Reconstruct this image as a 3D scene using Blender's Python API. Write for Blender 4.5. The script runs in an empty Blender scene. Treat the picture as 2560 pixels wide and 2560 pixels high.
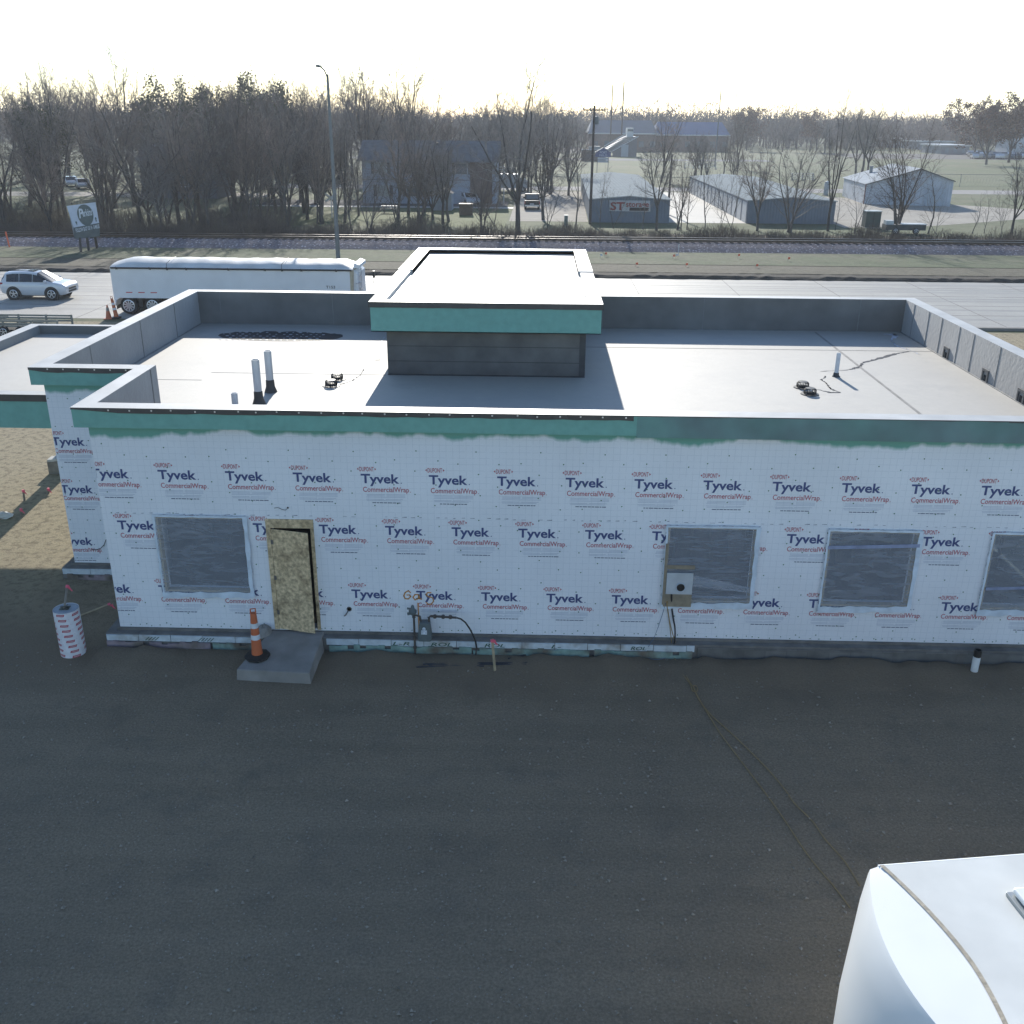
import bpy, bmesh, math, random
import numpy as np
from mathutils import Vector, Matrix
R = math.radians
sc = bpy.context.scene
col = sc.collection

# ------------------------------------------------------------------ camera
CAMH = 9.75
FPX, TILT, YAW, ROLL = 2449.12, 0.3816, 0.0256, -0.0075
def cam_axes():
    right = np.array([math.cos(YAW), math.sin(YAW), 0.]); fwd = np.array([-math.sin(YAW), math.cos(YAW), 0.]); down = np.array([0, 0, -1.])
    f2 = fwd * math.cos(TILT) + down * math.sin(TILT); d2 = down * math.cos(TILT) - fwd * math.sin(TILT)
    r2 = right * math.cos(ROLL) + d2 * math.sin(ROLL); d3 = d2 * math.cos(ROLL) - right * math.sin(ROLL)
    return r2, d3, f2
AX = cam_axes()
cd = bpy.data.cameras.new('camera'); cam = bpy.data.objects.new('camera', cd); col.objects.link(cam)
mw = Matrix.Identity(4)
for i in range(3):
    mw[i][0] = AX[0][i]; mw[i][1] = -AX[1][i]; mw[i][2] = -AX[2][i]
mw[2][3] = CAMH
cam.matrix_world = mw
cd.sensor_width = 36; cd.sensor_fit = 'HORIZONTAL'; cd.lens = FPX / 2560 * 36
cd.clip_start = 0.1; cd.clip_end = 6000
sc.camera = cam
def on(u, v, z=0.0):            # point of the photograph (2560 px) -> the point of the level plane z it shows
    d = AX[0] * (u - 1280) / FPX + AX[1] * (v - 1280) / FPX + AX[2]
    t = (z - CAMH) / d[2]
    return Vector((d[0] * t, d[1] * t, z))
def at(u, v, y):                # -> the point of the upright plane at depth y
    d = AX[0] * (u - 1280) / FPX + AX[1] * (v - 1280) / FPX + AX[2]
    t = y / d[1]
    return Vector((d[0] * t, y, CAMH + d[2] * t))

# ------------------------------------------------------------------ light
SUN_EL, SUN_AZ = R(24.0), R(-5.3)
w = bpy.data.worlds.new('World'); sc.world = w; w.use_nodes = True
nt = w.node_tree
sky = nt.nodes.new('ShaderNodeTexSky'); sky.sky_type = 'NISHITA'; sky.sun_disc = False
sky.sun_elevation = SUN_EL; sky.sun_rotation = SUN_AZ
sky.air_density = 1.0; sky.dust_density = 0.18; sky.ozone_density = 1.6
wb = nt.nodes.new('ShaderNodeMix'); wb.data_type = 'RGBA'; wb.blend_type = 'MULTIPLY'; wb.inputs[0].default_value = 1; wb.inputs[7].default_value = (0.95, 1.0, 1.06, 1)      # cool white balance of the camera
nt.links.new(sky.outputs[0], wb.inputs[6]); nt.links.new(wb.outputs[2], nt.nodes['Background'].inputs[0]); nt.nodes['Background'].inputs[1].default_value = 0.15
sl = bpy.data.lights.new('sun', 'SUN'); sun = bpy.data.objects.new('sun', sl); col.objects.link(sun)
sl.energy = 5.0; sl.angle = R(0.53); sl.color = (1.0, 0.95, 0.86)
sd = Vector((math.sin(SUN_AZ) * math.cos(SUN_EL), math.cos(SUN_AZ) * math.cos(SUN_EL), math.sin(SUN_EL)))
sun.rotation_euler = sd.to_track_quat('Z', 'Y').to_euler(); sun.location = (0, 0, 60)
sc.view_settings.view_transform = 'Standard'; sc.view_settings.look = 'None'
sc.view_settings.exposure = 0.42; sc.view_settings.gamma = 1; sc.view_settings.use_curve_mapping = False
sc.cycles.use_denoising = True
sc.cycles.max_bounces = 6; sc.cycles.transparent_max_bounces = 12; sc.cycles.volume_bounces = 0

# ------------------------------------------------------------------ materials
MATS = {}
def mat(name, rgb, rough=0.8, var=0.12, scale=4.0, bump=0.0, bscale=None, metal=0.0, spec=0.5, c2=None, c2amt=0.5, stretch=(1, 1, 1), detail=5.0, coat=0.0):
    """procedural material: base colour broken up by two noises, optional second colour in patches, bump"""
    if name in MATS: return MATS[name]
    m = bpy.data.materials.new(name); m.use_nodes = True; n = m.node_tree.nodes; L = m.node_tree.links
    b = n['Principled BSDF']
    geo = n.new('ShaderNodeNewGeometry')
    mp = n.new('ShaderNodeMapping'); mp.inputs['Scale'].default_value = stretch; L.new(geo.outputs['Position'], mp.inputs[0])
    nz = n.new('ShaderNodeTexNoise'); nz.inputs['Scale'].default_value = scale; nz.inputs['Detail'].default_value = detail; L.new(mp.outputs[0], nz.inputs['Vector'])
    mr = n.new('ShaderNodeMapRange'); mr.inputs[1].default_value = 0.3; mr.inputs[2].default_value = 0.7; mr.inputs[3].default_value = 1 - var; mr.inputs[4].default_value = 1 + var
    L.new(nz.outputs['Fac'], mr.inputs[0])
    mix = n.new('ShaderNodeMix'); mix.data_type = 'RGBA'; mix.blend_type = 'MULTIPLY'; mix.inputs[0].default_value = 1
    mix.inputs[6].default_value = (*rgb, 1)
    if c2 is not None:
        nz2 = n.new('ShaderNodeTexNoise'); nz2.inputs['Scale'].default_value = scale * 0.23; nz2.inputs['Detail'].default_value = 4; L.new(mp.outputs[0], nz2.inputs['Vector'])
        m2 = n.new('ShaderNodeMapRange'); m2.inputs[1].default_value = 0.62 - 0.3 * c2amt; m2.inputs[2].default_value = 0.78 - 0.3 * c2amt; L.new(nz2.outputs['Fac'], m2.inputs[0])
        mx = n.new('ShaderNodeMix'); mx.data_type = 'RGBA'; mx.inputs[6].default_value = (*rgb, 1); mx.inputs[7].default_value = (*c2, 1)
        L.new(m2.outputs[0], mx.inputs[0]); L.new(mx.outputs[2], mix.inputs[6])
    L.new(mr.outputs[0], mix.inputs[7]); L.new(mix.outputs[2], b.inputs['Base Color'])
    b.inputs['Roughness'].default_value = rough; b.inputs['Metallic'].default_value = metal
    b.inputs['Specular IOR Level'].default_value = spec; b.inputs['Coat Weight'].default_value = coat
    if bump > 0:
        bp = n.new('ShaderNodeBump'); bp.inputs['Strength'].default_value = bump; bp.inputs['Distance'].default_value = 0.02
        nb = n.new('ShaderNodeTexNoise'); nb.inputs['Scale'].default_value = bscale or scale * 4; nb.inputs['Detail'].default_value = 4; L.new(mp.outputs[0], nb.inputs['Vector'])
        L.new(nb.outputs['Fac'], bp.inputs['Height']); L.new(bp.outputs[0], b.inputs['Normal'])
    MATS[name] = m
    return m

# ------------------------------------------------------------------ mesh builder
class MB:
    def __init__(s): s.v = []; s.f = []; s.m = []
    def quad(s, *pts, m=0):
        i = len(s.v); s.v += [tuple(p) for p in pts]; s.f.append(tuple(range(i, i + len(pts)))); s.m.append(m)
    def box(s, x0, x1, y0, y1, z0, z1, m=0, skip=''):
        i = len(s.v)
        s.v += [(x0, y0, z0), (x1, y0, z0), (x1, y1, z0), (x0, y1, z0), (x0, y0, z1), (x1, y0, z1), (x1, y1, z1), (x0, y1, z1)]
        for k, q in (('b', (0, 3, 2, 1)), ('t', (4, 5, 6, 7)), ('f', (0, 1, 5, 4)), ('r', (1, 2, 6, 5)), ('k', (2, 3, 7, 6)), ('l', (3, 0, 4, 7))):
            if k not in skip: s.f.append(tuple(i + a for a in q)); s.m.append(m)
    def obox(s, c, ax, ay, az, m=0):     # oriented box: centre and three half-axis vectors
        c = Vector(c); ax, ay, az = Vector(ax), Vector(ay), Vector(az); i = len(s.v)
        for sz in (-1, 1):
            for sx, sy in ((-1, -1), (1, -1), (1, 1), (-1, 1)): s.v.append(tuple(c + ax * sx + ay * sy + az * sz))
        for q in ((0, 3, 2, 1), (4, 5, 6, 7), (0, 1, 5, 4), (1, 2, 6, 5), (2, 3, 7, 6), (3, 0, 4, 7)): s.f.append(tuple(i + a for a in q)); s.m.append(m)
    def tube(s, pts, r, n=8, m=0, cap=True, r1=None):
        pts = [Vector(p) for p in pts]; k = len(pts); i0 = len(s.v)
        rs = r if isinstance(r, (list, tuple)) else [r + ((r1 if r1 is not None else r) - r) * j / max(1, k - 1) for j in range(k)]
        up = None
        for j, p in enumerate(pts):
            d = (pts[min(j + 1, k - 1)] - pts[max(j - 1, 0)])
            d = d.normalized() if d.length > 1e-9 else Vector((0, 0, 1))
            if up is None: up = d.orthogonal().normalized()
            a = (up - d * up.dot(d)); a = a.normalized() if a.length > 1e-6 else d.orthogonal().normalized(); up = a; b = d.cross(a)
            for q in range(n):
                t = 2 * math.pi * q / n; s.v.append(tuple(p + (a * math.cos(t) + b * math.sin(t)) * rs[j]))
        for j in range(k - 1):
            for q in range(n):
                s.f.append((i0 + j * n + q, i0 + j * n + (q + 1) % n, i0 + (j + 1) * n + (q + 1) % n, i0 + (j + 1) * n + q)); s.m.append(m)
        if cap:
            s.f.append(tuple(i0 + q for q in reversed(range(n)))); s.m.append(m)
            s.f.append(tuple(i0 + (k - 1) * n + q for q in range(n))); s.m.append(m)
    def lathe(s, c, prof, n=20, m=0, axis='z', cap=True):
        i0 = len(s.v); k = len(prof); ms = m if isinstance(m, (list, tuple)) else [m] * (k - 1)
        for r, h in prof:
            for q in range(n):
                t = 2 * math.pi * q / n; a, b = r * math.cos(t), r * math.sin(t)
                s.v.append((c[0] + a, c[1] + b, c[2] + h) if axis == 'z' else (c[0] + a, c[1] + h, c[2] + b))
        for j in range(k - 1):
            for q in range(n):
                s.f.append((i0 + j * n + q, i0 + j * n + (q + 1) % n, i0 + (j + 1) * n + (q + 1) % n, i0 + (j + 1) * n + q)); s.m.append(ms[j])
        if cap:
            s.f.append(tuple(i0 + q for q in reversed(range(n)))); s.m.append(ms[0])
            s.f.append(tuple(i0 + (k - 1) * n + q for q in range(n))); s.m.append(ms[-1])
    def prism(s, poly, a0, a1, axis='y', m=0):      # poly in the other two coordinates, extruded along axis
        n = len(poly); i = len(s.v)
        for a in (a0, a1):
            for p, q in poly: s.v.append({'y': (p, a, q), 'x': (a, p, q), 'z': (p, q, a)}[axis])
        s.f.append(tuple(i + k for k in range(n))); s.m.append(m)
        s.f.append(tuple(i + n + k for k in reversed(range(n)))); s.m.append(m)
        for k in range(n): s.f.append((i + k, i + n + k, i + n + (k + 1) % n, i + (k + 1) % n)); s.m.append(m)
    def build(s, name, mats, parent=None, origin=(0, 0, 0), smooth=False, fix=True, bevel=0.0):
        me = bpy.data.meshes.new(name)
        ox, oy, oz = origin
        me.from_pydata([(x - ox, y - oy, z - oz) for x, y, z in s.v], [], s.f)
        mats = mats if isinstance(mats, (list, tuple)) else [mats]
        for mt in mats: me.materials.append(mt)
        if len(mats) > 1: me.polygons.foreach_set('material_index', s.m)
        if fix:
            b = bmesh.new(); b.from_mesh(me)
            if smooth: bmesh.ops.remove_doubles(b, verts=b.verts, dist=2e-5)
            bmesh.ops.recalc_face_normals(b, faces=b.faces); b.to_mesh(me); b.free()
        if smooth: me.polygons.foreach_set('use_smooth', [True] * len(me.polygons))
        me.update()
        o = bpy.data.objects.new(name, me); col.objects.link(o)
        if smooth:
            sm = o.modifiers.new('edges', 'EDGE_SPLIT'); sm.split_angle = R(40)
        if bevel > 0:
            bv = o.modifiers.new('bevel', 'BEVEL'); bv.width = bevel; bv.segments = 2; bv.limit_method = 'ANGLE'
        if parent: o.parent = parent
        else: o.location = origin
        return o
def tag(o, label=None, cat=None, group=None, kind=None):
    if label: o['label'] = label
    if cat: o['category'] = cat
    if group: o['group'] = group
    if kind: o['kind'] = kind
    return o
def thing(name, loc, label, cat, group=None, rz=0.0):
    o = bpy.data.objects.new(name, None); col.objects.link(o); o.location = loc; o.rotation_euler = (0, 0, rz); o.empty_display_size = 0.3
    return tag(o, label, cat, group)
def copy_tree(o, loc=None, rz=None, sc_=None, label=None, group=None):
    def cp(x, par):
        c = x.copy(); col.objects.link(c)
        if par is not None: c.parent = par
        for ch in list(x.children): cp(ch, c)
        return c
    r = cp(o, None)
    if loc is not None: r.location = loc
    if rz is not None: r.rotation_euler[2] = rz
    if sc_ is not None: r.scale = (sc_, sc_, sc_) if not isinstance(sc_, (tuple, list)) else sc_
    if label: r['label'] = label
    if group: r['group'] = group
    return r
def struct(o): o['kind'] = 'structure'; return o
_txt = {}
def text_geo(body, bold=0.0, shear=0.0):     # outline of a word as flat faces, unit cap size
    k = (body, bold, shear)
    if k not in _txt:
        c = bpy.data.curves.new('word', 'FONT'); c.body = body; c.offset = bold; c.shear = shear; c.size = 1; c.resolution_u = 3; c.fill_mode = 'FRONT'
        o = bpy.data.objects.new('word', c); col.objects.link(o)
        dg = bpy.context.evaluated_depsgraph_get(); me = bpy.data.meshes.new_from_object(o.evaluated_get(dg))
        v = np.array([tuple(q.co) for q in me.vertices]); f = [tuple(p.vertices) for p in me.polygons]
        bpy.data.objects.remove(o); bpy.data.curves.remove(c); bpy.data.meshes.remove(me)
        v[:, 0] -= v[:, 0].min()
        _txt[k] = (v, f)
    return _txt[k]
def put_text(mb, body, x0, x1, zbase, cap, y, m=0, bold=0.0, shear=0.0, fx=None):
    """word from x0 to x1 with its baseline at zbase and a capital height cap, on the upright plane y facing -y (or through fx)"""
    v, f = text_geo(body, bold, shear); wd = v[:, 0].max(); i = len(mb.v)
    capH = text_geo('H', bold)[0][:, 1].max()
    for a, b, _ in v:
        p = (x0 + a / wd * (x1 - x0), y, zbase + b / capH * cap)
        mb.v.append(tuple(fx(p)) if fx else p)
    for q in f: mb.f.append(tuple(i + k for k in q)); mb.m.append(m)
def rnd(a, b): return random.uniform(a, b)
random.seed(7)
# ------------------------------------------------------------------ ground, roads, track
def zone_mat(name, base, c2, c3, s1=0.12, s2=1.5, s3=18, fine=0.35, bump=0.6, rough=0.95, speck=None, speck_scale=14, thr=0.06):
    """ground: three colours in large, medium patches, fine grain, optional pale stone specks"""
    m = bpy.data.materials.new(name); m.use_nodes = True; n = m.node_tree.nodes; L = m.node_tree.links; b = n['Principled BSDF']
    geo = n.new('ShaderNodeNewGeometry')
    def noise(sc_, det=6, rgh=0.6):
        z = n.new('ShaderNodeTexNoise'); z.inputs['Scale'].default_value = sc_; z.inputs['Detail'].default_value = det; z.inputs['Roughness'].default_value = rgh; L.new(geo.outputs['Position'], z.inputs['Vector']); return z.outputs['Fac']
    def ramp(f, a, c):
        r = n.new('ShaderNodeMapRange'); r.inputs[1].default_value = a; r.inputs[2].default_value = c; L.new(f, r.inputs[0]); return r.outputs[0]
    def mixc(f, a, c):
        x = n.new('ShaderNodeMix'); x.data_type = 'RGBA'; L.new(f, x.inputs[0])
        for i, q in ((6, a), (7, c)):
            if isinstance(q, tuple): x.inputs[i].default_value = (*q, 1)
            else: L.new(q, x.inputs[i])
        return x.outputs[2]
    c = mixc(ramp(noise(s1), 0.42, 0.62), base, c2)
    c = mixc(ramp(noise(s2), 0.5, 0.72), c, c3)
    g = n.new('ShaderNodeMapRange'); g.inputs[1].default_value = 0.25; g.inputs[2].default_value = 0.75; g.inputs[3].default_value = 1 - fine; g.inputs[4].default_value = 1 + fine; L.new(noise(s3, 8, 0.75), g.inputs[0])
    x = n.new('ShaderNodeMix'); x.data_type = 'RGBA'; x.blend_type = 'MULTIPLY'; x.inputs[0].default_value = 1; L.new(c, x.inputs[6]); L.new(g.outputs[0], x.inputs[7]); c = x.outputs[2]
    if speck:
        v = n.new('ShaderNodeTexVoronoi'); v.inputs['Scale'].default_value = speck_scale; L.new(geo.outputs['Position'], v.inputs['Vector'])
        r = n.new('ShaderNodeMapRange'); r.inputs[1].default_value = thr; r.inputs[2].default_value = thr * 1.8; r.inputs[3].default_value = 1; r.inputs[4].default_value = 0; L.new(v.outputs['Distance'], r.inputs[0])
        sx = n.new('ShaderNodeSeparateColor'); L.new(v.outputs['Color'], sx.inputs[0])
        q = n.new('ShaderNodeMath'); q.operation = 'MULTIPLY'; L.new(r.outputs[0], q.inputs[0]); L.new(sx.outputs[0], q.inputs[1])
        c = mixc(q.outputs[0], c, speck)
    L.new(c, b.inputs['Base Color']); b.inputs['Roughness'].default_value = rough; b.inputs['Specular IOR Level'].default_value = 0.3
    bp = n.new('ShaderNodeBump'); bp.inputs['Strength'].default_value = bump; bp.inputs['Distance'].default_value = 0.03; L.new(noise(s3 * 0.8, 6, 0.7), bp.inputs['Height']); L.new(bp.outputs[0], b.inputs['Normal'])
    return m
GRASS = zone_mat('winter_grass', (0.083, 0.104, 0.046), (0.108, 0.112, 0.062), (0.05, 0.075, 0.027), 0.05, 0.22, 1.6, 0.5, 0.8)
DIRT = zone_mat('bare_dirt', (0.25, 0.195, 0.13), (0.20, 0.155, 0.105), (0.13, 0.105, 0.075), 0.25, 1.1, 9, 0.4, 0.9)
GRAVEL = zone_mat('dark_gravel', (0.222, 0.178, 0.124), (0.255, 0.20, 0.136), (0.188, 0.154, 0.112), 0.3, 1.2, 26, 0.45, 1.0, speck=(0.38, 0.34, 0.29), speck_scale=13, thr=0.09)
VERGE = zone_mat('verge_grass', (0.066, 0.086, 0.04), (0.094, 0.096, 0.058), (0.034, 0.056, 0.02), 0.16, 0.55, 3.2, 0.6, 1.0)
TANV = zone_mat('dry_verge', (0.10, 0.088, 0.062), (0.085, 0.08, 0.052), (0.065, 0.058, 0.04), 0.15, 0.7, 3.5, 0.55, 1.0)
BALL = zone_mat('ballast_stone', (0.17, 0.145, 0.15), (0.13, 0.11, 0.12), (0.21, 0.18, 0.185), 0.4, 2.5, 5, 0.55, 1.0, speck=(0.5, 0.45, 0.46), speck_scale=4.2, thr=0.2)
CONC = zone_mat('road_concrete', (0.33, 0.315, 0.28), (0.29, 0.275, 0.25), (0.36, 0.345, 0.31), 0.1, 0.5, 6, 0.12, 0.15, rough=0.62)
PALEG = zone_mat('pale_gravel', (0.30, 0.275, 0.235), (0.25, 0.23, 0.20), (0.34, 0.315, 0.27), 0.12, 0.7, 5, 0.25, 0.5)
ASPH = zone_mat('asphalt', (0.075, 0.074, 0.076), (0.09, 0.088, 0.086), (0.06, 0.06, 0.062), 0.1, 0.6, 5, 0.2, 0.3)
SLABC = zone_mat('yard_concrete', (0.42, 0.40, 0.36), (0.38, 0.36, 0.32), (0.45, 0.43, 0.39), 0.1, 0.6, 5, 0.12, 0.2, rough=0.75)

def sheet(name, poly, z, m, cell=None):
    b = MB(); b.quad(*[(x, y, z) for x, y in poly]); o = b.build(name, m); return struct(o)
g = MB()
ys = [-400, -20, 0, 40, 80, 120, 200, 400, 900, 2600]; xs = [-2600, -600, -150, -50, 0, 50, 150, 600, 2600]
for a in range(len(xs) - 1):
    for c in range(len(ys) - 1): g.quad((xs[a], ys[c], 0), (xs[a + 1], ys[c], 0), (xs[a + 1], ys[c + 1], 0), (xs[a], ys[c + 1], 0))
struct(g.build('ground', GRASS))

# building plot: dark gravel in front, bare dirt to the left and behind; a gently uneven surface
def uneven(name, x0, x1, y0, y1, step, z0, amp, m, seed, keep=None):
    rs = np.random.RandomState(seed); ph = rs.rand(12, 3) * 6.28; fr = rs.uniform(0.25, 1.5, (12, 2)) * rs.choice([-1, 1], (12, 2))
    def h(x, y): return z0 + amp * sum(math.sin(fr[k][0] * x + fr[k][1] * y + ph[k][0]) for k in range(12)) / 12
    b = MB(); nx, ny = int((x1 - x0) / step), int((y1 - y0) / step)
    for j in range(ny + 1):
        for i in range(nx + 1):
            x, y = x0 + (x1 - x0) * i / nx, y0 + (y1 - y0) * j / ny; b.v.append((x, y, max(0.004, h(x, y))))
    for j in range(ny):
        for i in range(nx):
            a = j * (nx + 1) + i; b.f.append((a, a + 1, a + nx + 2, a + nx + 1)); b.m.append(0)
    o = b.build(name, m, smooth=True); o.modifiers.clear(); return struct(o)
YARD = zone_mat('yard_soil', (0.222, 0.178, 0.124), (0.255, 0.20, 0.136), (0.188, 0.154, 0.112), 0.3, 1.2, 26, 0.45, 1.0, speck=(0.38, 0.34, 0.29), speck_scale=13, thr=0.09)
# the pale trodden earth left of the building turns to dark gravel towards the front plot
def blend_soil(m):
    n = m.node_tree.nodes; L = m.node_tree.links; b = n['Principled BSDF']; src = b.inputs['Base Color'].links[0].from_socket
    geo = n.new('ShaderNodeNewGeometry'); sp = n.new('ShaderNodeSeparateXYZ'); L.new(geo.outputs['Position'], sp.inputs[0])
    nz = n.new('ShaderNodeTexNoise'); nz.inputs['Scale'].default_value = 0.6; nz.inputs['Detail'].default_value = 6; L.new(geo.outputs['Position'], nz.inputs['Vector'])
    a = n.new('ShaderNodeMath'); a.operation = 'MULTIPLY_ADD'; a.inputs[1].default_value = 5.0; L.new(nz.outputs['Fac'], a.inputs[0]); L.new(sp.outputs['Y'], a.inputs[2])
    mr = n.new('ShaderNodeMapRange'); mr.interpolation_type = 'SMOOTHSTEP'; mr.inputs[1].default_value = 18.6; mr.inputs[2].default_value = 24.5; L.new(a.outputs[0], mr.inputs[0])
    fine = n.new('ShaderNodeTexNoise'); fine.inputs['Scale'].default_value = 5; fine.inputs['Detail'].default_value = 8; fine.inputs['Roughness'].default_value = 0.7; L.new(geo.outputs['Position'], fine.inputs['Vector'])
    cr = n.new('ShaderNodeValToRGB'); cr.color_ramp.elements[0].position = 0.38; cr.color_ramp.elements[0].color = (0.17, 0.14, 0.092, 1); cr.color_ramp.elements[1].position = 0.53; cr.color_ramp.elements[1].color = (0.31, 0.262, 0.172, 1)
    L.new(fine.outputs['Fac'], cr.inputs[0])
    # disturbed brown soil along the wall, and streaks dragged across the plot by machines
    st = n.new('ShaderNodeMapping'); st.inputs['Scale'].default_value = (0.12, 1.3, 1); st.inputs['Rotation'].default_value = (0, 0, R(4)); L.new(geo.outputs['Position'], st.inputs[0])
    sn = n.new('ShaderNodeTexNoise'); sn.inputs['Scale'].default_value = 1.6; sn.inputs['Detail'].default_value = 7; sn.inputs['Roughness'].default_value = 0.65; L.new(st.outputs[0], sn.inputs['Vector'])
    sr = n.new('ShaderNodeMapRange'); sr.inputs[1].default_value = 0.3; sr.inputs[2].default_value = 0.7; sr.inputs[3].default_value = 0.90; sr.inputs[4].default_value = 1.09; L.new(sn.outputs['Fac'], sr.inputs[0])
    sx = n.new('ShaderNodeMix'); sx.data_type = 'RGBA'; sx.blend_type = 'MULTIPLY'; sx.inputs[0].default_value = 1; L.new(src, sx.inputs[6]); L.new(sr.outputs[0], sx.inputs[7])
    a2 = n.new('ShaderNodeMath'); a2.operation = 'MULTIPLY_ADD'; a2.inputs[1].default_value = 4.0; L.new(nz.outputs['Fac'], a2.inputs[0]); L.new(sp.outputs['Y'], a2.inputs[2])
    m2 = n.new('ShaderNodeMapRange'); m2.interpolation_type = 'SMOOTHSTEP'; m2.inputs[1].default_value = 16.2; m2.inputs[2].default_value = 18.8; m2.inputs[4].default_value = 0.8; L.new(a2.outputs[0], m2.inputs[0])
    bx = n.new('ShaderNodeMix'); bx.data_type = 'RGBA'; bx.inputs[7].default_value = (0.165, 0.128, 0.088, 1); L.new(m2.outputs[0], bx.inputs[0]); L.new(sx.outputs[2], bx.inputs[6]); src = bx.outputs[2]
    x = n.new('ShaderNodeMix'); x.data_type = 'RGBA'; L.new(mr.outputs[0], x.inputs[0]); L.new(src, x.inputs[6]); L.new(cr.outputs[0], x.inputs[7]); L.new(x.outputs[2], b.inputs['Base Color'])
blend_soil(YARD)
uneven('dirt_yard', -44, 44, -30, 49.4, 0.5, 0.0, 0.035, YARD, 3)
# stones scattered over the plot: uncountable
def stones():
    b = MB(); rs = random.Random(11)
    for k in range(4200):
        y = 8 + 9 * rs.random() ** 1.2; x = rs.uniform(-11, 10)
        if -5.6 < x < -3.9 and y > 15.2: continue
        s = 0.009 + 0.03 * rs.random() ** 3; i = len(b.v)
        c = (x, y, 0.02 + s * 0.4)
        pts = [(1, 0, 0), (-.3, .9, 0), (-.8, -.5, 0), (0, 0, .8)]; rot = rs.uniform(0, 6.28)
        for px, py, pz in pts: b.v.append((c[0] + s * (px * math.cos(rot) - py * math.sin(rot)), c[1] + s * (px * math.sin(rot) + py * math.cos(rot)), c[2] + s * (pz - .3)))
        b.f += [(i, i + 1, i + 3), (i + 1, i + 2, i + 3), (i + 2, i, i + 3)]; b.m += [0, 0, 0]
    o = b.build('loose_stones', mat('stone', (0.24, 0.215, 0.18), 0.9, 0.5, 8)); tag(o, 'small pale stones scattered over the dark gravel', 'stones', kind='stuff')
stones()

# street
rd = MB()
for x0 in range(-300, 300, 12): rd.quad((x0, 50.2, 0.008), (x0 + 12, 50.2, 0.008), (x0 + 12, 66.0, 0.008), (x0, 66.0, 0.008))
struct(rd.build('road', CONC))
jt = MB()
for yy in (54.0, 57.0, 60.2, 63.3): jt.box(-300, 300, yy, yy + 0.05, 0.008, 0.0125, skip='b')
for xx in range(-90, 90, 6): jt.box(xx, xx + 0.04, 50.2, 66, 0.008, 0.0121, skip='b')
struct(jt.build('road_joint', mat('joint_tar', (0.13, 0.125, 0.12), 0.8)))
tr = MB()
for yy, wd in ((58.3, .5), (59.1, .5), (61.5, .5), (62.4, .5), (64.4, .45), (55.4, .5), (52.6, .5)): tr.quad((-300, yy, 0.0105), (300, yy, 0.0105), (300, yy + wd, 0.0105), (-300, yy + wd, 0.0105))
struct(tr.build('wheel_track', zone_mat('worn_concrete', (0.26, 0.245, 0.22), (0.29, 0.275, 0.25), (0.24, 0.225, 0.20), 0.15, 0.5, 6, 0.15, 0.1, rough=0.55)))
kb = MB(); kb.box(13, 300, 49.9, 50.2, 0, 0.14); kb.box(-300, -27.5, 49.9, 50.2, 0, 0.14)
struct(kb.build('kerb', mat('kerb_concrete', (0.2, 0.19, 0.175), 0.85, 0.25, 1.5, 0.3)))
gut = MB(); random.seed(99); pr_ = None
for i in range(601):
    x = -150 + .5 * i; e = rnd(-.10, .10); cur = [(x, 66.0 + e * .5, 0.006), (x, 66.15 + e, .09 + rnd(-.02, .02)), (x, 66.40 + e, .20 + rnd(-.05, .04)), (x, 67.6, .25)]
    if pr_:
        for a in range(3): gut.quad(pr_[a], cur[a], cur[a + 1], pr_[a + 1])
    pr_ = cur
struct(gut.build('earth_bank', zone_mat('bare_strip', (0.05, 0.044, 0.036), (0.065, 0.055, 0.042), (0.035, 0.032, 0.028), 0.2, 1.2, 8, 0.4, 0.9)))
vg = MB(); vg.quad((-300, 67.3, 0.255), (300, 67.3, 0.255), (300, 72.6, 0.20), (-300, 72.6, 0.20)); struct(vg.build('dry_verge', TANV))
vg = MB(); vg.quad((-300, 71.4, 0.235), (300, 71.4, 0.235), (300, 82.5, 0.03), (-300, 82.5, 0.03)); struct(vg.build('grass_verge', VERGE))
# railway on its stone bed
def rail_y(x): return 82.0 + 0.016 * x
bl = MB(); X0, X1 = -260, 260
for x in range(X0, X1, 4):
    prof = [(-2.9, 0.0), (-1.9, 0.38), (-1.15, 0.62), (1.55, 0.62), (3.6, 0.0)]
    for (a, za), (c, zc) in zip(prof, prof[1:]):
        bl.quad((x, rail_y(x) + a, za), (x + 4, rail_y(x + 4) + a, za), (x + 4, rail_y(x + 4) + c, zc), (x, rail_y(x) + c, zc))
struct(bl.build('ballast', BALL))
ti = MB()
for k in range(int((X1 - X0) / 0.62)):
    x = X0 + k * 0.62; y = rail_y(x)
    if -75 < x < 75: ti.box(x, x + 0.24, y - 1.1, y + 1.5, 0.58, 0.66)
struct(ti.build('railway_sleepers', mat('tarred_wood', (0.03, 0.026, 0.024), 0.9, 0.3, 3)))
rl = MB()
for off in (-0.55, 0.92):
    for x in range(X0, X1, 4):
        a, c = Vector((x, rail_y(x) + off, 0)), Vector((x + 4, rail_y(x + 4) + off, 0))
        for (dy, z0, z1) in ((0.075, 0.66, 0.70), (0.02, 0.70, 0.80), (0.045, 0.80, 0.84)):
            rl.box(a.x, c.x, a.y - dy, a.y + dy + 0.064, z0, z1, skip='lr')
struct(rl.build('railway_rails', mat('rail_steel', (0.06, 0.045, 0.04), 0.35, 0.2, 5, metal=0.6)))
sheet('brush_strip', [(-300, 85.2), (300, 85.2), (300, 93.5), (-300, 93.5)], 0.012, zone_mat('leaf_litter', (0.10, 0.082, 0.058), (0.13, 0.105, 0.07), (0.06, 0.052, 0.04), 0.2, 1.2, 8, 0.45, 1.0))
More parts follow.
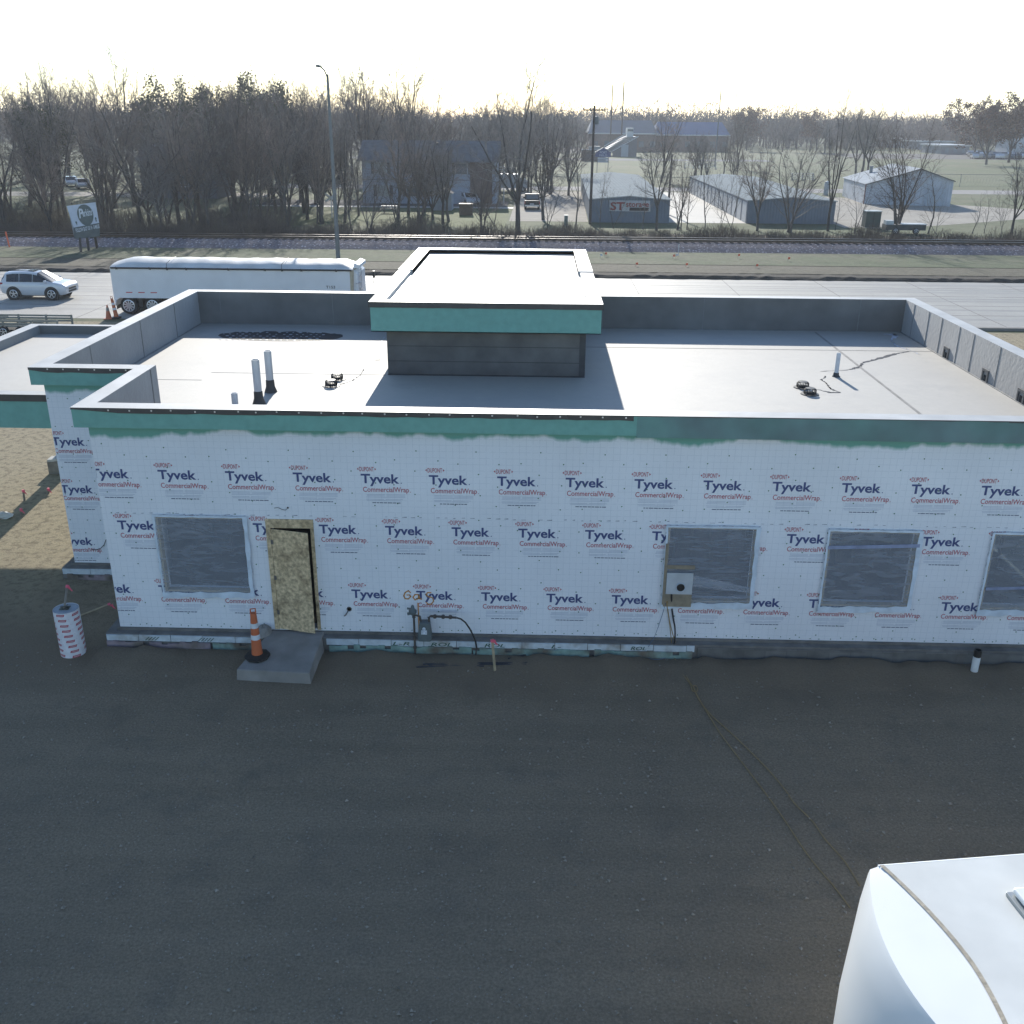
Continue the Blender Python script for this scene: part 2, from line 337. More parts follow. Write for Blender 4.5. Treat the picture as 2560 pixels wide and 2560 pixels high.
# lots and lanes beyond the track
sheet('gravel_drive', [(-3.2, 104.5), (4.9, 104.5), (5.9, 150), (-3.2, 150)], 0.008, PALEG)
sheet('concrete_apron', [(13.2, 104.6), (21.2, 104.6), (22.5, 150), (14.2, 150)], 0.008, SLABC)
sheet('gravel_yard', [(30, 101), (40, 104), (52, 112), (63, 118), (56, 128.5), (40, 144), (30, 148)], 0.008, PALEG)
sheet('far_street', [(-40, 152), (160, 152), (160, 161), (-40, 161)], 0.010, zone_mat('far_street', (0.25, 0.24, 0.235), (0.22, 0.21, 0.2), (0.28, 0.27, 0.26), 0.1, 0.5, 4, 0.15, 0.2))
sheet('parking_lot', [(-34, 121.6), (-4, 121.6), (-4, 130), (-34, 130)], 0.010, ASPH)
sheet('pavement', [(-34, 119.4), (-3.2, 119.4), (-3.2, 121.4), (-34, 121.4)], 0.014, SLABC)
sheet('lawn', [(-36, 98), (-3.4, 98), (-3.4, 119.2), (-36, 119.2)], 0.008, zone_mat('lawn_grass', (0.09, 0.115, 0.035), (0.105, 0.115, 0.045), (0.065, 0.085, 0.025), 0.1, 0.6, 6, 0.35, 0.7))
sheet('running_track', [(-60, 268), (60, 268), (60, 281), (-60, 281)], 0.012, zone_mat('cinder', (0.10, 0.11, 0.125), (0.12, 0.125, 0.135), (0.09, 0.1, 0.11), 0.1, 0.3, 2, 0.1, 0.1))
sheet('woodland_lane', [(-80, 131), (-36, 133), (-36, 141), (-80, 139)], 0.012, PALEG)
sheet('school_car_park', [(90, 298), (300, 298), (300, 345), (90, 345)], 0.010, ASPH)
sheet('far_car_park', [(-120, 330), (15, 330), (15, 400), (-120, 400)], 0.010, ASPH)
# ------------------------------------------------------------------ the building under construction
ZB, ZR, ZP = 0.331, 3.923, 4.880
XL, XL2, XR = -8.206, -10.433, 11.0
YF, YS, YBK = 17.0, 19.94, 29.62          # front wall, stepped-back wall, back wall
OV, WT = 0.18, 0.345
XLI, XRI, YBI = -10.246, 10.824, 29.45
BO = (0, 23, 0)
B = thing('commercial_building', BO, 'unfinished flat-roofed building in white printed house wrap with a green cornice', 'building')

# house wrap: white, faint printed grid, slight creases, green paint sprayed under the cornice
def wrap_mat():
    m = bpy.data.materials.new('house_wrap'); m.use_nodes = True; n = m.node_tree.nodes; L = m.node_tree.links; b = n['Principled BSDF']
    geo = n.new('ShaderNodeNewGeometry'); sp = n.new('ShaderNodeSeparateXYZ'); L.new(geo.outputs['Position'], sp.inputs[0])
    def math_(op, a, c=None, d=None):
        q = n.new('ShaderNodeMath'); q.operation = op
        for i, s in enumerate((a, c, d)):
            if s is None: continue
            if isinstance(s, (int, float)): q.inputs[i].default_value = s
            else: L.new(s, q.inputs[i])
        return q.outputs[0]
    def noise(scale, det=4, vec=None):
        z = n.new('ShaderNodeTexNoise'); z.inputs['Scale'].default_value = scale; z.inputs['Detail'].default_value = det; L.new(vec or geo.outputs['Position'], z.inputs['Vector']); return z.outputs['Fac']
    def lines(co, pitch, wd):
        f = math_('FRACT', math_('DIVIDE', co, pitch)); return math_('LESS_THAN', math_('ABSOLUTE', math_('SUBTRACT', f, 0.5)), wd)
    brk = math_('GREATER_THAN', noise(9, 3), 0.47)
    grid = math_('MULTIPLY', math_('MAXIMUM', lines(sp.outputs['X'], 0.1222, 0.045), lines(sp.outputs['Z'], 0.1222, 0.045)), math_('MULTIPLY_ADD', brk, 0.13, 0.06))
    tone = n.new('ShaderNodeMapRange'); tone.inputs[1].default_value = 0.3; tone.inputs[2].default_value = 0.7; tone.inputs[3].default_value = 0.94; tone.inputs[4].default_value = 1.03; L.new(noise(0.7, 5), tone.inputs[0])
    base = n.new('ShaderNodeMix'); base.data_type = 'RGBA'; base.inputs[6].default_value = (0.74, 0.765, 0.80, 1); base.inputs[7].default_value = (0.30, 0.36, 0.42, 1); L.new(grid, base.inputs[0])
    mul = n.new('ShaderNodeMix'); mul.data_type = 'RGBA'; mul.blend_type = 'MULTIPLY'; mul.inputs[0].default_value = 1; L.new(base.outputs[2], mul.inputs[6]); L.new(tone.outputs[0], mul.inputs[7])
    # green over-spray, ragged lower edge
    mp = n.new('ShaderNodeMapping'); mp.inputs['Scale'].default_value = (1, 1, 0.0); L.new(geo.outputs['Position'], mp.inputs[0])
    edge = math_('ADD', math_('MULTIPLY', noise(0.85, 2, mp.outputs[0]), 0.46), math_('MULTIPLY', noise(5.0, 5, mp.outputs[0]), 0.18))
    zz = math_('ADD', sp.outputs['Z'], math_('MULTIPLY', noise(6.0, 6), 0.05))
    lim = math_('SUBTRACT', 4.71, edge)
    gr = n.new('ShaderNodeMapRange'); gr.inputs[1].default_value = -0.05; gr.inputs[2].default_value = 0.03; L.new(math_('SUBTRACT', zz, lim), gr.inputs[0])
    fin = n.new('ShaderNodeMix'); fin.data_type = 'RGBA'; fin.inputs[7].default_value = (0.15, 0.36, 0.30, 1); L.new(gr.outputs[0], fin.inputs[0]); L.new(mul.outputs[2], fin.inputs[6])
    L.new(fin.outputs[2], b.inputs['Base Color']); b.inputs['Roughness'].default_value = 0.6; b.inputs['Specular IOR Level'].default_value = 0.25
    bp = n.new('ShaderNodeBump'); bp.inputs['Strength'].default_value = 0.6; bp.inputs['Distance'].default_value = 0.02
    ws = n.new('ShaderNodeMapping'); ws.inputs['Scale'].default_value = (3.0, 1, 0.5); L.new(geo.outputs['Position'], ws.inputs[0])
    L.new(noise(1.5, 4, ws.outputs[0]), bp.inputs['Height']); L.new(bp.outputs[0], b.inputs['Normal'])
    return m
WRAP = wrap_mat()
GREEN = mat('green_coating', (0.16, 0.37, 0.32), 0.7, 0.08, 6, 0.15, 30)
GREEN2 = mat('thin_green_coating', (0.14, 0.29, 0.26), 0.7, 0.22, 1.2, 0.15, 30, c2=(0.12, 0.18, 0.185), c2amt=0.75)
FLASH = mat('black_flashing', (0.055, 0.052, 0.05), 0.5, 0.2, 4, 0.2, 20)
MEMB = mat('grey_membrane', (0.14, 0.136, 0.128), 0.75, 0.16, 1.6, 0.25, 10, c2=(0.17, 0.166, 0.157), c2amt=0.5); MEMB.node_tree.nodes['Principled BSDF'].inputs['Sheen Weight'].default_value = 0.9; MEMB.node_tree.nodes['Principled BSDF'].inputs['Sheen Roughness'].default_value = 0.5
COPE = mat('coping_membrane', (0.42, 0.415, 0.40), 0.5, 0.15, 1.5, 0.12, 7, c2=(0.5, 0.49, 0.47))
OSB = mat('osb_board', (0.54, 0.42, 0.255), 0.8, 0.45, 16, 0.2, 40, c2=(0.37, 0.28, 0.165), c2amt=0.5, detail=8)
WOOD = mat('raw_timber', (0.38, 0.31, 0.2), 0.8, 0.2, 6, 0.2)
def roof_mat():
    m = zone_mat('roof_membrane', (0.24, 0.224, 0.192), (0.275, 0.256, 0.216), (0.215, 0.202, 0.178), 0.18, 0.9, 5, 0.10, 0.12, rough=0.74)
    m.node_tree.nodes['Principled BSDF'].inputs['Specular IOR Level'].default_value = 0.9; m.node_tree.nodes['Principled BSDF'].inputs['IOR'].default_value = 2.15
    return m
ROOF = roof_mat()

# window and door openings of the front wall: x0, x1, z0, z1
WIN = [(-7.16, -5.52, 1.17, 2.70), (2.525, 4.13, 1.145, 2.665), (5.535, 7.135, 1.125, 2.645), (8.56, 10.16, 1.115, 2.64)]
DOOR = (-5.012, -4.252, 0.375, 2.53)
OPEN = WIN + [DOOR]
def wall_with_openings(mb, x0, x1, y, z0, z1, openings, depth=0.22):
    xs = sorted({x0, x1, *[o[0] for o in openings], *[o[1] for o in openings]}); zs = sorted({z0, z1, *[o[2] for o in openings], *[o[3] for o in openings]})
    for a, b_ in zip(xs, xs[1:]):
        for c, d in zip(zs, zs[1:]):
            mx, mz = (a + b_) / 2, (c + d) / 2
            if any(o[0] < mx < o[1] and o[2] < mz < o[3] for o in openings): continue
            mb.quad((a, y, c), (b_, y, c), (b_, y, d), (a, y, d))
    for o in openings:
        a, b_, c, d = o
        mb.quad((a, y, c), (a, y + depth, c), (a, y + depth, d), (a, y, d)); mb.quad((b_, y, c), (b_, y, d), (b_, y + depth, d), (b_, y + depth, c))
        mb.quad((a, y, c), (b_, y, c), (b_, y + depth, c), (a, y + depth, c)); mb.quad((a, y, d), (a, y + depth, d), (b_, y + depth, d), (b_, y, d))
wl = MB()
wall_with_openings(wl, XL, XR, YF, ZB, 4.62, OPEN)
wl.quad((XL, YF, ZB), (XL, YF, 4.62), (XL, YS, 4.62), (XL, YS, ZB))
wl.quad((XL2, YS, ZB), (XL, YS, ZB), (XL, YS, 4.62), (XL2, YS, 4.62))
wl.quad((XL2, YS, ZB), (XL2, YS, 4.62), (XL2, YBK, 4.62), (XL2, YBK, ZB))
wl.quad((XL2, YBK, ZB), (XL2, YBK, 4.62), (XR, YBK, 4.62), (XR, YBK, ZB))
wl.quad((XR, YF, ZB), (XR, YBK, ZB), (XR, YBK, 4.62), (XR, YF, 4.62))
wall = wl.build('wall', WRAP, B, BO, fix=False)
il = MB(); il.quad((XL2 + .1, YS + .2, ZB), (XR - .1, YS + .2, ZB), (XR - .1, YBK - .2, ZB), (XL2 + .1, YBK - .2, ZB)); il.quad((XL + .1, YF + .2, ZB), (XR - .1, YF + .2, ZB), (XR - .1, YS + .2, ZB), (XL + .1, YS + .2, ZB))
for xx in np.arange(-7.9, 10.8, 0.41):     # stud partition seen through the plastic
    il.box(xx, xx + .04, 20.6, 20.7, ZB, 3.4)
il.build('floor_slab', mat('dusty_slab', (0.20, 0.19, 0.175), 0.9, 0.2, 2), B, BO)

# cornice: green face, black membrane turned over its top edge, pale coping
cor = MB()
def cornice_run(mb, pts, z0, z1, m=0, t=OV):       # vertical faces along a polyline, with the soffit behind
    for (xa, ya, nxa, nya), (xb, yb, nxb, nyb) in zip(pts, pts[1:]):
        mb.quad((xa, ya, z0), (xb, yb, z0), (xb, yb, z1), (xa, ya, z1), m=m)
        mb.quad((xa, ya, z0), (xa + nxa, ya + nya, z0), (xb + nxb, yb + nyb, z0), (xb, yb, z0), m=m)
CZ0, CZ1 = 4.505, ZP - 0.006
cx0, cx2, cxr = XL - OV, XL2 - OV, XR + OV
cornice_run(cor, [(cx2, YBK + OV, OV, -OV), (cx2, YS - OV, OV, OV), (cx0, YS - OV, OV, OV), (cx0, YF - OV, OV, OV), (1.78, YF - OV, 0, OV)], CZ0, CZ1)
cornice_run(cor, [(cxr, YF - OV, -OV, OV), (cxr, YBK + OV, -OV, -OV), (cx2, YBK + OV, OV, -OV)], CZ0, CZ1)
cor.build('cornice', GREEN, B, BO, fix=False)
co2 = MB(); cornice_run(co2, [(1.78, YF - OV, 0, OV), (cxr, YF - OV, -OV, OV)], CZ0 - 0.035, CZ1); o = co2.build('cornice', GREEN2, B, BO, fix=False); o['label'] = 'unevenly coated cornice length with a ragged black edge'
fl = MB(); random.seed(5)
def flashing(mb, xa, xb, y, zt, hmin, hmax, step=0.25, axis='x', wob=0.5):
    n = max(2, int(abs(xb - xa) / step)); hs = [rnd(hmin, hmax) for _ in range(n + 1)]
    for i in range(n):
        a, c = xa + (xb - xa) * i / n, xa + (xb - xa) * (i + 1) / n
        d0, d1 = 0.012 + rnd(0, 0.006), 0.012
        if axis == 'x': mb.quad((a, y - .012, zt - hs[i]), (c, y - .012, zt - hs[i + 1]), (c, y - .008, zt), (a, y - .008, zt))
        else: mb.quad((y - .012, a, zt - hs[i]), (y - .012, c, zt - hs[i + 1]), (y - .008, c, zt), (y - .008, a, zt))
flashing(fl, -7.55, 1.72, YF - OV, ZP, 0.082, 0.10)
fl.quad((cx0, YF - OV - .012, ZP - .03), (-7.55, YF - OV - .012, ZP - .09), (-7.55, YF - OV - .008, ZP), (cx0, YF - OV - .008, ZP))
flashing(fl, 1.72, 8.3, YF - OV, ZP, 0.008, 0.022); flashing(fl, 8.3, 9.0, YF - OV, ZP, 0.02, 0.04); flashing(fl, 9.0, 11.1, YF - OV, ZP, 0.01, 0.045)
flashing(fl, cx2 + .35, cx0 - .02, YS - OV, ZP, 0.085, 0.12); fl.quad((cx2, YS - OV - .012, ZP - .05), (cx2 + .35, YS - OV - .012, ZP - .1), (cx2 + .35, YS - OV - .008, ZP), (cx2, YS - OV - .008, ZP))
flashing(fl, YF - OV, YS - OV, cx0, ZP, 0.02, 0.05, axis='y'); flashing(fl, YS - OV, YBK, cx2, ZP, 0.02, 0.06, axis='y')
fsh = fl.build('flashing', FLASH, B, BO)
nl = MB()
for xx in list(np.arange(-7.7, 1.7, 0.385)): nl.lathe((xx + rnd(-.05, .05), YF - OV - .015, ZP - .035 + rnd(-.01, .01)), [(0.017, -0.006), (0.012, 0.004)], 8, axis='y')
for xx in np.arange(-10.2, -8.5, 0.33): nl.lathe((xx, YS - OV - .015, ZP - .03), [(0.017, -0.006), (0.012, 0.004)], 8, axis='y')
o = nl.build('washer', mat('bright_washer', (0.7, 0.7, 0.7), 0.35, 0.1, metal=0.7), fsh)
o.location = (-BO[0], -BO[1], -BO[2])
# parapet: coping ring and inner faces
def ring(mb, outer, inner, z, m=0):
    k = len(outer)
    for i in range(k):
        j = (i + 1) % k; mb.quad((*outer[i], z), (*outer[j], z), (*inner[j], z), (*inner[i], z), m=m)
OUT = [(cx0 - .012, YF - OV - .012), (cxr + .012, YF - OV - .012), (cxr + .012, YBK + OV + .012), (cx2 - .012, YBK + OV + .012), (cx2 - .012, YS - OV - .012), (cx0 - .012, YS - OV - .012)]
XA = -8.05
INN = [(XA, YF - OV + WT), (XRI, YF - OV + WT), (XRI, YBI), (XLI, YBI), (XLI, YS - OV + WT), (XA, YS - OV + WT)]
cp = MB(); ring(cp, OUT, INN, ZP + 0.002); cp.build('coping', COPE, B, BO)
pin = MB()
for i in range(6):
    j = (i + 1) % 6; pin.quad((*INN[i], ZR), (*INN[j], ZR), (*INN[j], ZP + 0.002), (*INN[i], ZP + 0.002))
par = pin.build('parapet', MEMB, B, BO)
# seams, fixing strips and lower bead on the inner parapet faces
sm = MB()
def vseam(x, y, along, wd=0.03): 
    if along == 'x': sm.box(x, x + wd, y - .008, y + .002, ZR, ZP - .005)
    else: sm.box(x - .008, x + .002, y, y + wd, ZR, ZP - .005)
for xx in (-9.6, -6.2, 1.9, 4.9, 9.5): vseam(xx, YBI, 'x', 0.02)
for yy in (28.7, 27.55, 26.6, 25.4, 24.5, 23.0, 21.2): vseam(XRI, yy, 'y', 0.014)
for yy in (21.9, 24.9, 27.4): sm.box(XLI - .002, XLI + .008, yy, yy + .03, ZR, ZP - .005)
sm.box(XA - .002, XA + .01, YS - OV + WT - .35, YS - OV + WT - .31, ZR, ZP - .02)
for (x0, x1, y0, y1) in ((XLI, XRI, YBI - .05, YBI), (XRI - .05, XRI, YF + .2, YBI - .05), (XLI, XLI + .05, YS + .2, YBI - .05)): sm.box(x0, x1, y0, y1, ZR, ZR + .012)
o = sm.build('seam', mat('seam_tape', (0.21, 0.21, 0.205), 0.7, 0.2, 5), par); o.location = (0, 0, 0)
for v in o.data.vertices: v.co -= Vector(BO)
for yy in (25.99, 23.53, 21.62):
    sf = MB(); x = XRI
    for (a, b_, c, d) in ((-.17, -.11, .0, .30), (.11, .17, .0, .30), (-.11, .11, .24, .30)): sf.box(x - .03, x + .01, yy + a, yy + b_, ZR + c, ZR + d)
    q = sf.build('scupper', mat('scupper_metal', (0.10, 0.10, 0.10), 0.6, 0.3, 9), par, BO)
    hb = MB(); hb.box(x - .012, x + .004, yy - .11, yy + .06, ZR + .01, ZR + .16); 
    for k in range(1): pass
    sf2 = hb.build('outlet', mat('dark_hole', (0.012, 0.012, 0.012), 0.9), par, BO)
# roof deck
rf = MB()
rf.quad((XA, YF - OV + WT, ZR), (XRI, YF - OV + WT, ZR), (XRI, YBI, ZR), (XA, YBI, ZR)); rf.quad((XLI, YS - OV + WT, ZR), (XA, YS - OV + WT, ZR), (XA, YBI, ZR), (XLI, YBI, ZR))
roof = rf.build('roof', ROOF, B, BO)
def roof_sub(mb, name, m, smooth=False):
    o = mb.build(name, m, roof, BO, smooth=smooth); return o
ls = MB()
for xx in (8.2,): ls.box(xx, xx + .07, 17.3, 29.3, ZR, ZR + .004, skip='b')
ls.box(-8.0, -3.7, 23.35, 23.38, ZR, ZR + .004, skip='b'); ls.box(-10.1, -8.0, 22.6, 22.63, ZR, ZR + .004, skip='b'); ls.box(1.3, 10.8, 26.8, 26.86, ZR, ZR + .0035, skip='b')
roof_sub(ls, 'lap_seam', mat('lap_seam', (0.225, 0.215, 0.20), 0.8, 0.2, 5))
# streaks of meltwater and dirt on the roof
def streak(pts, wds, seed, m, name, z=0.005):
    rs = random.Random(seed); mb = MB(); L_ = []; R_ = []
    P = []; W_ = []
    for (a, b_), wa, wb in zip(zip(pts, pts[1:]), wds, wds[1:]):
        for t in np.arange(0, 1, 0.12): P.append((a[0] + (b_[0] - a[0]) * t, a[1] + (b_[1] - a[1]) * t)); W_.append(wa + (wb - wa) * t)
    P.append(pts[-1]); W_.append(wds[-1])
    for (x, y), wd in zip(P, W_): 
        L_.append((x + rs.uniform(-.03, .03), y - wd * rs.uniform(.4, 1.3), ZR + z)); R_.append((x + rs.uniform(-.03, .03), y + wd * rs.uniform(.4, 1.3), ZR + z))
    for i in range(len(P) - 1): mb.quad(L_[i], L_[i + 1], R_[i + 1], R_[i])
    return roof_sub(mb, name, m)
def rp(x, y): q = on(1920 + x / 3.01875, 700 + y / 3.01875, ZR); return (q.x, q.y)
ICE = mat('thin_ice', (0.50, 0.53, 0.60), 0.5, 0.1, 6, spec=0.2)
WET = mat('wet_streak', (0.09, 0.095, 0.105), 0.75, 0.2, 6, spec=0.08)
streak([rp(870, 410), rp(960, 412), rp(930, 455), rp(960, 495), rp(1060, 525), rp(1150, 565)], [.02, .22, .08, .12, .05, .01], 1, ICE, 'ice_streak')
streak([rp(1060, 540), rp(960, 558), rp(850, 590), rp(720, 625), rp(680, 660), rp(600, 680), rp(400, 690)], [.02, .06, .10, .05, .10, .02, .01], 2, WET, 'wet_streak')
streak([rp(440, 725), rp(400, 755), rp(440, 780), rp(470, 820), rp(545, 850), rp(470, 850), rp(360, 825)], [.02, .04, .12, .10, .04, .05, .02], 3, WET, 'wet_streak')
def rq(x, y): q = on(560 + x / 4.6, 820 + y / 4.6, ZR); return (q.x, q.y)
streak([rq(1610, 475), rq(1560, 545), rq(1480, 605), rq(1390, 640), rq(1320, 650)], [.01, .035, .02, .02, .03], 4, WET, 'wet_streak')
streak([rq(1740, 370), rq(1790, 368)], [.02, .03], 6, WET, 'wet_streak'); streak([rq(1855, 100), rq(1800, 170)], [.05, .05], 7, ICE, 'ice_streak')
# dark wet patch with rows of fixing plates showing through
wp = MB(); rs = random.Random(4); up, lo = [], []
for k in range(41):
    t = k / 40; e = on((405 + 255 * t) * 1.3251, (624 + 3 * t) * 1.3251, ZR); f_ = on((418 + 215 * t) * 1.3251, (643 + 2 * t) * 1.3251, ZR)
    s_ = math.sin(math.pi * min(1, max(0, t))) ** .35; mid = (e + f_) / 2
    up.append(mid + (e - mid) * s_ * rs.uniform(.8, 1.1)); lo.append(mid + (f_ - mid) * s_)
for k in range(40): wp.quad((up[k].x, up[k].y, ZR + .004), (up[k + 1].x, up[k + 1].y, ZR + .004), (lo[k + 1].x, lo[k + 1].y, ZR + .004), (lo[k].x, lo[k].y, ZR + .004))
roof_sub(wp, 'wet_patch', mat('standing_water', (0.03, 0.03, 0.033), 0.6, 0.3, 3, spec=0.15))
dp = MB()
for r_ in range(5):
    for k in range(16):
        t = (k + (0.5 if r_ % 2 else 0) + rs.uniform(-.1, .1)) / 17; 
        if rs.random() < .12: continue
        q = on((415 + 215 * t) * 1.3251, (626.5 + 3.6 * r_ + 2 * t) * 1.3251, ZR)
        dp.lathe((q.x, q.y, ZR + .006), [(0.028 + rs.uniform(0, .025), 0), (0.02, .004)], 8)
roof_sub(dp, 'fixing_plate', mat('frosted_plate', (0.36, 0.38, 0.42), 0.6, 0.2, 9))
# vents and drains
GALV = mat('galvanised', (0.60, 0.61, 0.62), 0.42, 0.12, 2, metal=0.25, stretch=(6, 6, 1))
def vent(x, y, r, h, boot, name='vent_pipe', m=GALV):
    mb = MB(); mb.lathe((x, y, ZR), [(r, 0), (r, h * .27), (r * 1.03, h * .27), (r * 1.03, h * .285), (r, h * .285), (r, h), (r * .86, h), (r * .86, h * .6)], 20, cap=False)
    o = roof_sub(mb, name, m, True)
    if boot:
        k = MB(); k.lathe((x, y, ZR), [(r * 1.75, 0.0), (r * 1.2, 0.13), (r * 1.12, 0.28), (r * 1.0, 0.29)], 20, cap=False); roof_sub(k, 'pipe_boot', FLASH, True)
v1, v2 = on(560 + 405 / 4.6, 820 + 872 / 4.6, ZR), on(560 + 540 / 4.6, 820 + 735 / 4.6, ZR)
hv1 = at(560 + 370 / 4.6, 820 + 362 / 4.6, v1.y).z - ZR; hv2 = at(560 + 497 / 4.6, 820 + 262 / 4.6, v2.y).z - ZR; 
vent(v1.x, v1.y, 0.084, hv1, True); vent(v2.x, v2.y, 0.084, hv2, True)
v3 = on(560 + 130 / 4.6, 820 + 882 / 4.6, ZR); vent(v3.x, v3.y, 0.07, 0.26, False, 'vent_stub', mat('white_pvc', (0.7, 0.71, 0.72), 0.4))
v4 = on(1920 + 512 / 3.01875, 700 + 728 / 3.01875, ZR); vent(v4.x, v4.y, 0.052, 0.58, False, 'vent_stub', mat('white_pvc', (0.7, 0.71, 0.72), 0.4))
k = MB(); k.lathe((v4.x, v4.y, ZR), [(0.11, 0), (0.075, .03), (0.062, .10)], 16, cap=False); roof_sub(k, 'pipe_boot', FLASH, True)
def drain(x, y, r=0.14):
    mb = MB(); mb.lathe((x, y, ZR), [(r * 1.5, 0.0), (r * 1.45, .015), (r * 1.05, .02), (r, .025)], 24, cap=False)
    for q in range(22):
        t = q / 22 * 2 * math.pi; c, s_ = math.cos(t), math.sin(t)
        mb.tube([(x + r * c, y + r * s_, ZR + .02), (x + r * .98 * c, y + r * .98 * s_, ZR + .11), (x + r * .72 * c, y + r * .72 * s_, ZR + .145)], .008, 4)
    mb.lathe((x, y, ZR), [(r * 1.0, .085), (r * 1.03, .09), (r * 1.0, .095)], 22, cap=False); mb.lathe((x, y, ZR), [(r * .75, .145), (.02, .15)], 16); mb.lathe((x, y, ZR), [(r * .8, .003), (r * .5, .06), (0.01, .065)], 12)
    roof_sub(mb, 'roof_drain', mat('cast_iron', (0.025, 0.025, 0.025), 0.5, 0.3, 8))
for a, b_ in ((1235, 665), (1302, 590)): q = on(560 + a / 4.6, 820 + b_ / 4.6, ZR); drain(q.x, q.y)
for a, b_ in ((260, 812), (315, 862)): q = on(1920 + a / 3.01875, 700 + b_ / 3.01875, ZR); drain(q.x, q.y)
# roof tower
TX0, TX1, TY0, TY1, TZ0, TZ1 = -3.985, 1.484, 23.18, 33.3, 5.02, 5.73
tw = MB(); tw.box(-3.66, 1.147, 23.45, 32.9, ZR, TZ0 + .1, skip='b'); tw.box(-3.66, 1.147, YBK + .02, 32.9, 0, ZR, skip='t')
tower = tw.build('roof_tower', mat('tower_membrane', (0.115, 0.11, 0.102), 0.75, 0.22, 1.8, 0.25, 8, c2=(0.135, 0.13, 0.12)), B, BO)
def tower_sub(mb, name, m): return mb.build(name, m, tower, BO)
ff = MB()
ff.box(TX0, TX1, TY0, TY1, TZ0, TZ1 - .01, skip='tb'); ff.box(TX0, TX1, TY0, TY1, TZ0, TZ0 + .02, skip='t')
tower_sub(ff, 'fascia', GREEN)
fb = MB(); d = .045
def flap(x0, x1): 
    n = 14
    for i in range(n):
        a, c = x0 + (x1 - x0) * i / n, x0 + (x1 - x0) * (i + 1) / n; fb.quad((a, TY0 - .02, TZ1 - .13 - rnd(0, .008)), (c, TY0 - .02, TZ1 - .13 - rnd(0, .008)), (c, TY0 - .014, TZ1), (a, TY0 - .014, TZ1))
flap(TX0 - d, TX1 + d)
for x in (TX0 - .02, TX1 + .02): fb.quad((x, TY0 - .02, TZ1 - .13), (x, TY1, TZ1 - .13), (x, TY1, TZ1), (x, TY0 - .02, TZ1))
tower_sub(fb, 'flashing', FLASH)
RW, YM = 0.36, 28.3
tc = MB(); z1, z2 = TZ1 + .002, TZ1 + .035
xo0, xo1, yo0, yo1 = TX0 - .03, TX1 + .03, TY0 - .03, TY1 + .03
tc.quad((xo0, yo0, z1), (xo1, yo0, z1), (xo1 - RW, yo0 + RW, z1), (xo0 + RW, yo0 + RW, z1))
tc.quad((xo0, yo0, z1), (xo0 + RW, yo0 + RW, z1), (xo0 + RW, YM, z1), (xo0, YM, z1)); tc.quad((xo1, yo0, z1), (xo1, YM, z1), (xo1 - RW, YM, z1), (xo1 - RW, yo0 + RW, z1))
for (a, b_) in ((xo0, xo0 + RW + .05), (xo1 - RW - .05, xo1)): tc.box(a, b_, YM, yo1, TZ1 - .09, z2, skip='b')
tc.box(xo0 + RW + .05, xo1 - RW - .05, yo1 - RW, yo1, TZ1 - .09, z2, skip='b')
tower_sub(tc, 'coping', COPE)
ti_ = MB(); zi = TZ1 - .10
I = [(xo0 + RW, yo0 + RW), (xo1 - RW, yo0 + RW), (xo1 - RW, yo1 - RW), (xo0 + RW, yo1 - RW)]
for i in range(4): j = (i + 1) % 4; ti_.quad((*I[i], zi), (*I[j], zi), (*I[j], TZ1), (*I[i], TZ1))
for x in (xo0 + RW + .05, xo1 - RW - .05): ti_.quad((x, YM, zi), (x, yo1 - RW, zi), (x, yo1 - RW, z2), (x, YM, z2))
for (a, b_) in ((xo0, xo0 + RW + .05), (xo1 - RW - .05, xo1)): ti_.quad((a, YM - .003, zi), (b_, YM - .003, zi), (b_, YM - .003, z2), (a, YM - .003, z2))
tower_sub(ti_, 'parapet', COPE)
tr_ = MB(); tr_.quad(*[(x, y, zi) for x, y in I]); tower_sub(tr_, 'tower_roof', mat('pale_tower_roof', (0.42, 0.42, 0.41), 0.5, 0.08, 1, 0.1))
ts = MB()
for zz in (4.25, 4.62): ts.box(-3.66, 1.147, 23.442, 23.452, zz, zz + .012)
ts.box(1.00, 1.147, 23.44, 23.452, ZR, TZ0); ts.box(-3.66, 1.147, 23.35, 23.45, ZR, ZR + .012)
tower_sub(ts, 'seam', mat('tower_seam', (0.06, 0.06, 0.06), 0.7, 0.2, 5))
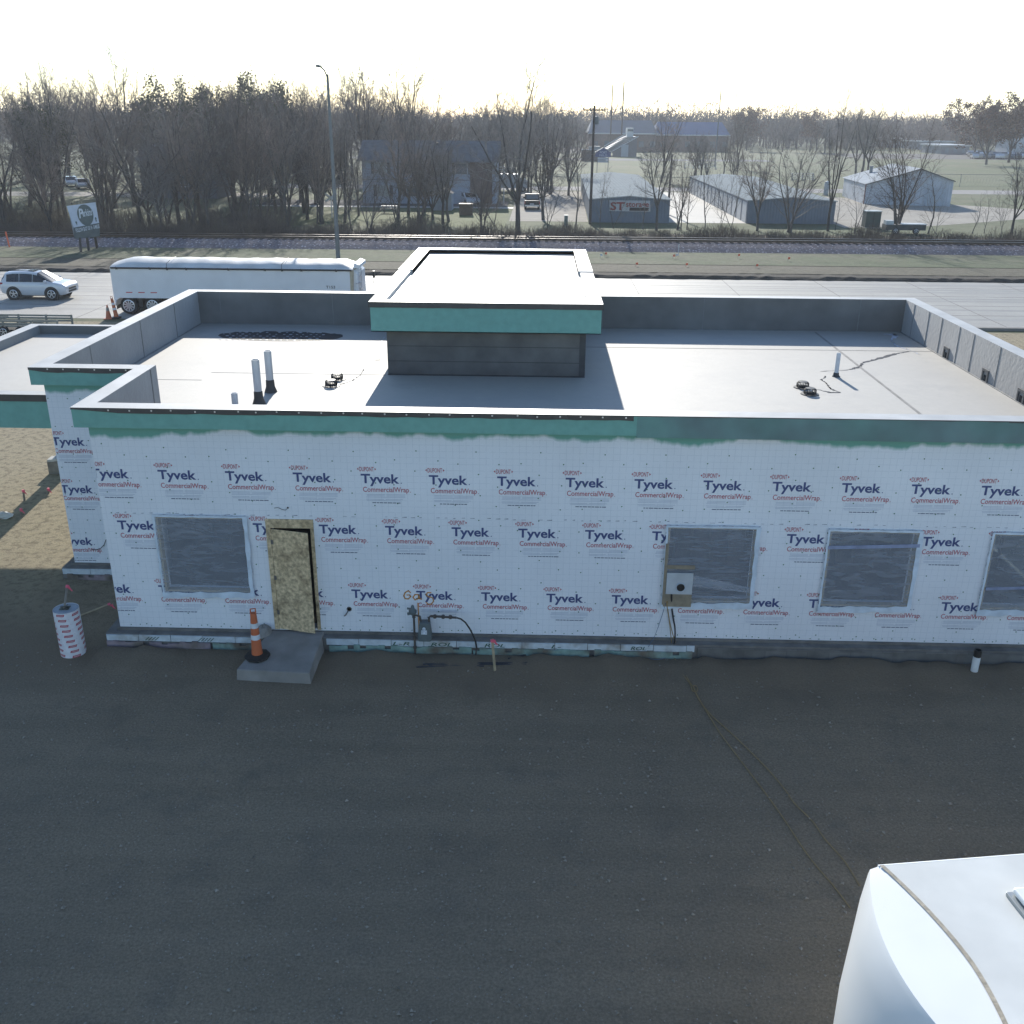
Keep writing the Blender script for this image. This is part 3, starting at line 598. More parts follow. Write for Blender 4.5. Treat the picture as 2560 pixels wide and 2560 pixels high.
# ------------------------------------------------------------------ printing on the house wrap
NAVY = mat('navy_print', (0.052, 0.075, 0.20), 0.6, 0.08, 8); RED = mat('red_print', (0.42, 0.10, 0.13), 0.6, 0.08, 8)
GREYP = mat('grey_print', (0.46, 0.50, 0.58), 0.6, 0.08, 8); DARKP = mat('dark_print', (0.12, 0.14, 0.2), 0.6, 0.1, 8); GRN = mat('green_cap', (0.05, 0.16, 0.08), 0.5, 0.2, 8)
YP = YF - 0.004
def logo(mb, x, z, y=YP):
    put_text(mb, 'DUPONT', x - .135, x + .135, z - .043, .086, y, 1, 0.012)
    for s in (-1, 1): mb.quad((x + s * .15, y, z + .025), (x + s * .15, y, z - .025), (x + s * .18, y, z), m=1)
    put_text(mb, 'Tyvek', x - .115, x + .60, z - .272, .178, y, 0, 0.026)
    put_text(mb, 'CommercialWrap', x - .085, x + .775, z - .447, .098, y, 1, 0.010)
    mb.lathe((x + .635, y - .0005, z - .268), [(.011, 0), (.008, .0003)], 8, m=0, axis='y'); mb.lathe((x + .80, y - .0005, z - .443), [(.008, 0), (.006, .0003)], 8, m=1, axis='y')
    for k, (a, b_, c) in enumerate(((-.02, .32, -.505), (.35, .70, -.505), (-.02, .32, -.53), (.35, .70, -.53), (-.03, .70, -.556), (-.03, .30, -.60), (.33, .66, -.60), (-.02, .62, -.625))):
        mb.quad((x + a, y, z + c), (x + b_, y, z + c), (x + b_, y, z + c + .009), (x + a, y, z + c + .009), m=2)
    xx = x + .08
    while xx < x + .58: ww = rnd(.03, .09); mb.quad((xx, y, z - .672), (xx + ww, y, z - .672), (xx + ww, y, z - .655), (xx, y, z - .655), m=3); xx += ww + .012
pr = MB()
for k in range(-1, 14): logo(pr, -6.922 + 1.2645 * k, 3.745 - .0042 * (k + 0))
for x, z in ((-7.83, 2.712),) + tuple((-3.976 + 1.2585 * k, 2.70 - .004 * k) for k in (-2, -1, 0, 1, 2, 3, 4, 5, 6, 7, 8, 9, 10, 11)): logo(pr, x, z)
for k in range(-5, 12): logo(pr, -2.168 + 1.2622 * k, 1.342 - .0035 * k)
for k in range(460):                      # green cap nails on a loose grid
    i, j = k % 50, k // 50
    x, z = -8.0 + i * .385 + rnd(-.05, .05), .42 + j * .435 + rnd(-.05, .05) + (.2 if i % 3 == 0 else 0)
    if z > 4.25: continue
    pr.lathe((x, YP - .001, z), [(.0135, 0), (.010, -.003)], 6, m=4, axis='y')
for x in np.arange(-8.0, 11, .2): pr.lathe((x + rnd(-.04, .04), YP - .001, ZB + .05 + rnd(-.02, .02)), [(.012, 0), (.009, -.003)], 6, m=4, axis='y')
for x in np.arange(-8.1, 11, .16):        # torn print along the overlap of the two sheets
    if random.random() < .7: ww = rnd(.03, .1); z = 2.775 + rnd(-.012, .012); pr.quad((x, YP, z), (x + ww, YP, z), (x + ww, YP, z + rnd(.004, .016)), (x, YP, z + .006), m=3)
def clip_print(mb, name, parent, openings, x0, x1, y, margin=0.0):
    o = mb.build(name, [NAVY, RED, GREYP, DARKP, GRN], parent, BO, fix=False); me = o.data
    b = bmesh.new(); b.from_mesh(me); oy = Vector(BO)
    def cut(co, no, **kw): bmesh.ops.bisect_plane(b, geom=b.verts[:] + b.edges[:] + b.faces[:], plane_co=Vector(co) - oy, plane_no=no, **kw)
    cut((x0, y, 0), (-1, 0, 0), clear_outer=True); cut((x1, y, 0), (1, 0, 0), clear_outer=True)
    for a, c, d, e in openings:
        for co, no in (((a, y, 0), (1, 0, 0)), ((c, y, 0), (1, 0, 0)), ((0, y, d), (0, 0, 1)), ((0, y, e), (0, 0, 1))): cut(co, no)
        kill = [f for f in b.faces if a < f.calc_center_median().x + BO[0] < c and d < f.calc_center_median().z < e]
        bmesh.ops.delete(b, geom=kill, context='FACES')
    b.to_mesh(me); b.free(); return o
clip_print(pr, 'wrap_print', wall, [(a, b_, c, d) for a, b_, c, d in WIN] + [(-5.10, -4.19, .3, 2.71)], XL + .01, XR, YP)
pb = MB()
for x, z in ((-9.05, 3.32), (-9.86, 2.30), (-9.62, 3.05), (-8.9, 2.30), (-9.80, .99 + .34), (-8.62, 1.36)): pass
YP2 = YS - .004
logo(pb, -8.95, 3.55, YP2); logo(pb, -9.0 - .1, 2.33, YP2); logo(pb, -10.36, 3.40, YP2); logo(pb, -10.35, 2.30, YP2); logo(pb, -10.55, 1.05, YP2); logo(pb, -9.05, 1.05, YP2)
for k in range(90): pb.lathe((XL2 + .05 + (k % 7) * .36 + rnd(-.05, .05), YP2 - .001, .45 + (k // 7) * .31), [(.0135, 0), (.010, -.003)], 6, m=4, axis='y')
# keep the stepped-back prints from overlapping: every second copy is cut by the sheet edge
o = clip_print(pb, 'wrap_print', wall, [(-9.2, -9.09, 0, 5), (-10.43, -9.25, 3.65, 3.9)], XL2 + .01, XL - .02, YP2)
# orange spray writing and its marker line
ORG = mat('orange_paint', (0.62, 0.27, 0.06), 0.6, 0.2, 9)
gm = MB()
def wz(x, y, yy=YF - .008): q = at(640 + x / 3.01875, 1200 + y / 3.01875, yy); return (q.x, yy, q.z)
for st in ([(1165, 850), (1150, 835), (1125, 850), (1115, 875), (1125, 895), (1150, 898), (1168, 880), (1160, 868), (1140, 868)],
           [(1225, 865), (1200, 865), (1185, 885), (1200, 905), (1225, 895), (1228, 865), (1235, 895), (1250, 900)],
           [(1320, 850), (1295, 850), (1283, 868), (1300, 880), (1335, 890), (1340, 915), (1325, 935), (1300, 938), (1285, 925)], [(1222, 930), (1226, 1010), (1230, 1100), (1228, 1210)]):
    p_ = [Vector(wz(*q)) for q in st]
    for a, b_ in zip(p_, p_[1:]):
        d_ = (b_ - a).normalized(); n_ = Vector((-d_.z, 0, d_.x)) * .012; a2, b2 = a - d_ * .008, b_ + d_ * .008
        gm.quad(a2 + n_, b2 + n_, b2 - n_, a2 - n_)
o = gm.build('spray_writing', ORG, wall, BO); o['label'] = 'orange sprayed word gas with a marker line'

# ------------------------------------------------------------------ windows behind plastic sheeting
def film_mat(tilt=12, stretch=4.5, name='plastic_sheeting'):
    m = bpy.data.materials.new(name); m.use_nodes = True; n = m.node_tree.nodes; L = m.node_tree.links
    out = n['Material Output']; b = n['Principled BSDF']; b.inputs['Base Color'].default_value = (0.55, 0.60, 0.68, 1); b.inputs['Roughness'].default_value = 0.35; b.inputs['Specular IOR Level'].default_value = 0.4
    geo = n.new('ShaderNodeNewGeometry'); mp = n.new('ShaderNodeMapping'); mp.inputs['Rotation'].default_value = (0, R(tilt), 0); mp.inputs['Scale'].default_value = (0.9, 1, stretch); L.new(geo.outputs['Position'], mp.inputs[0])
    nz = n.new('ShaderNodeTexNoise'); nz.inputs['Scale'].default_value = 1.7; nz.inputs['Detail'].default_value = 6; nz.inputs['Distortion'].default_value = 1.6; L.new(mp.outputs[0], nz.inputs['Vector'])
    cr = n.new('ShaderNodeValToRGB'); cr.color_ramp.elements[0].position = 0.42; cr.color_ramp.elements[0].color = (0.30, 0.30, 0.30, 1); cr.color_ramp.elements[1].position = 0.82; cr.color_ramp.elements[1].color = (0.46, 0.46, 0.46, 1); L.new(nz.outputs['Fac'], cr.inputs[0])
    tr = n.new('ShaderNodeBsdfTransparent'); mx = n.new('ShaderNodeMixShader'); L.new(cr.outputs[0], mx.inputs[0]); L.new(tr.outputs[0], mx.inputs[1]); L.new(b.outputs[0], mx.inputs[2]); L.new(mx.outputs[0], out.inputs[0])
    bp = n.new('ShaderNodeBump'); bp.inputs['Strength'].default_value = 0.7; bp.inputs['Distance'].default_value = 0.03; L.new(nz.outputs['Fac'], bp.inputs['Height']); L.new(bp.outputs[0], b.inputs['Normal'])
    return m
FILM = film_mat(); FILM2 = film_mat(38, 8, 'creased_sheeting'); FILM3 = film_mat(-30, 4, 'loose_sheeting'); TAPE = mat('clear_tape', (0.58, 0.66, 0.74), 0.35, 0.14, 5); BLUEF = mat('blue_fold', (0.25, 0.29, 0.42), 0.5, 0.2, 5)
def film(mb, x0, x1, z0, z1, y, seed):
    rs = random.Random(seed); nx, nz_ = 26, 22; i0 = len(mb.v)
    ph = [(rs.uniform(-6, 6), rs.uniform(2, 11), rs.uniform(0, 6.28)) for _ in range(9)]
    for j in range(nz_ + 1):
        for i in range(nx + 1):
            x, z = x0 + (x1 - x0) * i / nx, z0 + (z1 - z0) * j / nz_
            e = min(i, nx - i) / nx * min(j, nz_ - j) / nz_ * 4
            mb.v.append((x + (rs.uniform(-.02, .02) if i in (0, nx) else 0), y - .008 - max(0, min(1, e * 3)) * 0.014 * (1 + sum(math.sin(a * x + c * z + p_) for a, c, p_ in ph) / 4), z + (rs.uniform(-.02, .02) if j in (0, nz_) else 0)))
    for j in range(nz_):
        for i in range(nx): a = i0 + j * (nx + 1) + i; mb.f.append((a, a + 1, a + nx + 2, a + nx + 1)); mb.m.append(0)
for k, (x0, x1, z0, z1) in enumerate(WIN):
    fr = MB(); t = .028                   # timber buck set in the opening, a little proud of the wrap
    fr.box(x0 - t, x0 + .012, YF - .022, YF + .12, z0 - t, z1 + t); fr.box(x1 - .012, x1 + t, YF - .022, YF + .12, z0 - t, z1 + t)
    fr.box(x0 + .012, x1 - .012, YF - .022, YF + .12, z1 - .012, z1 + t); fr.box(x0 + .012, x1 - .012, YF - .022, YF + .12, z0 - t, z0 + .012)
    win = fr.build('window', WOOD, B, BO, bevel=.004)
    fm = MB(); film(fm, x0 - .07, x1 + .07, z0 - .10, z1 + .06, YF - .022, 20 + k)
    fo = fm.build('plastic_sheet', (FILM, FILM2, FILM, FILM3)[k], win, BO, fix=False, smooth=True); fo.modifiers.clear()
    tp = MB(); random.seed(40 + k)
    def strip(a, b_, wd):
        a, b_ = Vector(a), Vector(b_); d_ = (b_ - a).normalized(); q = Vector((-d_.z, 0, d_.x)); n_ = 12; pr_ = None
        for i in range(n_ + 1):
            p_ = a + (b_ - a) * i / n_; w1, w2 = wd * rnd(.6, 1.2), wd * rnd(.6, 1.2); cur = (p_ + q * w1, p_ - q * w2)
            if pr_: tp.quad(pr_[0], cur[0], cur[1], pr_[1])
            pr_ = cur
    yy = YF - .058
    strip((x0 - .055, yy, z0 - .09), (x0 - .055, yy, z1 + .05), .022); strip((x1 + .045, yy, z1 + .05), (x1 + .045, yy, z0 - .09), .045)
    strip((x0 - .08, yy - .002, z0 - .085), (x1 + .08, yy - .002, z0 - .06), .068); strip((x1 + .07, yy - .002, z1 + .045), (x0 - .07, yy - .002, z1 + .045), .022)
    tp.build('tape', TAPE, win, BO)
    if k == 2:
        bf = MB(); bf.quad((x0 - .05, yy - .004, z1 - .34), (x1 + .05, yy - .004, z1 - .27), (x1 + .05, yy - .004, z1 - .20), (x0 - .05, yy - .004, z1 - .27)); bf.build('fold', BLUEF, win, BO)
    if k == 3:
        bf = MB(); bf.quad((x0, yy - .004, z0 + .40), (x1, yy - .004, z0 + .48), (x1, yy - .004, z0 + .54), (x0, yy - .004, z0 + .46)); bf.build('fold', BLUEF, win, BO)
    if k == 1:                            # board with a hose hole closing the lower corner
        bd = MB(); bd.box(x0 + .0, x0 + .50, YF - .075, YF - .06, z0 + .17, z0 + .62)
        p_ = bd.build('infill_panel', mat('white_panel', (0.44, 0.47, 0.49), 0.5, 0.1, 5), win, BO)
        bw = MB(); bw.box(x0 - .035, x0 + .50, YF - .072, YF - .06, z0 - .10, z0 + .168); bw.box(x0 - .0, x0 + .52, YF - .072, YF - .06, z0 + .70, z0 + .78); bw.box(x0 - .06, x0 - .01, YF - .07, YF - .055, z0 - .06, z1 - .3)
        bw.build('timber_strip', mat('grey_timber', (.25, .21, .15), .8, .2, 8), win, BO)
        hl = MB(); hl.lathe((x0 + .275, YF - .076, z0 + .32), [(.075, 0), (.075, -.02), (.058, -.02), (.058, -.002), (.002, -.002)], 24, axis='y'); hl.build('hose_hole', mat('black_rubber', (0.01, 0.01, 0.01), 0.6), win, BO)
        rm = MB(); rm.lathe((x0 + .275, YF - .077, z0 + .32), [(.10, 0), (.10, -.012), (.078, -.012), (.078, -.002)], 24, axis='y', cap=False); rm.build('collar', mat('grey_collar', (0.42, 0.47, 0.52), 0.5), win, BO)
        bf = MB(); bf.quad((x0 + .50, yy - .006, z0 + .34), (x1, yy - .006, z0 + .22), (x1, yy - .006, z0 + .34), (x0 + .50, yy - .006, z0 + .58)); bf.build('fold', FILM, win, BO)
# ------------------------------------------------------------------ OSB door
dfm = MB(); t = .088
dfm.box(-5.10, DOOR[0], YF - .03, YF + .1, .36, 2.705); dfm.box(DOOR[1], -4.192, YF - .03, YF + .1, .36, 2.705); dfm.box(DOOR[0], DOOR[1], YF - .03, YF + .1, DOOR[3], 2.705)
door = dfm.build('door', OSB, B, BO)
TH = R(13.5); hx, hy = DOOR[0] + .012, YF - .034; ux, uy = math.cos(TH), -math.sin(TH); wd = .755
lf = MB(); c = Vector((hx + ux * wd / 2, hy + uy * wd / 2, 1.447)); lf.obox(c, Vector((ux, uy, 0)) * wd / 2, Vector((-uy, ux, 0)) * -.011, (0, 0, 1.062))
lf.build('leaf', OSB, door, BO)
dk = MB(); dk.quad((DOOR[0], YF + .5, .38), (DOOR[1], YF + .5, .38), (DOOR[1], YF + .5, 2.53), (DOOR[0], YF + .5, 2.53)); dk.build('doorway_shade', mat('room_shade', (0.02, 0.02, 0.022), 0.9), door, BO)  # near-black sheet behind the leaf, painted as the unlit room
hg = MB()
for zz in (.7, 1.45, 2.2): hg.box(hx - .02, hx + .03, hy - .022, hy - .010, zz, zz + .09)
hg.build('hinge', mat('hinge_steel', (0.2, 0.2, 0.2), 0.4, metal=0.7), door, BO)
# small fittings on the wall
st_ = MB(); q = at(640 + 703 / 3.01875, 1200 + 975 / 3.01875, YF - .01); st_.lathe((q.x, YF - .0, q.z), [(.05, 0), (.05, -.008), (.034, -.008), (.034, .0)], 16, axis='y'); st_.tube([(q.x - .02, YF - .02, q.z - .03), (q.x - .05, YF - .07, q.z - .08), (q.x - .09, YF - .05, q.z - .13)], .014, 6)
st_.build('hose_tap', mat('tap_metal', (0.16, 0.16, 0.16), 0.4, 0.2, 9, metal=0.5), B, BO)
wr = MB()
for pts in ([(240, 210), (222, 228), (195, 222), (165, 208), (137, 212)],):
    wr.tube([wz(a, b_, YF - .02) for a, b_ in pts], .005, 5)
q = wz(240, 210, YF - .015); wr.lathe((q[0], YF - .01, q[2]), [(.02, 0), (.015, -.01)], 8, axis='y')
def wb(x, y, yy): q = at(x / 3.01875, 1200 + y / 3.01875, yy); return (q.x, yy, q.z)
wr.tube([wb(a, b_, YS - .03) for a, b_ in ((800, 450), (785, 490), (760, 515), (725, 528), (692, 524))], .008, 5)
wr.build('loose_wire', mat('black_cable', (0.025, 0.025, 0.028), 0.5), B, BO)
# ------------------------------------------------------------------ foundation: ledge, insulation boards, block wall
fd = MB(); fd.box(XL - .22, XR + .1, YF - .20, YF + .2, -.3, .285); fd.box(XL - .22, XL + .1, YF + .2, YS - .2, -.3, .285); fd.box(XL2 - .22, XL + .1, YS - .2, YS + .3, -.3, .285); fd.box(XL2 - .22, XL2 + .1, YS + .3, YBK + .2, -.3, .285)
fd.box(XL - .05, XR + .05, YF - .045, YF - .004, .285, ZB + .004); fd.box(XL2 - .05, XL - .06, YS - .045, YS - .004, .285, ZB + .004)
fnd = fd.build('foundation', mat('ledge_concrete', (0.16, 0.155, 0.145), 0.9, 0.22, 5, 0.4, 25, c2=(0.125, 0.122, 0.115)), B, BO)
random.seed(12)
WF = mat('white_foam', (0.50, 0.56, 0.60), 0.7, 0.14, 7, c2=(.24, .21, .17), c2amt=.3); GF = mat('green_foam', (0.20, 0.31, 0.28), 0.8, 0.25, 6, c2=(.13, .11, .085), c2amt=.62); PF = mat('pink_foam', (0.25, 0.20, 0.225), 0.8, 0.25, 6, c2=(.13, .11, .09), c2amt=.6); GT = mat('green_ink', (0.03, 0.09, 0.06), 0.7)
def boards(x0, x1, y, zt, segs):
    wf, lo_, ink = MB(), MB(), MB(); x = x0
    while x < x1:
        w_ = min(.64, x1 - x); wf.box(x, x + w_ - .012, y - .028, y - .003, zt - .125, zt + rnd(-.005, .004)); x += w_
    wo = wf.build('foam_board', WF, fnd, BO)
    for s, (a, b_, m_, d_) in enumerate(segs):
        lo = MB(); n_ = max(3, int((b_ - a) / .12))
        for i in range(n_):
            p_, q = a + (b_ - a) * i / n_, a + (b_ - a) * (i + 1) / n_; h1 = zt - .115 + (rnd(-.09, -.03) if random.random() < .22 else rnd(-.025, .012))
            lo.box(p_, q, y - .055 - rnd(0, .004), y - .0295, -.05, h1)
        lo.build('foam_board', m_, fnd, BO)
    return wo
boards(XL - .2, -5.5, YF - .20, .27, [(XL - .2, -6.35, PF, 1), (-6.3, -5.5, GF, 1)])
boards(-4.05, 3.15, YF - .20, .27, [(-4.0, -1.2, GF, 1), (-1.17, 1.1, GF, 1), (1.2, 3.1, GF, 1)])
boards(XL2 - .2, XL - .25, YS - .2, .27, [(XL2 - .1, XL - .25, PF, 1)])
ink = MB()
for k, (x, wd_, s) in enumerate(((-7.65, .3, '////'), (-6.6, .34, '/////'), (-2.75, .34, 'L-R'), (-2.35 + .35, .42, 'ROL'), (-.95, .40, 'ROL'), (.35, .2, 'L-'), (1.9, .3, 'ROL'))): put_text(ink, s, x, x + wd_, .165, .075, YF - .2315, 0, .01, .25)
ink.build('board_print', GT, fnd, BO, fix=False)
def block_mat():
    m = mat('concrete_block', (0.155, 0.155, 0.15), 0.9, 0.25, 3, 0.5, 20); n = m.node_tree.nodes; L = m.node_tree.links; b = n['Principled BSDF']
    s = b.inputs['Base Color'].links[0].from_socket; geo = n.new('ShaderNodeNewGeometry'); mp = n.new('ShaderNodeMapping'); mp.inputs['Rotation'].default_value = (R(90), 0, 0); L.new(geo.outputs['Position'], mp.inputs[0])
    br = n.new('ShaderNodeTexBrick'); br.inputs['Scale'].default_value = 1; br.inputs['Brick Width'].default_value = 0.41; br.inputs['Row Height'].default_value = 0.205; br.inputs['Mortar Size'].default_value = 0.008; br.inputs['Color1'].default_value = (1.05, 1.05, 1.05, 1); br.inputs['Color2'].default_value = (.7, .72, .72, 1); br.inputs['Mortar'].default_value = (.75, .75, .75, 1); L.new(mp.outputs[0], br.inputs['Vector'])
    x = n.new('ShaderNodeMix'); x.data_type = 'RGBA'; x.blend_type = 'MULTIPLY'; x.inputs[0].default_value = 1; L.new(s, x.inputs[6]); L.new(br.outputs[0], x.inputs[7]); L.new(x.outputs[2], b.inputs['Base Color']); return m
bk = MB(); bk.box(3.2, XR + .1, YF - .225, YF - .202, -.1, .24); bk.build('block_wall', block_mat(), fnd, BO)
# low bank of soil against the foundation, with a narrow open trench shadow
bank = MB(); random.seed(3); prev = None
for i in range(161):
    x = -8.5 + 19.7 * i / 160; h_ = .055 + .035 * math.sin(x * 1.3) + .03 * math.sin(x * 4.1 + 1) + .02 * math.sin(x * 9.7) + rnd(-.018, .018) + (.05 if x > 3.2 else 0)
    if -5.65 < x < -3.85: h_ = .02
    cur = [(x, YF - .235, h_ - .06), (x, YF - .36, h_), (x, YF - .62, h_ * .6 + .02), (x, YF - 1.3, .0)]
    if prev:
        for a in range(3): bank.quad(prev[a], cur[a], cur[a + 1], prev[a + 1])
    prev = cur
o = bank.build('soil_bank', YARD, smooth=True); o.modifiers.clear(); struct(o)

# ------------------------------------------------------------------ things standing on the site
sp_ = MB(); P_ = [on(592, 1673, .225), on(773, 1682.5, .225), on(811, 1573.5, .335), on(681, 1569, .335)]
P_[2].y = P_[3].y = YF - .05; i0 = len(sp_.v); random.seed(71)
nf = 14                                   # front edge in short pieces so that its foot is ragged
def edge(a, b_, n_): return [a + (b_ - a) * q / n_ for q in range(n_)]
loop = edge(P_[0], P_[1], nf) + edge(P_[1], P_[2], nf) + edge(P_[2], P_[3], 4) + edge(P_[3], P_[0], nf); cen = sum(P_, Vector()) / 4; nl_ = len(loop)
for lv, (dz, ex) in enumerate(((None, .035), (-.11, .012), (-.012, .004), (0, -.008))):
    for p_ in loop:
        d_ = Vector((p_.x - cen.x, p_.y - cen.y, 0)).normalized(); q = p_ + d_ * (ex + rnd(-.004, .004)); q.y = min(q.y, YF - .05); q.z = (-.05 if dz is None else p_.z + dz + (rnd(-.002, .002) if dz else 0)); sp_.v.append(tuple(q))
for k in range(3):
    for q in range(nl_): sp_.f.append((i0 + k * nl_ + q, i0 + k * nl_ + (q + 1) % nl_, i0 + (k + 1) * nl_ + (q + 1) % nl_, i0 + (k + 1) * nl_ + q)); sp_.m.append(0)
sp_.f.append(tuple(i0 + 3 * nl_ + q for q in range(nl_))); sp_.m.append(0)
hp0 = at(560 + 670 * .145, 1500 + 500 * .145, YF - .12); m0 = len(sp_.v)
sp_.lathe((hp0.x, YF - .13, .30), [(.19, 0), (.16, .09), (.10, .16), (.02, .185)], 11, cap=False)
for q in range(m0, len(sp_.v)): x, y, z = sp_.v[q]; sp_.v[q] = (x + rnd(-.018, .018), min(YF - .012, y * 1.0 + rnd(-.015, .015)), z + rnd(-.012, .012))
o = sp_.build('concrete_stoop', mat('stoop_concrete', (0.225, 0.215, 0.20), 0.9, 0.14, 3, 0.35, 40, c2=(0.27, 0.26, 0.245)), None, (-4.75, 16.1, 0)); tag(o, 'grey concrete stoop in front of the OSB door', 'step')
ORANGE = mat('cone_orange', (0.50, 0.13, 0.05), 0.5, 0.1, 4); REFL = mat('reflective_white', (0.6, 0.63, 0.66), 0.4, 0.08, 9); RUB = mat('black_rubber_base', (0.02, 0.02, 0.02), 0.8, 0.2, 9)
def channelizer(loc, label, rz=0.0, s=1.0, lean=(0, 0)):
    c = thing('traffic_channelizer', loc, label, 'traffic cone', rz=rz)
    k = MB(); k.lathe((0, 0, .035), [(.105, 0), (.058, .86), (.052, .90)], 16); k.tube([(-.045, 0, .92), (-.045, 0, 1.02), (.045, 0, 1.02), (.045, 0, .92)], .014, 6); k.build('tube', ORANGE, c, smooth=True)
    k = MB(); 
    for z0, z1 in ((.36, .46), (.60, .70)): k.lathe((0, 0, .035), [(.1075 - z0 * .0547, z0), (.1075 - z1 * .0547, z1)], 16, cap=False)
    k.build('reflective_band', REFL, c, smooth=True)
    k = MB(); k.lathe((0, 0, 0), [(.235, 0), (.24, .045), (.12, .075), (.09, .08)], 8); k.build('base', RUB, c)
    c.scale = (s, s, s); c.rotation_euler = (lean[0], lean[1], rz); return c
cz = on(560 + 580 * .145, 1500 + 985 * .145, .255); channelizer((cz.x, cz.y, .262), 'orange traffic tube with two white bands standing on the concrete stoop', .3)
q = on(882 / 3.01875, 290 + 1528 / 3.01875); channelizer((q.x, q.y, .01), 'leaning orange and white traffic tube by the trailer wheel', 0, 1.1, (0, R(-7)))
cn = thing('traffic_cone', tuple(on(822 / 3.01875, 290 + 1530 / 3.01875)) , 'short plain orange cone on the road edge beside the striped tube', 'traffic cone')
k = MB(); k.lathe((0, 0, .03), [(.15, 0), (.04, .62), (.03, .68)], 14); k.build('cone_body', ORANGE, cn, smooth=True); k = MB(); k.box(-.2, .2, -.2, .2, 0, .035); k.build('base', ORANGE, cn); k = MB(); k.lathe((0, 0, .03), [(.085, .38), (.06, .55)], 14, cap=False); k.build('collar', mat('dirty_collar', (0.25, 0.22, 0.2), 0.7), cn)
# wrapped pier form
tb = on(112 / 1 + 62, 1440 + 1770 * 220 / 1932)
pc = (-8.98, 16.52, 0); pr_h, r_ = .97, .235
pf = thing('column_form', pc, 'round white cardboard column form printed with red logos and filled with concrete', 'concrete form')
k = MB(); n_ = 40
for q in range(n_):
    a, b_ = 2 * math.pi * q / n_, 2 * math.pi * (q + 1) / n_
    k.quad((r_ * math.cos(a), r_ * math.sin(a), 0), (r_ * math.cos(b_), r_ * math.sin(b_), 0), (r_ * math.cos(b_), r_ * math.sin(b_), pr_h), (r_ * math.cos(a), r_ * math.sin(a), pr_h))
k.build('sleeve', mat('white_cardboard', (0.66, 0.66, 0.70), 0.6, 0.08, 12), pf, smooth=True)
k = MB(); k.lathe((0, 0, 0), [(r_ - .004, pr_h - .012), (.001, pr_h - .008)], 40, cap=False); k.build('concrete_fill', mat('wet_concrete', (0.30, 0.34, 0.38), 0.6, 0.1, 6), pf)
k = MB(); random.seed(8); RL = mat('logo_red', (0.40, 0.07, 0.09), 0.6, 0.1, 20)
def onform(s_, z_): a = s_ / r_; return ((r_ + .0015) * math.cos(a), (r_ + .0015) * math.sin(a), z_)
lw = .155
for c_ in range(5):
    for j in range(9):
        s0, z0 = c_ * .295 + j * .022 - 1.28 + .22, .045 + .112 * (8 - j) - c_ * .02
        for i in range(4):
            a, b_ = s0 + lw * i / 4, s0 + lw * (i + 1) / 4; sk = .018
            k.quad(onform(a, z0), onform(b_, z0), onform(b_ + sk, min(pr_h - .002, z0 + .048)), onform(a + sk, min(pr_h - .002, z0 + .048)))
k.build('form_logo', RL, pf, fix=False)
k = MB()
for c_ in range(5):
    for j in range(9):
        s0, z0 = c_ * .295 + j * .022 - 1.28 + .22, .045 + .112 * (8 - j) - c_ * .02
        for i in range(6): a = s0 + .03 + i * .02; k.quad(onform(a, z0 + .014), onform(a + .012, z0 + .014), onform(a + .02, z0 + .034), onform(a + .008, z0 + .034))
        a = s0 + .20; k.quad(onform(a, z0 + .05), onform(a + .014, z0 + .05), onform(a + .014, z0 + .06), onform(a, z0 + .06))
for v in range(len(k.v)): x, y, z = k.v[v]; f_ = (r_ + .003) / (r_ + .0015); k.v[v] = (x * f_, y * f_, min(z, pr_h - .003))
k.build('form_lettering', mat('pale_letter', (0.55, 0.42, 0.46), 0.6), pf, fix=False)
k = MB(); rs = random.Random(2)
k.obox((-.02, .01, pr_h + .004), (.085, .01, 0), (-.008, .075, 0), (0, 0, .006))
for i in range(9): k.tube([(rs.uniform(-.09, .06), rs.uniform(-.05, .07), pr_h), (rs.uniform(-.09, .06), rs.uniform(-.05, .07), pr_h + .05)], .007, 5)
k.build('anchor_plate', mat('steel_plate', (0.09, 0.10, 0.09), 0.5, 0.4, 20, metal=0.4), pf)
PINK = mat('pink_tape', (0.75, 0.13, 0.20), 0.6, 0.1, 9)
def stake(loc, top, label, s=.022, flag=True, m=WOOD, grp=None, cat='stake'):
    t_ = thing('survey_stake', loc, label, cat, grp); k = MB(); v = Vector(top) - Vector(loc); d_ = v.normalized(); a = d_.orthogonal().normalized(); b_ = d_.cross(a)
    k.obox(v / 2, a * s, b_ * s * .6, v / 2); k.build('post', m, t_)
    if flag:
        k = MB(); random.seed(int(abs(loc[0] * 100)))
        for i in range(2): e = v + a * 0; k.quad(e + Vector((-.03, -.02, -.05)), e + Vector((.03, -.025, -.06)), e + Vector((.10 + .03 * i, -.05, -.11)), e + Vector((.06, -.045, .02 - .03 * i)))
        k.obox(v * .95, a * (s + .006), b_ * (s * .6 + .006), d_ * .03); k.build('flag', PINK, t_)
    return t_
GREYW = mat('weathered_wood', (0.22, 0.20, 0.17), 0.85, 0.25, 6)
stake((-.715, 16.15, 0), (-.775, 16.28, .62), 'timber stake with pink tape standing in front of the gas meter hose')
p_ = at(1280 - 40, 0, 5)
pv_b, pv_t = on(100 + 440 * 140 / 1229, 1440 + 560 * 140 / 1229, pr_h), None
stake((pc[0] - .02, pc[1] - .02, pr_h), (pc[0] - .05, pc[1] + .30, pr_h + .34), 'grey stake with pink ribbon sticking up out of the column form', .018, True, GREYW)
a_, b_ = on(612 / 3.01875, 1200 + 1025 / 3.01875, .05), on(835 / 3.01875, 1200 + 932 / 3.01875, .12)
stake(tuple(a_ - Vector((.1, 0, .03))), tuple(b_), 'thin lath lying on the ground between the column form and the wall corner', .014, True, WOOD)
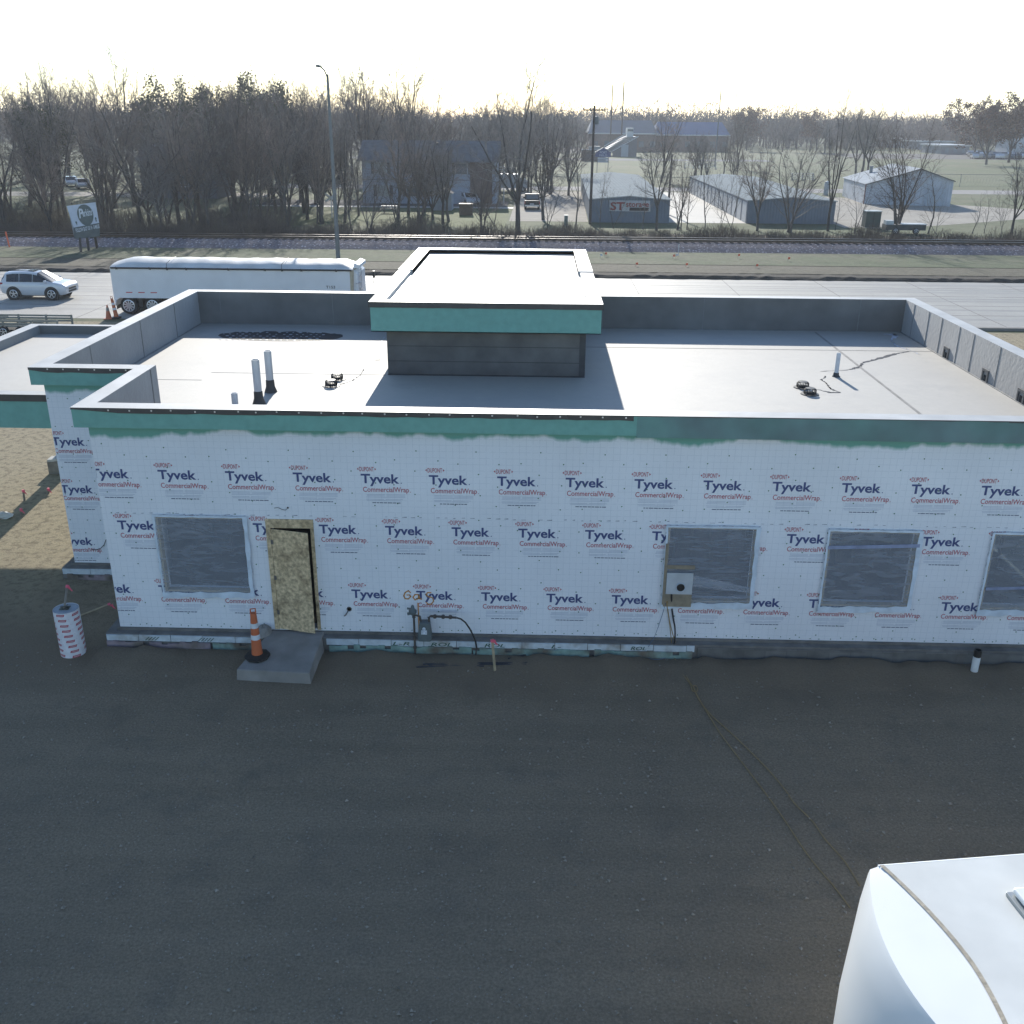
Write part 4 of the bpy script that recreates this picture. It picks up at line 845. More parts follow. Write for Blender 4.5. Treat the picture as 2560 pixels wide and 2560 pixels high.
for n_, (a, b_, c, d_, lb) in enumerate(((185, 1365, 175, 1285, 'dark stake with pink ribbon in the sunlit dirt left of the building'), (365, 1312, 366, 1285, 'short pink-flagged stake nearest the wrapped wall corner'), (160, 1468, 162, 1438, 'low stake with red tape inside the column shadow'))):
    l0 = on(a / 3.01875, 800 + b_ / 3.01875); l1 = at(c / 3.01875, 800 + d_ / 3.01875, l0.y); stake(tuple(l0), (l0.x + .02, l0.y, max(.15, l1.z)), lb, .025, True, GREYW)
wp_ = thing('paper_bag', tuple(on(20 / 3.01875, 800 + 1492 / 3.01875)), 'crumpled white paper bag lying at the left edge in the dirt', 'bag')
k = MB(); rs = random.Random(5); k.lathe((0, 0, 0), [(.12, 0), (.17, .06), (.12, .13), (.03, .17)], 9); 
k.v = [(x * 1.5 + rs.uniform(-.04, .04), y + rs.uniform(-.04, .04), max(0, z + rs.uniform(-.02, .02))) for x, y, z in k.v]; k.build('bag_body', mat('white_paper', (0.6, 0.6, 0.58), 0.7), wp_)
# white PVC pipe with a black cap
q = on(1920 + 1552 / 3.01875, 1200 + 1455 / 3.01875); pv = thing('pvc_pipe', tuple(q), 'white plastic pipe stub with an open dark top near the right block wall', 'pipe')
k = MB(); k.lathe((0, 0, -.05), [(.068, 0), (.068, .46), (.056, .46), (.056, .2)], 20, cap=False); k.build('pipe_wall', mat('pipe_white', (0.62, 0.66, 0.68), 0.45), pv, smooth=True)
k = MB(); k.lathe((0, 0, 0), [(.070, .36), (.072, .50), (.052, .505), (.05, .40), (.002, .40)], 20, cap=False); k.build('cap_collar', mat('black_cap', (0.02, 0.02, 0.02), 0.5), pv, smooth=True)
# gas meter
gmn = thing('gas_meter', (-2.10, 16.72, 0), 'grey gas meter with regulator and curved black hose on the wrapped wall', 'gas meter'); MG = mat('meter_grey', (0.10, 0.125, 0.13), 0.6, 0.15, 8); PIPE = mat('meter_pipe', (0.075, 0.065, 0.058), 0.6, 0.3, 12)
k = MB(); k.prism([(-.125, .52), (-.135, .36), (-.11, .33), (.11, .33), (.135, .36), (.125, .52), (.10, .70), (.08, .735), (-.08, .735), (-.10, .70)], -.09, .09); k.build('meter_body', MG, gmn, bevel=.015)
k = MB(); k.box(-.06, .05, -.106, -.095, .50, .59); k.lathe((-.005, -.10, .62), [(.035, 0), (.03, -.015)], 12, axis='y'); k.build('dial_plate', mat('dial_white', (0.55, 0.6, 0.66), 0.4, 0.3, 30), gmn)
k = MB(); k.tube([(-.205, .0, 0), (-.205, .0, .80), (-.20, 0, .86), (-.16, 0, .86), (-.09, 0, .84), (-.075, 0, .74)], .021, 8); k.tube([(.085, 0, .73), (.085, 0, .82), (.12, 0, .85), (.62, -.01, .83)], .023, 8)
for x in (.20, .36, .50): k.lathe((x, 0, .846 - .02 * x), [(.01, -.034), (.034, -.03), (.034, .03), (.01, .034)], 8)
for zz in (.34, .12, .80): k.lathe((-.205, 0, zz), [(.02, 0), (.034, .01), (.034, .06), (.02, .07)], 10)
k.build('gas_pipe', PIPE, gmn, smooth=True)
k = MB(); k.lathe((-.225, 0, .93), [(.02, -.07), (.075, -.02), (.08, .03), (.045, .06), (.03, .13), (.015, .15)], 14); k.tube([(-.27, 0, .90), (-.33, -.01, .89)], .03, 8); k.tube([(-.27, 0, 1.0), (-.33, -.01, 1.01)], .02, 8); k.build('regulator', MG, gmn, smooth=True)
hs = MB(); hp = [wz(x, y, 16.70) for x, y in ((1515, 1040), (1545, 1048), (1580, 1075), (1615, 1125), (1640, 1175), (1658, 1225), (1665, 1270))]; g0 = on(640 + 1662 / 3.01875, 1200 + 1300 / 3.01875); hp.append((g0.x, 16.62, .02)); g1 = on(640 + 1610 / 3.01875, 1200 + 1365 / 3.01875); hp.append((g1.x, g1.y, .012))
hs.tube(hp, .017, 8); hs.build('hose', mat('black_hose', (0.02, 0.02, 0.022), 0.45), gmn, (-2.10, 16.72, 0), smooth=True)
# loose pipes, cords and litter on the ground
dpz = MB()
for a, c, r2 in (((1260, 1390), (2060, 1380), .016), ((1300, 1398), (2040, 1392), .016), ((1210, 1412), (1720, 1404), .014)):
    A_, C_ = on(640 + a[0] / 3.01875, 1200 + a[1] / 3.01875, .03), on(640 + c[0] / 3.01875, 1200 + c[1] / 3.01875, .03)
    P_ = thing('loose_pipe', tuple(A_), {1260: 'long dark plastic pipe on the gravel, farthest from the camera of three', 1300: 'middle one of three dark pipes lying on the gravel', 1210: 'shortest of three dark pipes lying on the gravel before the wall'}[a[0]], 'pipe', 'dark pipes lying before the wall')
    k = MB(); k.tube([(0, 0, 0), tuple((C_ - A_) * .5 + Vector((0, .02, 0))), tuple(C_ - A_)], r2, 8); k.build('pipe_length', mat('dark_pipe', (0.02, 0.022, 0.032), 0.5), P_, smooth=True)
def cord(name, pts, r2, m, label, cat='cable'):
    k = MB(); dense = []; P_ = [Vector(p_) for p_ in pts]
    for i in range(len(P_) - 1):
        p0, p1, p2, p3 = P_[max(i - 1, 0)], P_[i], P_[i + 1], P_[min(i + 2, len(P_) - 1)]
        for t in np.arange(0, 1, .2): dense.append(0.5 * ((2 * p1) + (p2 - p0) * t + (2 * p0 - 5 * p1 + 4 * p2 - p3) * t * t + (3 * p1 - p0 - 3 * p2 + p3) * t ** 3))
    dense.append(P_[-1]); k.tube(dense, r2, 6); o = k.build(name, m, None, tuple(P_[0]), smooth=True); tag(o, label, cat); return o
def wq(x, y, yy=YF - .03): q = at(1280 + x / 3.01875, 1200 + y / 3.01875, yy); return (q.x, yy, q.z)
def gq(x, y, z=.02, ox=1280, oy=1200): q = on(ox + x / 3.01875, oy + y / 3.01875, z); return tuple(q)
cord('black_cable', [wq(1204, 865, YF - .10), wq(1206, 960), wq(1218, 1050), wq(1230, 1120, YF - .22), wq(1228, 1210, YF - .27), gq(1210, 1270, .08), gq(1170, 1315, .04), gq(1080, 1328), gq(960, 1318, .03), gq(700, 1298, .05), gq(560, 1275, .06), gq(400, 1255, .08), gq(250, 1270, .06), gq(120, 1315, .02), gq(-30, 1350, .02)], .017, mat('black_cable', (0.025, 0.025, 0.028), 0.5), 'thick black cable hanging from the window board and trailing left along the foundation')
CORD = mat('ochre_cord', (0.29, 0.20, 0.09), 0.6, 0.15, 8)
cord('extension_cord', [wq(1172, 915, YF - .09), wq(1180, 1010), wq(1200, 1110, YF - .22), wq(1224, 1200, YF - .27), gq(1250, 1275), gq(1280, 1385), gq(1330, 1505), gq(1375, 1570), gq(1395, 1625), gq(1450, 1715), gq(1520, 1830), gq(1600, 1950), gq(45, 1000, .02, 1920, 1680), gq(300, 1380, .02, 1920, 1680), gq(500, 1620, .02, 1920, 1680), gq(620, 1780, .02, 1920, 1680)], .009, CORD, 'ochre extension cord running straight across the gravel to the lower edge, left of its twin')
cord('extension_cord', [wq(1165, 915, YF - .085), wq(1190, 1090), wq(1200, 1185, YF - .24), gq(1212, 1275, .06), gq(1222, 1330), gq(1270, 1440), gq(1345, 1540), gq(1362, 1590), gq(1400, 1590), gq(1392, 1555), gq(1370, 1565), gq(1430, 1680), gq(1500, 1770), gq(1600, 1860), gq(1760, 2010), gq(5, 740, .02, 1920, 1680), gq(130, 890, .02, 1920, 1680), gq(200, 990, .02, 1920, 1680), gq(340, 1130, .02, 1920, 1680), gq(430, 1260, .02, 1920, 1680), gq(580, 1430, .02, 1920, 1680), gq(690, 1610, .02, 1920, 1680)], .009, CORD, 'ochre extension cord looped once in a loose knot before wandering towards the camper')
cord('blue_wire', [wq(1160, 930, YF - .08), wq(1120, 1060), wq(1072, 1190, YF - .20), wq(1040, 1240, YF - .26), gq(1010, 1310, .03), gq(1040, 1345), gq(1100, 1355), gq(1170, 1340)], .005, mat('blue_wire', (0.07, 0.12, 0.20), 0.5), 'thin blue wire hanging slack beside the black cable')
for nm_, pts_ in (('connector_plug', (1222, 1330)), ('connector_plug', (1385, 1562))):
    k = MB(); q = gq(*pts_, .03); k.lathe((0, 0, 0), [(.01, -.04), (.03, -.03), (.03, .03), (.01, .04)], 8); o = k.build(nm_, mat('plug_white', (0.5, 0.5, 0.42), 0.5), None, q, smooth=True); o.rotation_euler = (R(80), 0, .5); tag(o, 'pale plug on the cord close to the wall foot' if pts_[0] == 1222 else 'pale plug at the knot of the looped cord', 'plug')
def litter(name, x, y, s, m, label, seed, ox=0, oy=0, flat=.25, cat='litter'):
    rs = random.Random(seed); k = MB(); n_ = 7; i = len(k.v)
    for q in range(n_): t = 2 * math.pi * q / n_; k.v.append((s * rs.uniform(.5, 1.2) * math.cos(t), s * rs.uniform(.4, .9) * math.sin(t), s * rs.uniform(0, flat)))
    k.v.append((0, 0, s * flat * 1.2))
    for q in range(n_): k.f.append((i + q, i + (q + 1) % n_, i + n_)); k.m.append(0)
    g_ = on(ox + x, oy + y, .02); o = k.build(name, m, None, tuple(g_)); tag(o, label, cat)
SCR = mat('grey_plastic_scrap', (0.27, 0.29, 0.32), 0.6, 0.2, 12); WSC = mat('white_scrap', (0.6, 0.62, 0.63), 0.6); LEAF = mat('dry_leaf', (0.26, 0.17, 0.05), 0.8); BRN = mat('brown_scrap', (0.05, 0.035, 0.03), 0.9)
litter('plastic_scrap', 634, 1872, .10, SCR, 'grey crumpled scrap on the gravel below the stoop', 1); litter('plastic_scrap', 676, 2108, .11, SCR, 'larger grey torn scrap near the bottom of the gravel', 2)
litter('brown_scrap', 742, 1831, .08, BRN, 'dark brown scrap on the gravel', 3); litter('dry_leaf', 286, 1625, .09, LEAF, 'yellow brown leaf by the foundation corner', 4)
litter('white_scrap', 346, 1697, .035, WSC, 'small white fleck on gravel between column form and stoop', 5); litter('white_scrap', 980, 1741, .035, WSC, 'small white fleck on the gravel below the gas meter', 6); litter('white_scrap', 590, 1724, .025, WSC, 'tiny white fleck just left of the stoop corner', 7)
litter('white_scrap', 59, 1496, .04, WSC, 'white fleck in the shade left of the column form', 8); litter('white_scrap', 2107, 1689, .03, WSC, 'white fleck on the gravel left of the pipe stub', 9)
k = MB(); k.obox((0, 0, 0), (.16, .22, 0), (-.006, .004, 0), (0, 0, .005)); o = k.build('thin_lath', WOOD, None, tuple(on(915, 2085, .02))); tag(o, 'thin pale wooden sliver lying on the gravel', 'wood piece')
k = MB(); k.obox((0, 0, 0), (.08, .0, 0), (0, .01, 0), (0, 0, .005)); o = k.build('thin_lath', WSC, None, tuple(on(1920 + 1735 / 3.01875, 1680 + 33 / 3.01875, .02))); tag(o, 'short white strip lying right of the pipe stub', 'strip')
# ------------------------------------------------------------------ side canopy of the building
CAN = thing('side_canopy', (-12.5, 24, 0), 'low flat canopy with green fascia left of the wrapped building', 'canopy'); CO = (-12.5, 24, 0)
cX0, cX1, cY0, cY1, cZ0, cZ1 = -14.62, XL2 - .02, 20.25, 27.85, 3.405, 4.16
k = MB(); k.box(cX0, cX1, cY0, cY1, cZ0, cZ1 - .005, skip='tb'); k.box(cX0 + .03, cX1 - .03, cY0 + .03, cY1 - .03, cZ0 + .002, cZ0 + .02); k.build('fascia', GREEN, CAN, CO)
k = MB(); W2 = .30; o_ = [(cX0 - .02, cY0 - .02), (cX1, cY0 - .02), (cX1, cY1 + .02), (cX0 - .02, cY1 + .02)]; i_ = [(cX0 + W2, cY0 + W2), (cX1 - .05, cY0 + W2), (cX1 - .05, cY1 - W2 * .6), (cX0 + W2, cY1 - W2 * .6)]
ring(k, o_, i_, cZ1 + .002); k.build('coping', COPE, CAN, CO)
k = MB()
for a in range(4): b_ = (a + 1) % 4; k.quad((*i_[a], cZ1 - .24), (*i_[b_], cZ1 - .24), (*i_[b_], cZ1 + .002), (*i_[a], cZ1 + .002))
k.build('parapet', MEMB, CAN, CO); k = MB(); k.quad(*[(x, y, cZ1 - .24) for x, y in i_]); k.build('roof', ROOF, CAN, CO)
k = MB()
for a in range(16): x0 = cX0 - .02 + (cX1 - cX0) * a / 16; x1 = cX0 - .02 + (cX1 - cX0) * (a + 1) / 16; k.quad((x0, cY0 - .022, cZ1 - .15), (x1, cY0 - .022, cZ1 - .15), (x1, cY0 - .018, cZ1), (x0, cY0 - .018, cZ1))
k.quad((cX0 - .022, cY0, cZ1 - .1), (cX0 - .022, cY1, cZ1 - .1), (cX0 - .018, cY1, cZ1), (cX0 - .018, cY0, cZ1)); k.build('flashing', FLASH, CAN, CO)
k = MB(); k.box(-14.14, -13.76, 27.25, 27.63, 0, cZ0); k.build('column', mat('column_wrap', (0.4, 0.41, 0.42), 0.7, 0.1, 5), CAN, CO)
k = MB(); k.box(-10.66, -10.62, 21, 27, 3.5, 3.9); 
q = on(410 / 3.01875, 800 + 1165 / 3.01875); pr2 = thing('timber_pier', tuple(q), 'short grey timber pier beside the left wall corner in the sunlit dirt', 'pier')
k = MB(); k.box(-.16, .22, 0, .34, 0, .40); k.build('pier_body', GREYW, pr2, bevel=.01); k = MB(); k.obox((.03, .15, .44), (.17, 0, .02), (0, .15, .01), (-.005, 0, .035)); k.build('cap_block', mat('pale_cap', (.5, .49, .46), .8, .2, 8), pr2)

# ------------------------------------------------------------------ vehicles
PAINT_W = mat('white_car_paint', (0.55, 0.57, 0.60), 0.25, 0.03, 2, coat=0.6); GLASS = mat('dark_car_glass', (0.018, 0.02, 0.024), 0.08, 0.05, 2, spec=0.7); TYRE = mat('tyre_rubber', (0.018, 0.018, 0.018), 0.85, 0.2, 20); ALLOY = mat('alloy_rim', (0.55, 0.56, 0.58), 0.3, 0.05, 3, metal=0.6); BLK = mat('black_trim', (0.02, 0.02, 0.02), 0.5); LAMP_R = mat('tail_lamp_red', (0.30, 0.02, 0.02), 0.2); LAMP_W = mat('head_lamp', (0.45, 0.48, 0.5), 0.1, 0.1, 9)
def wheel(parent, x, y, r, wd, sy, spokes=5, rimm=None):
    k = MB(); k.lathe((x, y, r), [(r * .66, -wd / 2), (r * .94, -wd / 2), (r, -wd / 3), (r, wd / 3), (r * .94, wd / 2), (r * .66, wd / 2)], 28, axis='y'); wo = k.build('wheel', TYRE, parent, smooth=True)
    k = MB(); o_ = y + sy * (wd / 2 + .004); k.lathe((x, o_, r), [(r * .67, -.02 * sy), (r * .67, .0), (r * .58, .012 * sy), (r * .55, -.03 * sy)], 28, axis='y', cap=False)
    for s in range(spokes):
        t = 2 * math.pi * s / spokes + .3; c_, s_ = math.cos(t), math.sin(t); k.obox((x + r * .32 * c_, o_ - .006 * sy, r + r * .32 * s_), (r * .27 * c_, 0, r * .27 * s_), (0, .012, 0), (-s_ * r * .075, 0, c_ * r * .075))
    k.lathe((x, o_ - .008 * sy, r), [(r * .15, 0), (r * .12, .018 * sy)], 12, axis='y'); k.build('rim', rimm or ALLOY, wo)
    k = MB(); k.lathe((x, o_ - .05 * sy, r), [(r * .6, 0), (r * .58, .001 * sy)], 20, axis='y'); k.build('brake_disc', BLK, wo)
def car(name, loc, label, rz, paint, st, wheels, wr, wwd, half, glass_from, lamps=True, rails=True, cat='car', spokes=5, group=None):
    """st: stations along x: (x, z_bottom, z_belt, z_roof, roof_half). Where z_roof is a little above z_belt the station is bonnet."""
    c = thing(name, loc, label, cat, group, rz); body, win, scr = MB(), MB(), MB()
    rings = []
    for (x, zb, zt, zr, rh) in st:
        h = half * (0.93 if x in (st[0][0], st[-1][0]) else 1.0)
        rings.append([(x, 0, zb), (x, h * .86, zb), (x, h * .97, zb + .12), (x, h, zb + (zt - zb) * .5), (x, h * .985, zt - .10), (x, h * .95, zt), (x, (h * .93 + rh) / 2, (zt + zr) / 2 + .02), (x, rh, zr - .06 if zr - zt > .2 else zr - .01), (x, rh * .8, zr), (x, 0, zr + (.03 if zr - zt > .2 else .02))])
    def q4(mb, A, B_, j, sg): 
        P_ = [A[j], B_[j], B_[j + 1], A[j + 1]]; mb.quad(*[(x, sg * y, z) for x, y, z in P_])
    for i in range(len(st) - 1):
        A, B_ = rings[i], rings[i + 1]; tall = st[i][3] - st[i][2] > .2; tall2 = st[i + 1][3] - st[i + 1][2] > .2
        for j in range(9):
            for sg in (1, -1):
                if j in (5, 6) and (tall and tall2) and glass_from <= st[i][0]: q4(body, A, B_, j, sg); 
                elif tall != tall2 and j >= 5: q4(scr if j >= 6 else body, A, B_, j, sg)
                else: q4(body, A, B_, j, sg)
    for A in (rings[0], rings[-1]):
        for sg in (1, -1): body.quad(*[(x, sg * y, z) for x, y, z in A])
    bo = body.build('body', paint, c); bm = bmesh.new(); bm.from_mesh(bo.data); bmesh.ops.remove_doubles(bm, verts=bm.verts, dist=1e-4); bmesh.ops.recalc_face_normals(bm, faces=bm.faces); bm.to_mesh(bo.data); bm.free()
    for p_ in bo.data.polygons: p_.use_smooth = True
    e = bo.modifiers.new('edges', 'EDGE_SPLIT'); e.split_angle = R(32)
    scr.build('windscreen', GLASS, c)
    tallst = [s for s in st if s[3] - s[2] > .2]; tx0, tx1 = tallst[0][0], tallst[-1][0]
    nwin = 3 if tx1 - tx0 > 1.6 else (2 if tx1 - tx0 > 1.0 else 1); last = st[st.index(tallst[-1]) + 1]
    for sg in (1, -1):
        edges = np.linspace(tx0 + .12, tx1 + (last[0] - tx1) * .62, nwin + 1)
        def zroof(x): return np.interp(x, [s[0] for s in tallst] + [last[0]], [s[3] - .09 for s in tallst] + [last[3] - .02])
        def rh_(x): return np.interp(x, [s[0] for s in tallst] + [last[0]], [s[4] for s in tallst] + [last[4]])
        zt = tallst[0][2]
        for a, b_ in zip(edges, edges[1:]):
            a2, b2 = a + .02, b_ - .02; m_ = []
            for x, top in ((a2, 0), (b2, 0), (b2, 1), ((a2 + b2) / 2, 1), (a2, 1)):
                z = max(zt + .05, zroof(x) - .01) if top else zt + .03
                f_ = (z - zt) / max(.05, zroof(x) + .03 - zt); f_ = min(1, f_); y = half * .95 + (rh_(x) - half * .95) * f_ + .02 + .035 * math.sin(math.pi * f_)
                m_.append((x, sg * y, z))
            w_ = MB(); w_.quad(*m_); w_.build('window', GLASS, c)
    for (x) in wheels:
        for sg in (1, -1):
            a = MB(); a.lathe((x, sg * (half - .06), wr), [(wr * 1.22, 0), (wr * 1.22, .066 * sg)], 24, axis='y'); a.build('wheel_arch', BLK, c); wheel(c, x, sg * (half - .075), wr, wwd, sg, spokes)
    if lamps:
        xr, xf = st[0][0], st[-1][0]; zt_r, zt_f = st[1][2], st[-2][2]
        for sg in (1, -1):
            k = MB(); k.obox((xr + .10, sg * half * .93, zt_r - .08), (.10, 0, 0), (0, .045, 0), (0, 0, .09)); k.build('tail_light', LAMP_R, c, bevel=.01)
            k = MB(); k.obox((xf - .16, sg * half * .80, zt_f - .12), (.17, -sg * .04, 0), (0, .09, 0), (0, 0, .055)); k.build('headlight', LAMP_W, c, bevel=.015)
            k = MB(); k.obox((last[0] - .30, sg * (half + .07), tallst[0][2] + .07), (.06, 0, 0), (0, .085, 0), (0, 0, .065)); k.build('wing_mirror', paint, c, bevel=.02)
        k = MB(); k.obox((xf + .005, 0, zt_f - .20), (.02, 0, 0), (0, half * .5, 0), (0, 0, .06)); k.build('grille', BLK, c, bevel=.01)
        k = MB(); k.obox((xf + .004, 0, st[-1][1] + .10), (.02, 0, 0), (0, half * .55, 0), (0, 0, .05)); k.build('bumper_intake', BLK, c, bevel=.01)
    if rails:
        for sg in (1, -1):
            k = MB(); zt = max(s[3] for s in st); k.tube([(tx0 + .15, sg * .56, zt), (tx0 + .22, sg * .56, zt + .055), (tx1 - .25, sg * .56, zt + .055), (tx1 - .15, sg * .56, zt)], .02, 6); k.build('roof_rail', BLK, c)
        k = MB(); k.obox((tx1 - .45, 0, max(s[3] for s in st) + .031), (.2, 0, -.004), (0, .36, 0), (0, 0, .004)); k.build('sunroof', GLASS, c)
    return c
SUV_ST = [(0, .42, .80, .84, .70), (.06, .36, .95, 1.0, .70), (.28, .30, .98, 1.46, .60), (.75, .26, .97, 1.53, .62), (1.5, .25, .96, 1.54, .62), (2.15, .25, .95, 1.49, .60), (2.98, .26, .94, .985, .70), (3.40, .28, .89, .93, .68), (3.66, .32, .81, .85, .62), (3.76, .36, .72, .74, .5)]
suv = car('parked_suv'.replace('parked_', 'white_'), (-30.50, 56.15, .012), 'white sport utility vehicle with roof rails driving along the concrete road', 0, PAINT_W, SUV_ST, (.76, 2.93), .345, .21, .86, .2)
k = MB(); k.lathe((-.03, .02, .92), [(.30, -.0), (.32, .0), (.32, .01)], 20, axis='y'); 
k = MB(); k.obox((-.06, .05, .86), (.09, 0, 0), (0, .30, 0), (0, 0, .30)); k.build('spare_wheel_cover', PAINT_W, suv, bevel=.06)
k = MB(); k.box(.5, 3.3, -.6, .6, .2, .35); k.build('underbody', BLK, suv)

# grain trailer with rolled tarpaulin, and the tractor ahead of it
GT_ = thing('grain_trailer', (-22.32, 51.35, 0), 'long white grain trailer under a rolled pale tarpaulin on the near lane', 'trailer')
LT, WT_, BZ, TZ = 13.02, 2.5, .88, 2.43
TRW = mat('trailer_white', (0.68, 0.70, 0.73), 0.35, 0.05, 1.2); TARP = mat('tarpaulin', (0.55, 0.55, 0.53), 0.55, 0.14, 1.3, 0.3, 3); CHR = mat('chrome', (0.6, 0.6, 0.62), 0.32, 0.05, metal=0.5); TAN_ = mat('corner_post_tan', (0.42, 0.37, 0.28), 0.5)
k = MB(); k.box(0, LT - .38, 0, WT_, BZ, TZ, skip='t'); k.prism([(0, BZ), (.3, BZ), (.12, BZ - .12), (.02, BZ - .42)], .0, WT_); k.build('trailer_body', TRW, GT_)
for x in np.arange(.55, LT - .6, .62): pass
k = MB(); k.prism([(LT - .38, BZ), (LT - .30, TZ + .02), (LT - .36, TZ + .02)], 0, WT_); k.box(LT - .5, LT - .36, -.012, .0, BZ, TZ - .02); k.build('corner_post', TAN_, GT_)
k = MB(); k.prism([(LT - .37, BZ), (LT - .10, BZ), (LT - .13, TZ - .2), (LT - .37, TZ + .05)], .1, WT_ - .1); k.prism([(LT - .37, TZ + .06), (LT - .02, TZ + .10), (LT - .04, TZ + .24), (LT - .30, TZ + .34)], .25, WT_ - .25); k.build('front_bulkhead', TRW, GT_)
k = MB(); nx, ny = 64, 12; random.seed(21); 
bow = [2.05, 3.3, 4.6, 5.9, 8.0, 10.3]
for j in range(nx + 1):
    x = (LT - .34) * j / nx; sag = .012 * math.sin(x * 1.7) + .012 * math.sin(x * 5.3 + 1); endf = min(1, j / 4, (nx - j) / 3); endf = .45 + .55 * endf
    for i in range(ny + 1):
        t = i / ny; y = -.02 + (WT_ + .04) * t; z = TZ + .02 + (.37 + sag) * endf * (math.sin(math.pi * t) ** .66) + rnd(-.006, .006); k.v.append((x, y, z))
for j in range(nx):
    for i in range(ny): a = j * (ny + 1) + i; k.f.append((a, a + 1, a + ny + 2, a + ny + 1)); k.m.append(0)
k.build('tarpaulin', TARP, GT_, smooth=True)
k = MB(); k.tube([(.05, -.05, TZ + .0), (LT - .40, -.05, TZ + .0)], .045, 8); k.build('tarp_roll', BLK, GT_)
for n_, x in enumerate((.35, 2.1, 3.0, 4.0, 6.2, 8.1, 9.0, 10.0, 11.8)):
    k = MB(); k.obox((x + .03, -.10, TZ - .02), (.05, 0, -.05), (0, .012, 0), (.012, 0, .012)); k.box(x - .015, x + .015, -.11, -.09, TZ - .07, TZ + .07); k.build('tarp_hook', BLK, GT_)
for x in (3.0, 9.0):
    k = MB(); k.tube([(x, -.04, TZ - .1), (x - .03, .1, TZ + .24), (x + .05, .5, TZ + .37), (x + .1, 1.25, TZ + .45)], .012, 5); k.build('tie_strap', BLK, GT_)
RTAPE = mat('red_reflector', (0.5, 0.04, 0.05), 0.4)
for x in (.85, 1.5, 2.15, 4.3, 4.95, 7.2, 7.9): k = MB(); k.box(x - .17, x + .17, -.008, -.001, BZ + .27, BZ + .315); k.build('reflector_tape', RTAPE, GT_)
k = MB(); put_text(k, 'T153', LT - 1.78, LT - 1.30, BZ + .62, .13, -.006, 0, .012); k.build('fleet_number', BLK, GT_, fix=False)
for x in (.72, 1.98):
    for y, sg in ((.02 + .28, -1), (WT_ - .30, 1)): wheel(GT_, x, y, .47, .52, sg, 10, CHR)
k = MB(); k.box(.05, 2.9, .55, .75, .78, BZ); k.box(.05, 2.9, 1.75, 1.95, .78, BZ); k.box(1.25, 1.45, .1, 2.4, .35, BZ); k.tube([(.72, .3, .47), (.72, 2.2, .47)], .07, 8); k.tube([(1.98, .3, .47), (1.98, 2.2, .47)], .07, 8); k.prism([(3.2, BZ), (5.8, BZ), (4.8, .45), (4.2, .45)], .35, 2.15); k.prism([(6.3, BZ), (8.9, BZ), (7.9, .45), (7.3, .45)], .35, 2.15); k.box(9.5, 9.65, .5, .65, .1, BZ); k.box(9.5, 9.65, 1.85, 2.0, .1, BZ); k.build('chassis', BLK, GT_)
for x in (-.02,): k = MB(); k.box(-.03, .0, .25, .8, .25, BZ - .12); k.box(-.03, .0, 1.7, 2.25, .25, BZ - .12); k.build('mudflap', BLK, GT_)
k = MB(); 
for z in np.arange(BZ + .2, TZ, .32): k.box(LT - .10, LT - .04, .5, .95, z, z + .04)
k.box(LT - .09, LT - .05, .48, .52, BZ, TZ); k.box(LT - .09, LT - .05, .93, .97, BZ, TZ); k.tube([(LT - .2, .05, 1.75), (LT + .02, .4, 1.78)], .03, 6); k.build('ladder', CHR, GT_)
TRK = thing('truck_tractor', (-8.0, 51.45, 0), 'truck tractor standing ahead of the grain trailer behind the roof tower', 'truck'); DKB = mat('dark_blue_paint', (0.04, 0.06, 0.12), 0.3, 0.05, 2, coat=.5)
k = MB(); k.box(1.15, 2.75, .1, 2.3, .75, 2.05); k.prism([(1.2, 2.05), (2.55, 2.05), (2.3, 2.42), (1.3, 2.45)], .2, 2.2); k.prism([(2.75, .75), (4.6, .75), (4.65, 1.30), (2.75, 1.5)], .45, 1.95); k.build('cab', DKB, TRK, bevel=.04)
k = MB(); k.box(-1.3, 4.6, .8, 1.6, .55, .8); k.build('chassis', BLK, TRK)
k = MB(); k.box(1.5, 2.4, .09, .098, 1.5, 2.0); k.box(1.5, 2.4, 2.302, 2.31, 1.5, 2.0); k.quad((2.757, .3, 1.52), (2.757, 2.1, 1.52), (2.60, 2.1, 2.0), (2.60, .3, 2.0)); k.build('window', GLASS, TRK)
for x in (-.9, .2, 4.0):
    for y, sg in ((.28, -1), (2.12, 1)): wheel(TRK, x, y, .47, .46 if x < 3 else .3, sg, 8, CHR)
k = MB(); k.box(-.60, -.50, -.20, .0, 2.08, 2.42); k.build('wing_mirror', BLK, TRK); k = MB(); k.tube([(-.55, -.1, 2.1), (-.6, -.06, 1.8), (-.5, .1, 1.7), (.2, .2, 1.6), (1.2, .3, 1.5)], .018, 6); k.build('mirror_arm', CHR, TRK)
# slatted flat trailer seen over the canopy
ST_ = thing('stake_trailer', (-26.6, 47.0, 0), 'grey slatted stake trailer parked between the canopy and the road', 'trailer'); SLT = mat('grey_slat', (0.22, 0.225, 0.20), 0.7, 0.2, 2, stretch=(1, 1, 8)); BRS = mat('brown_slat', (0.11, 0.10, 0.085), 0.8, 0.25, 2)
for y in (0, -1.5):
    k = MB()
    for z in (.70, .58, .46): k.box(0, 4.0, y - .015, y + .015, z, z + .085)
    k.build('side_rail', SLT, ST_)
    k = MB()
    for x in (.02, 1.35, 2.7, 3.95): k.box(x - .04, x + .04, y - .03 - .004, y + .03, .2, .80)
    k.build('stake_post', SLT, ST_)
k = MB()
for n_ in range(9): k.box(0, 4.0, -1.45 + .16 * n_, -1.45 + .16 * n_ + .12, .30, .34 + .012 * (n_ % 3))
k.build('deck_boards', BRS, ST_)
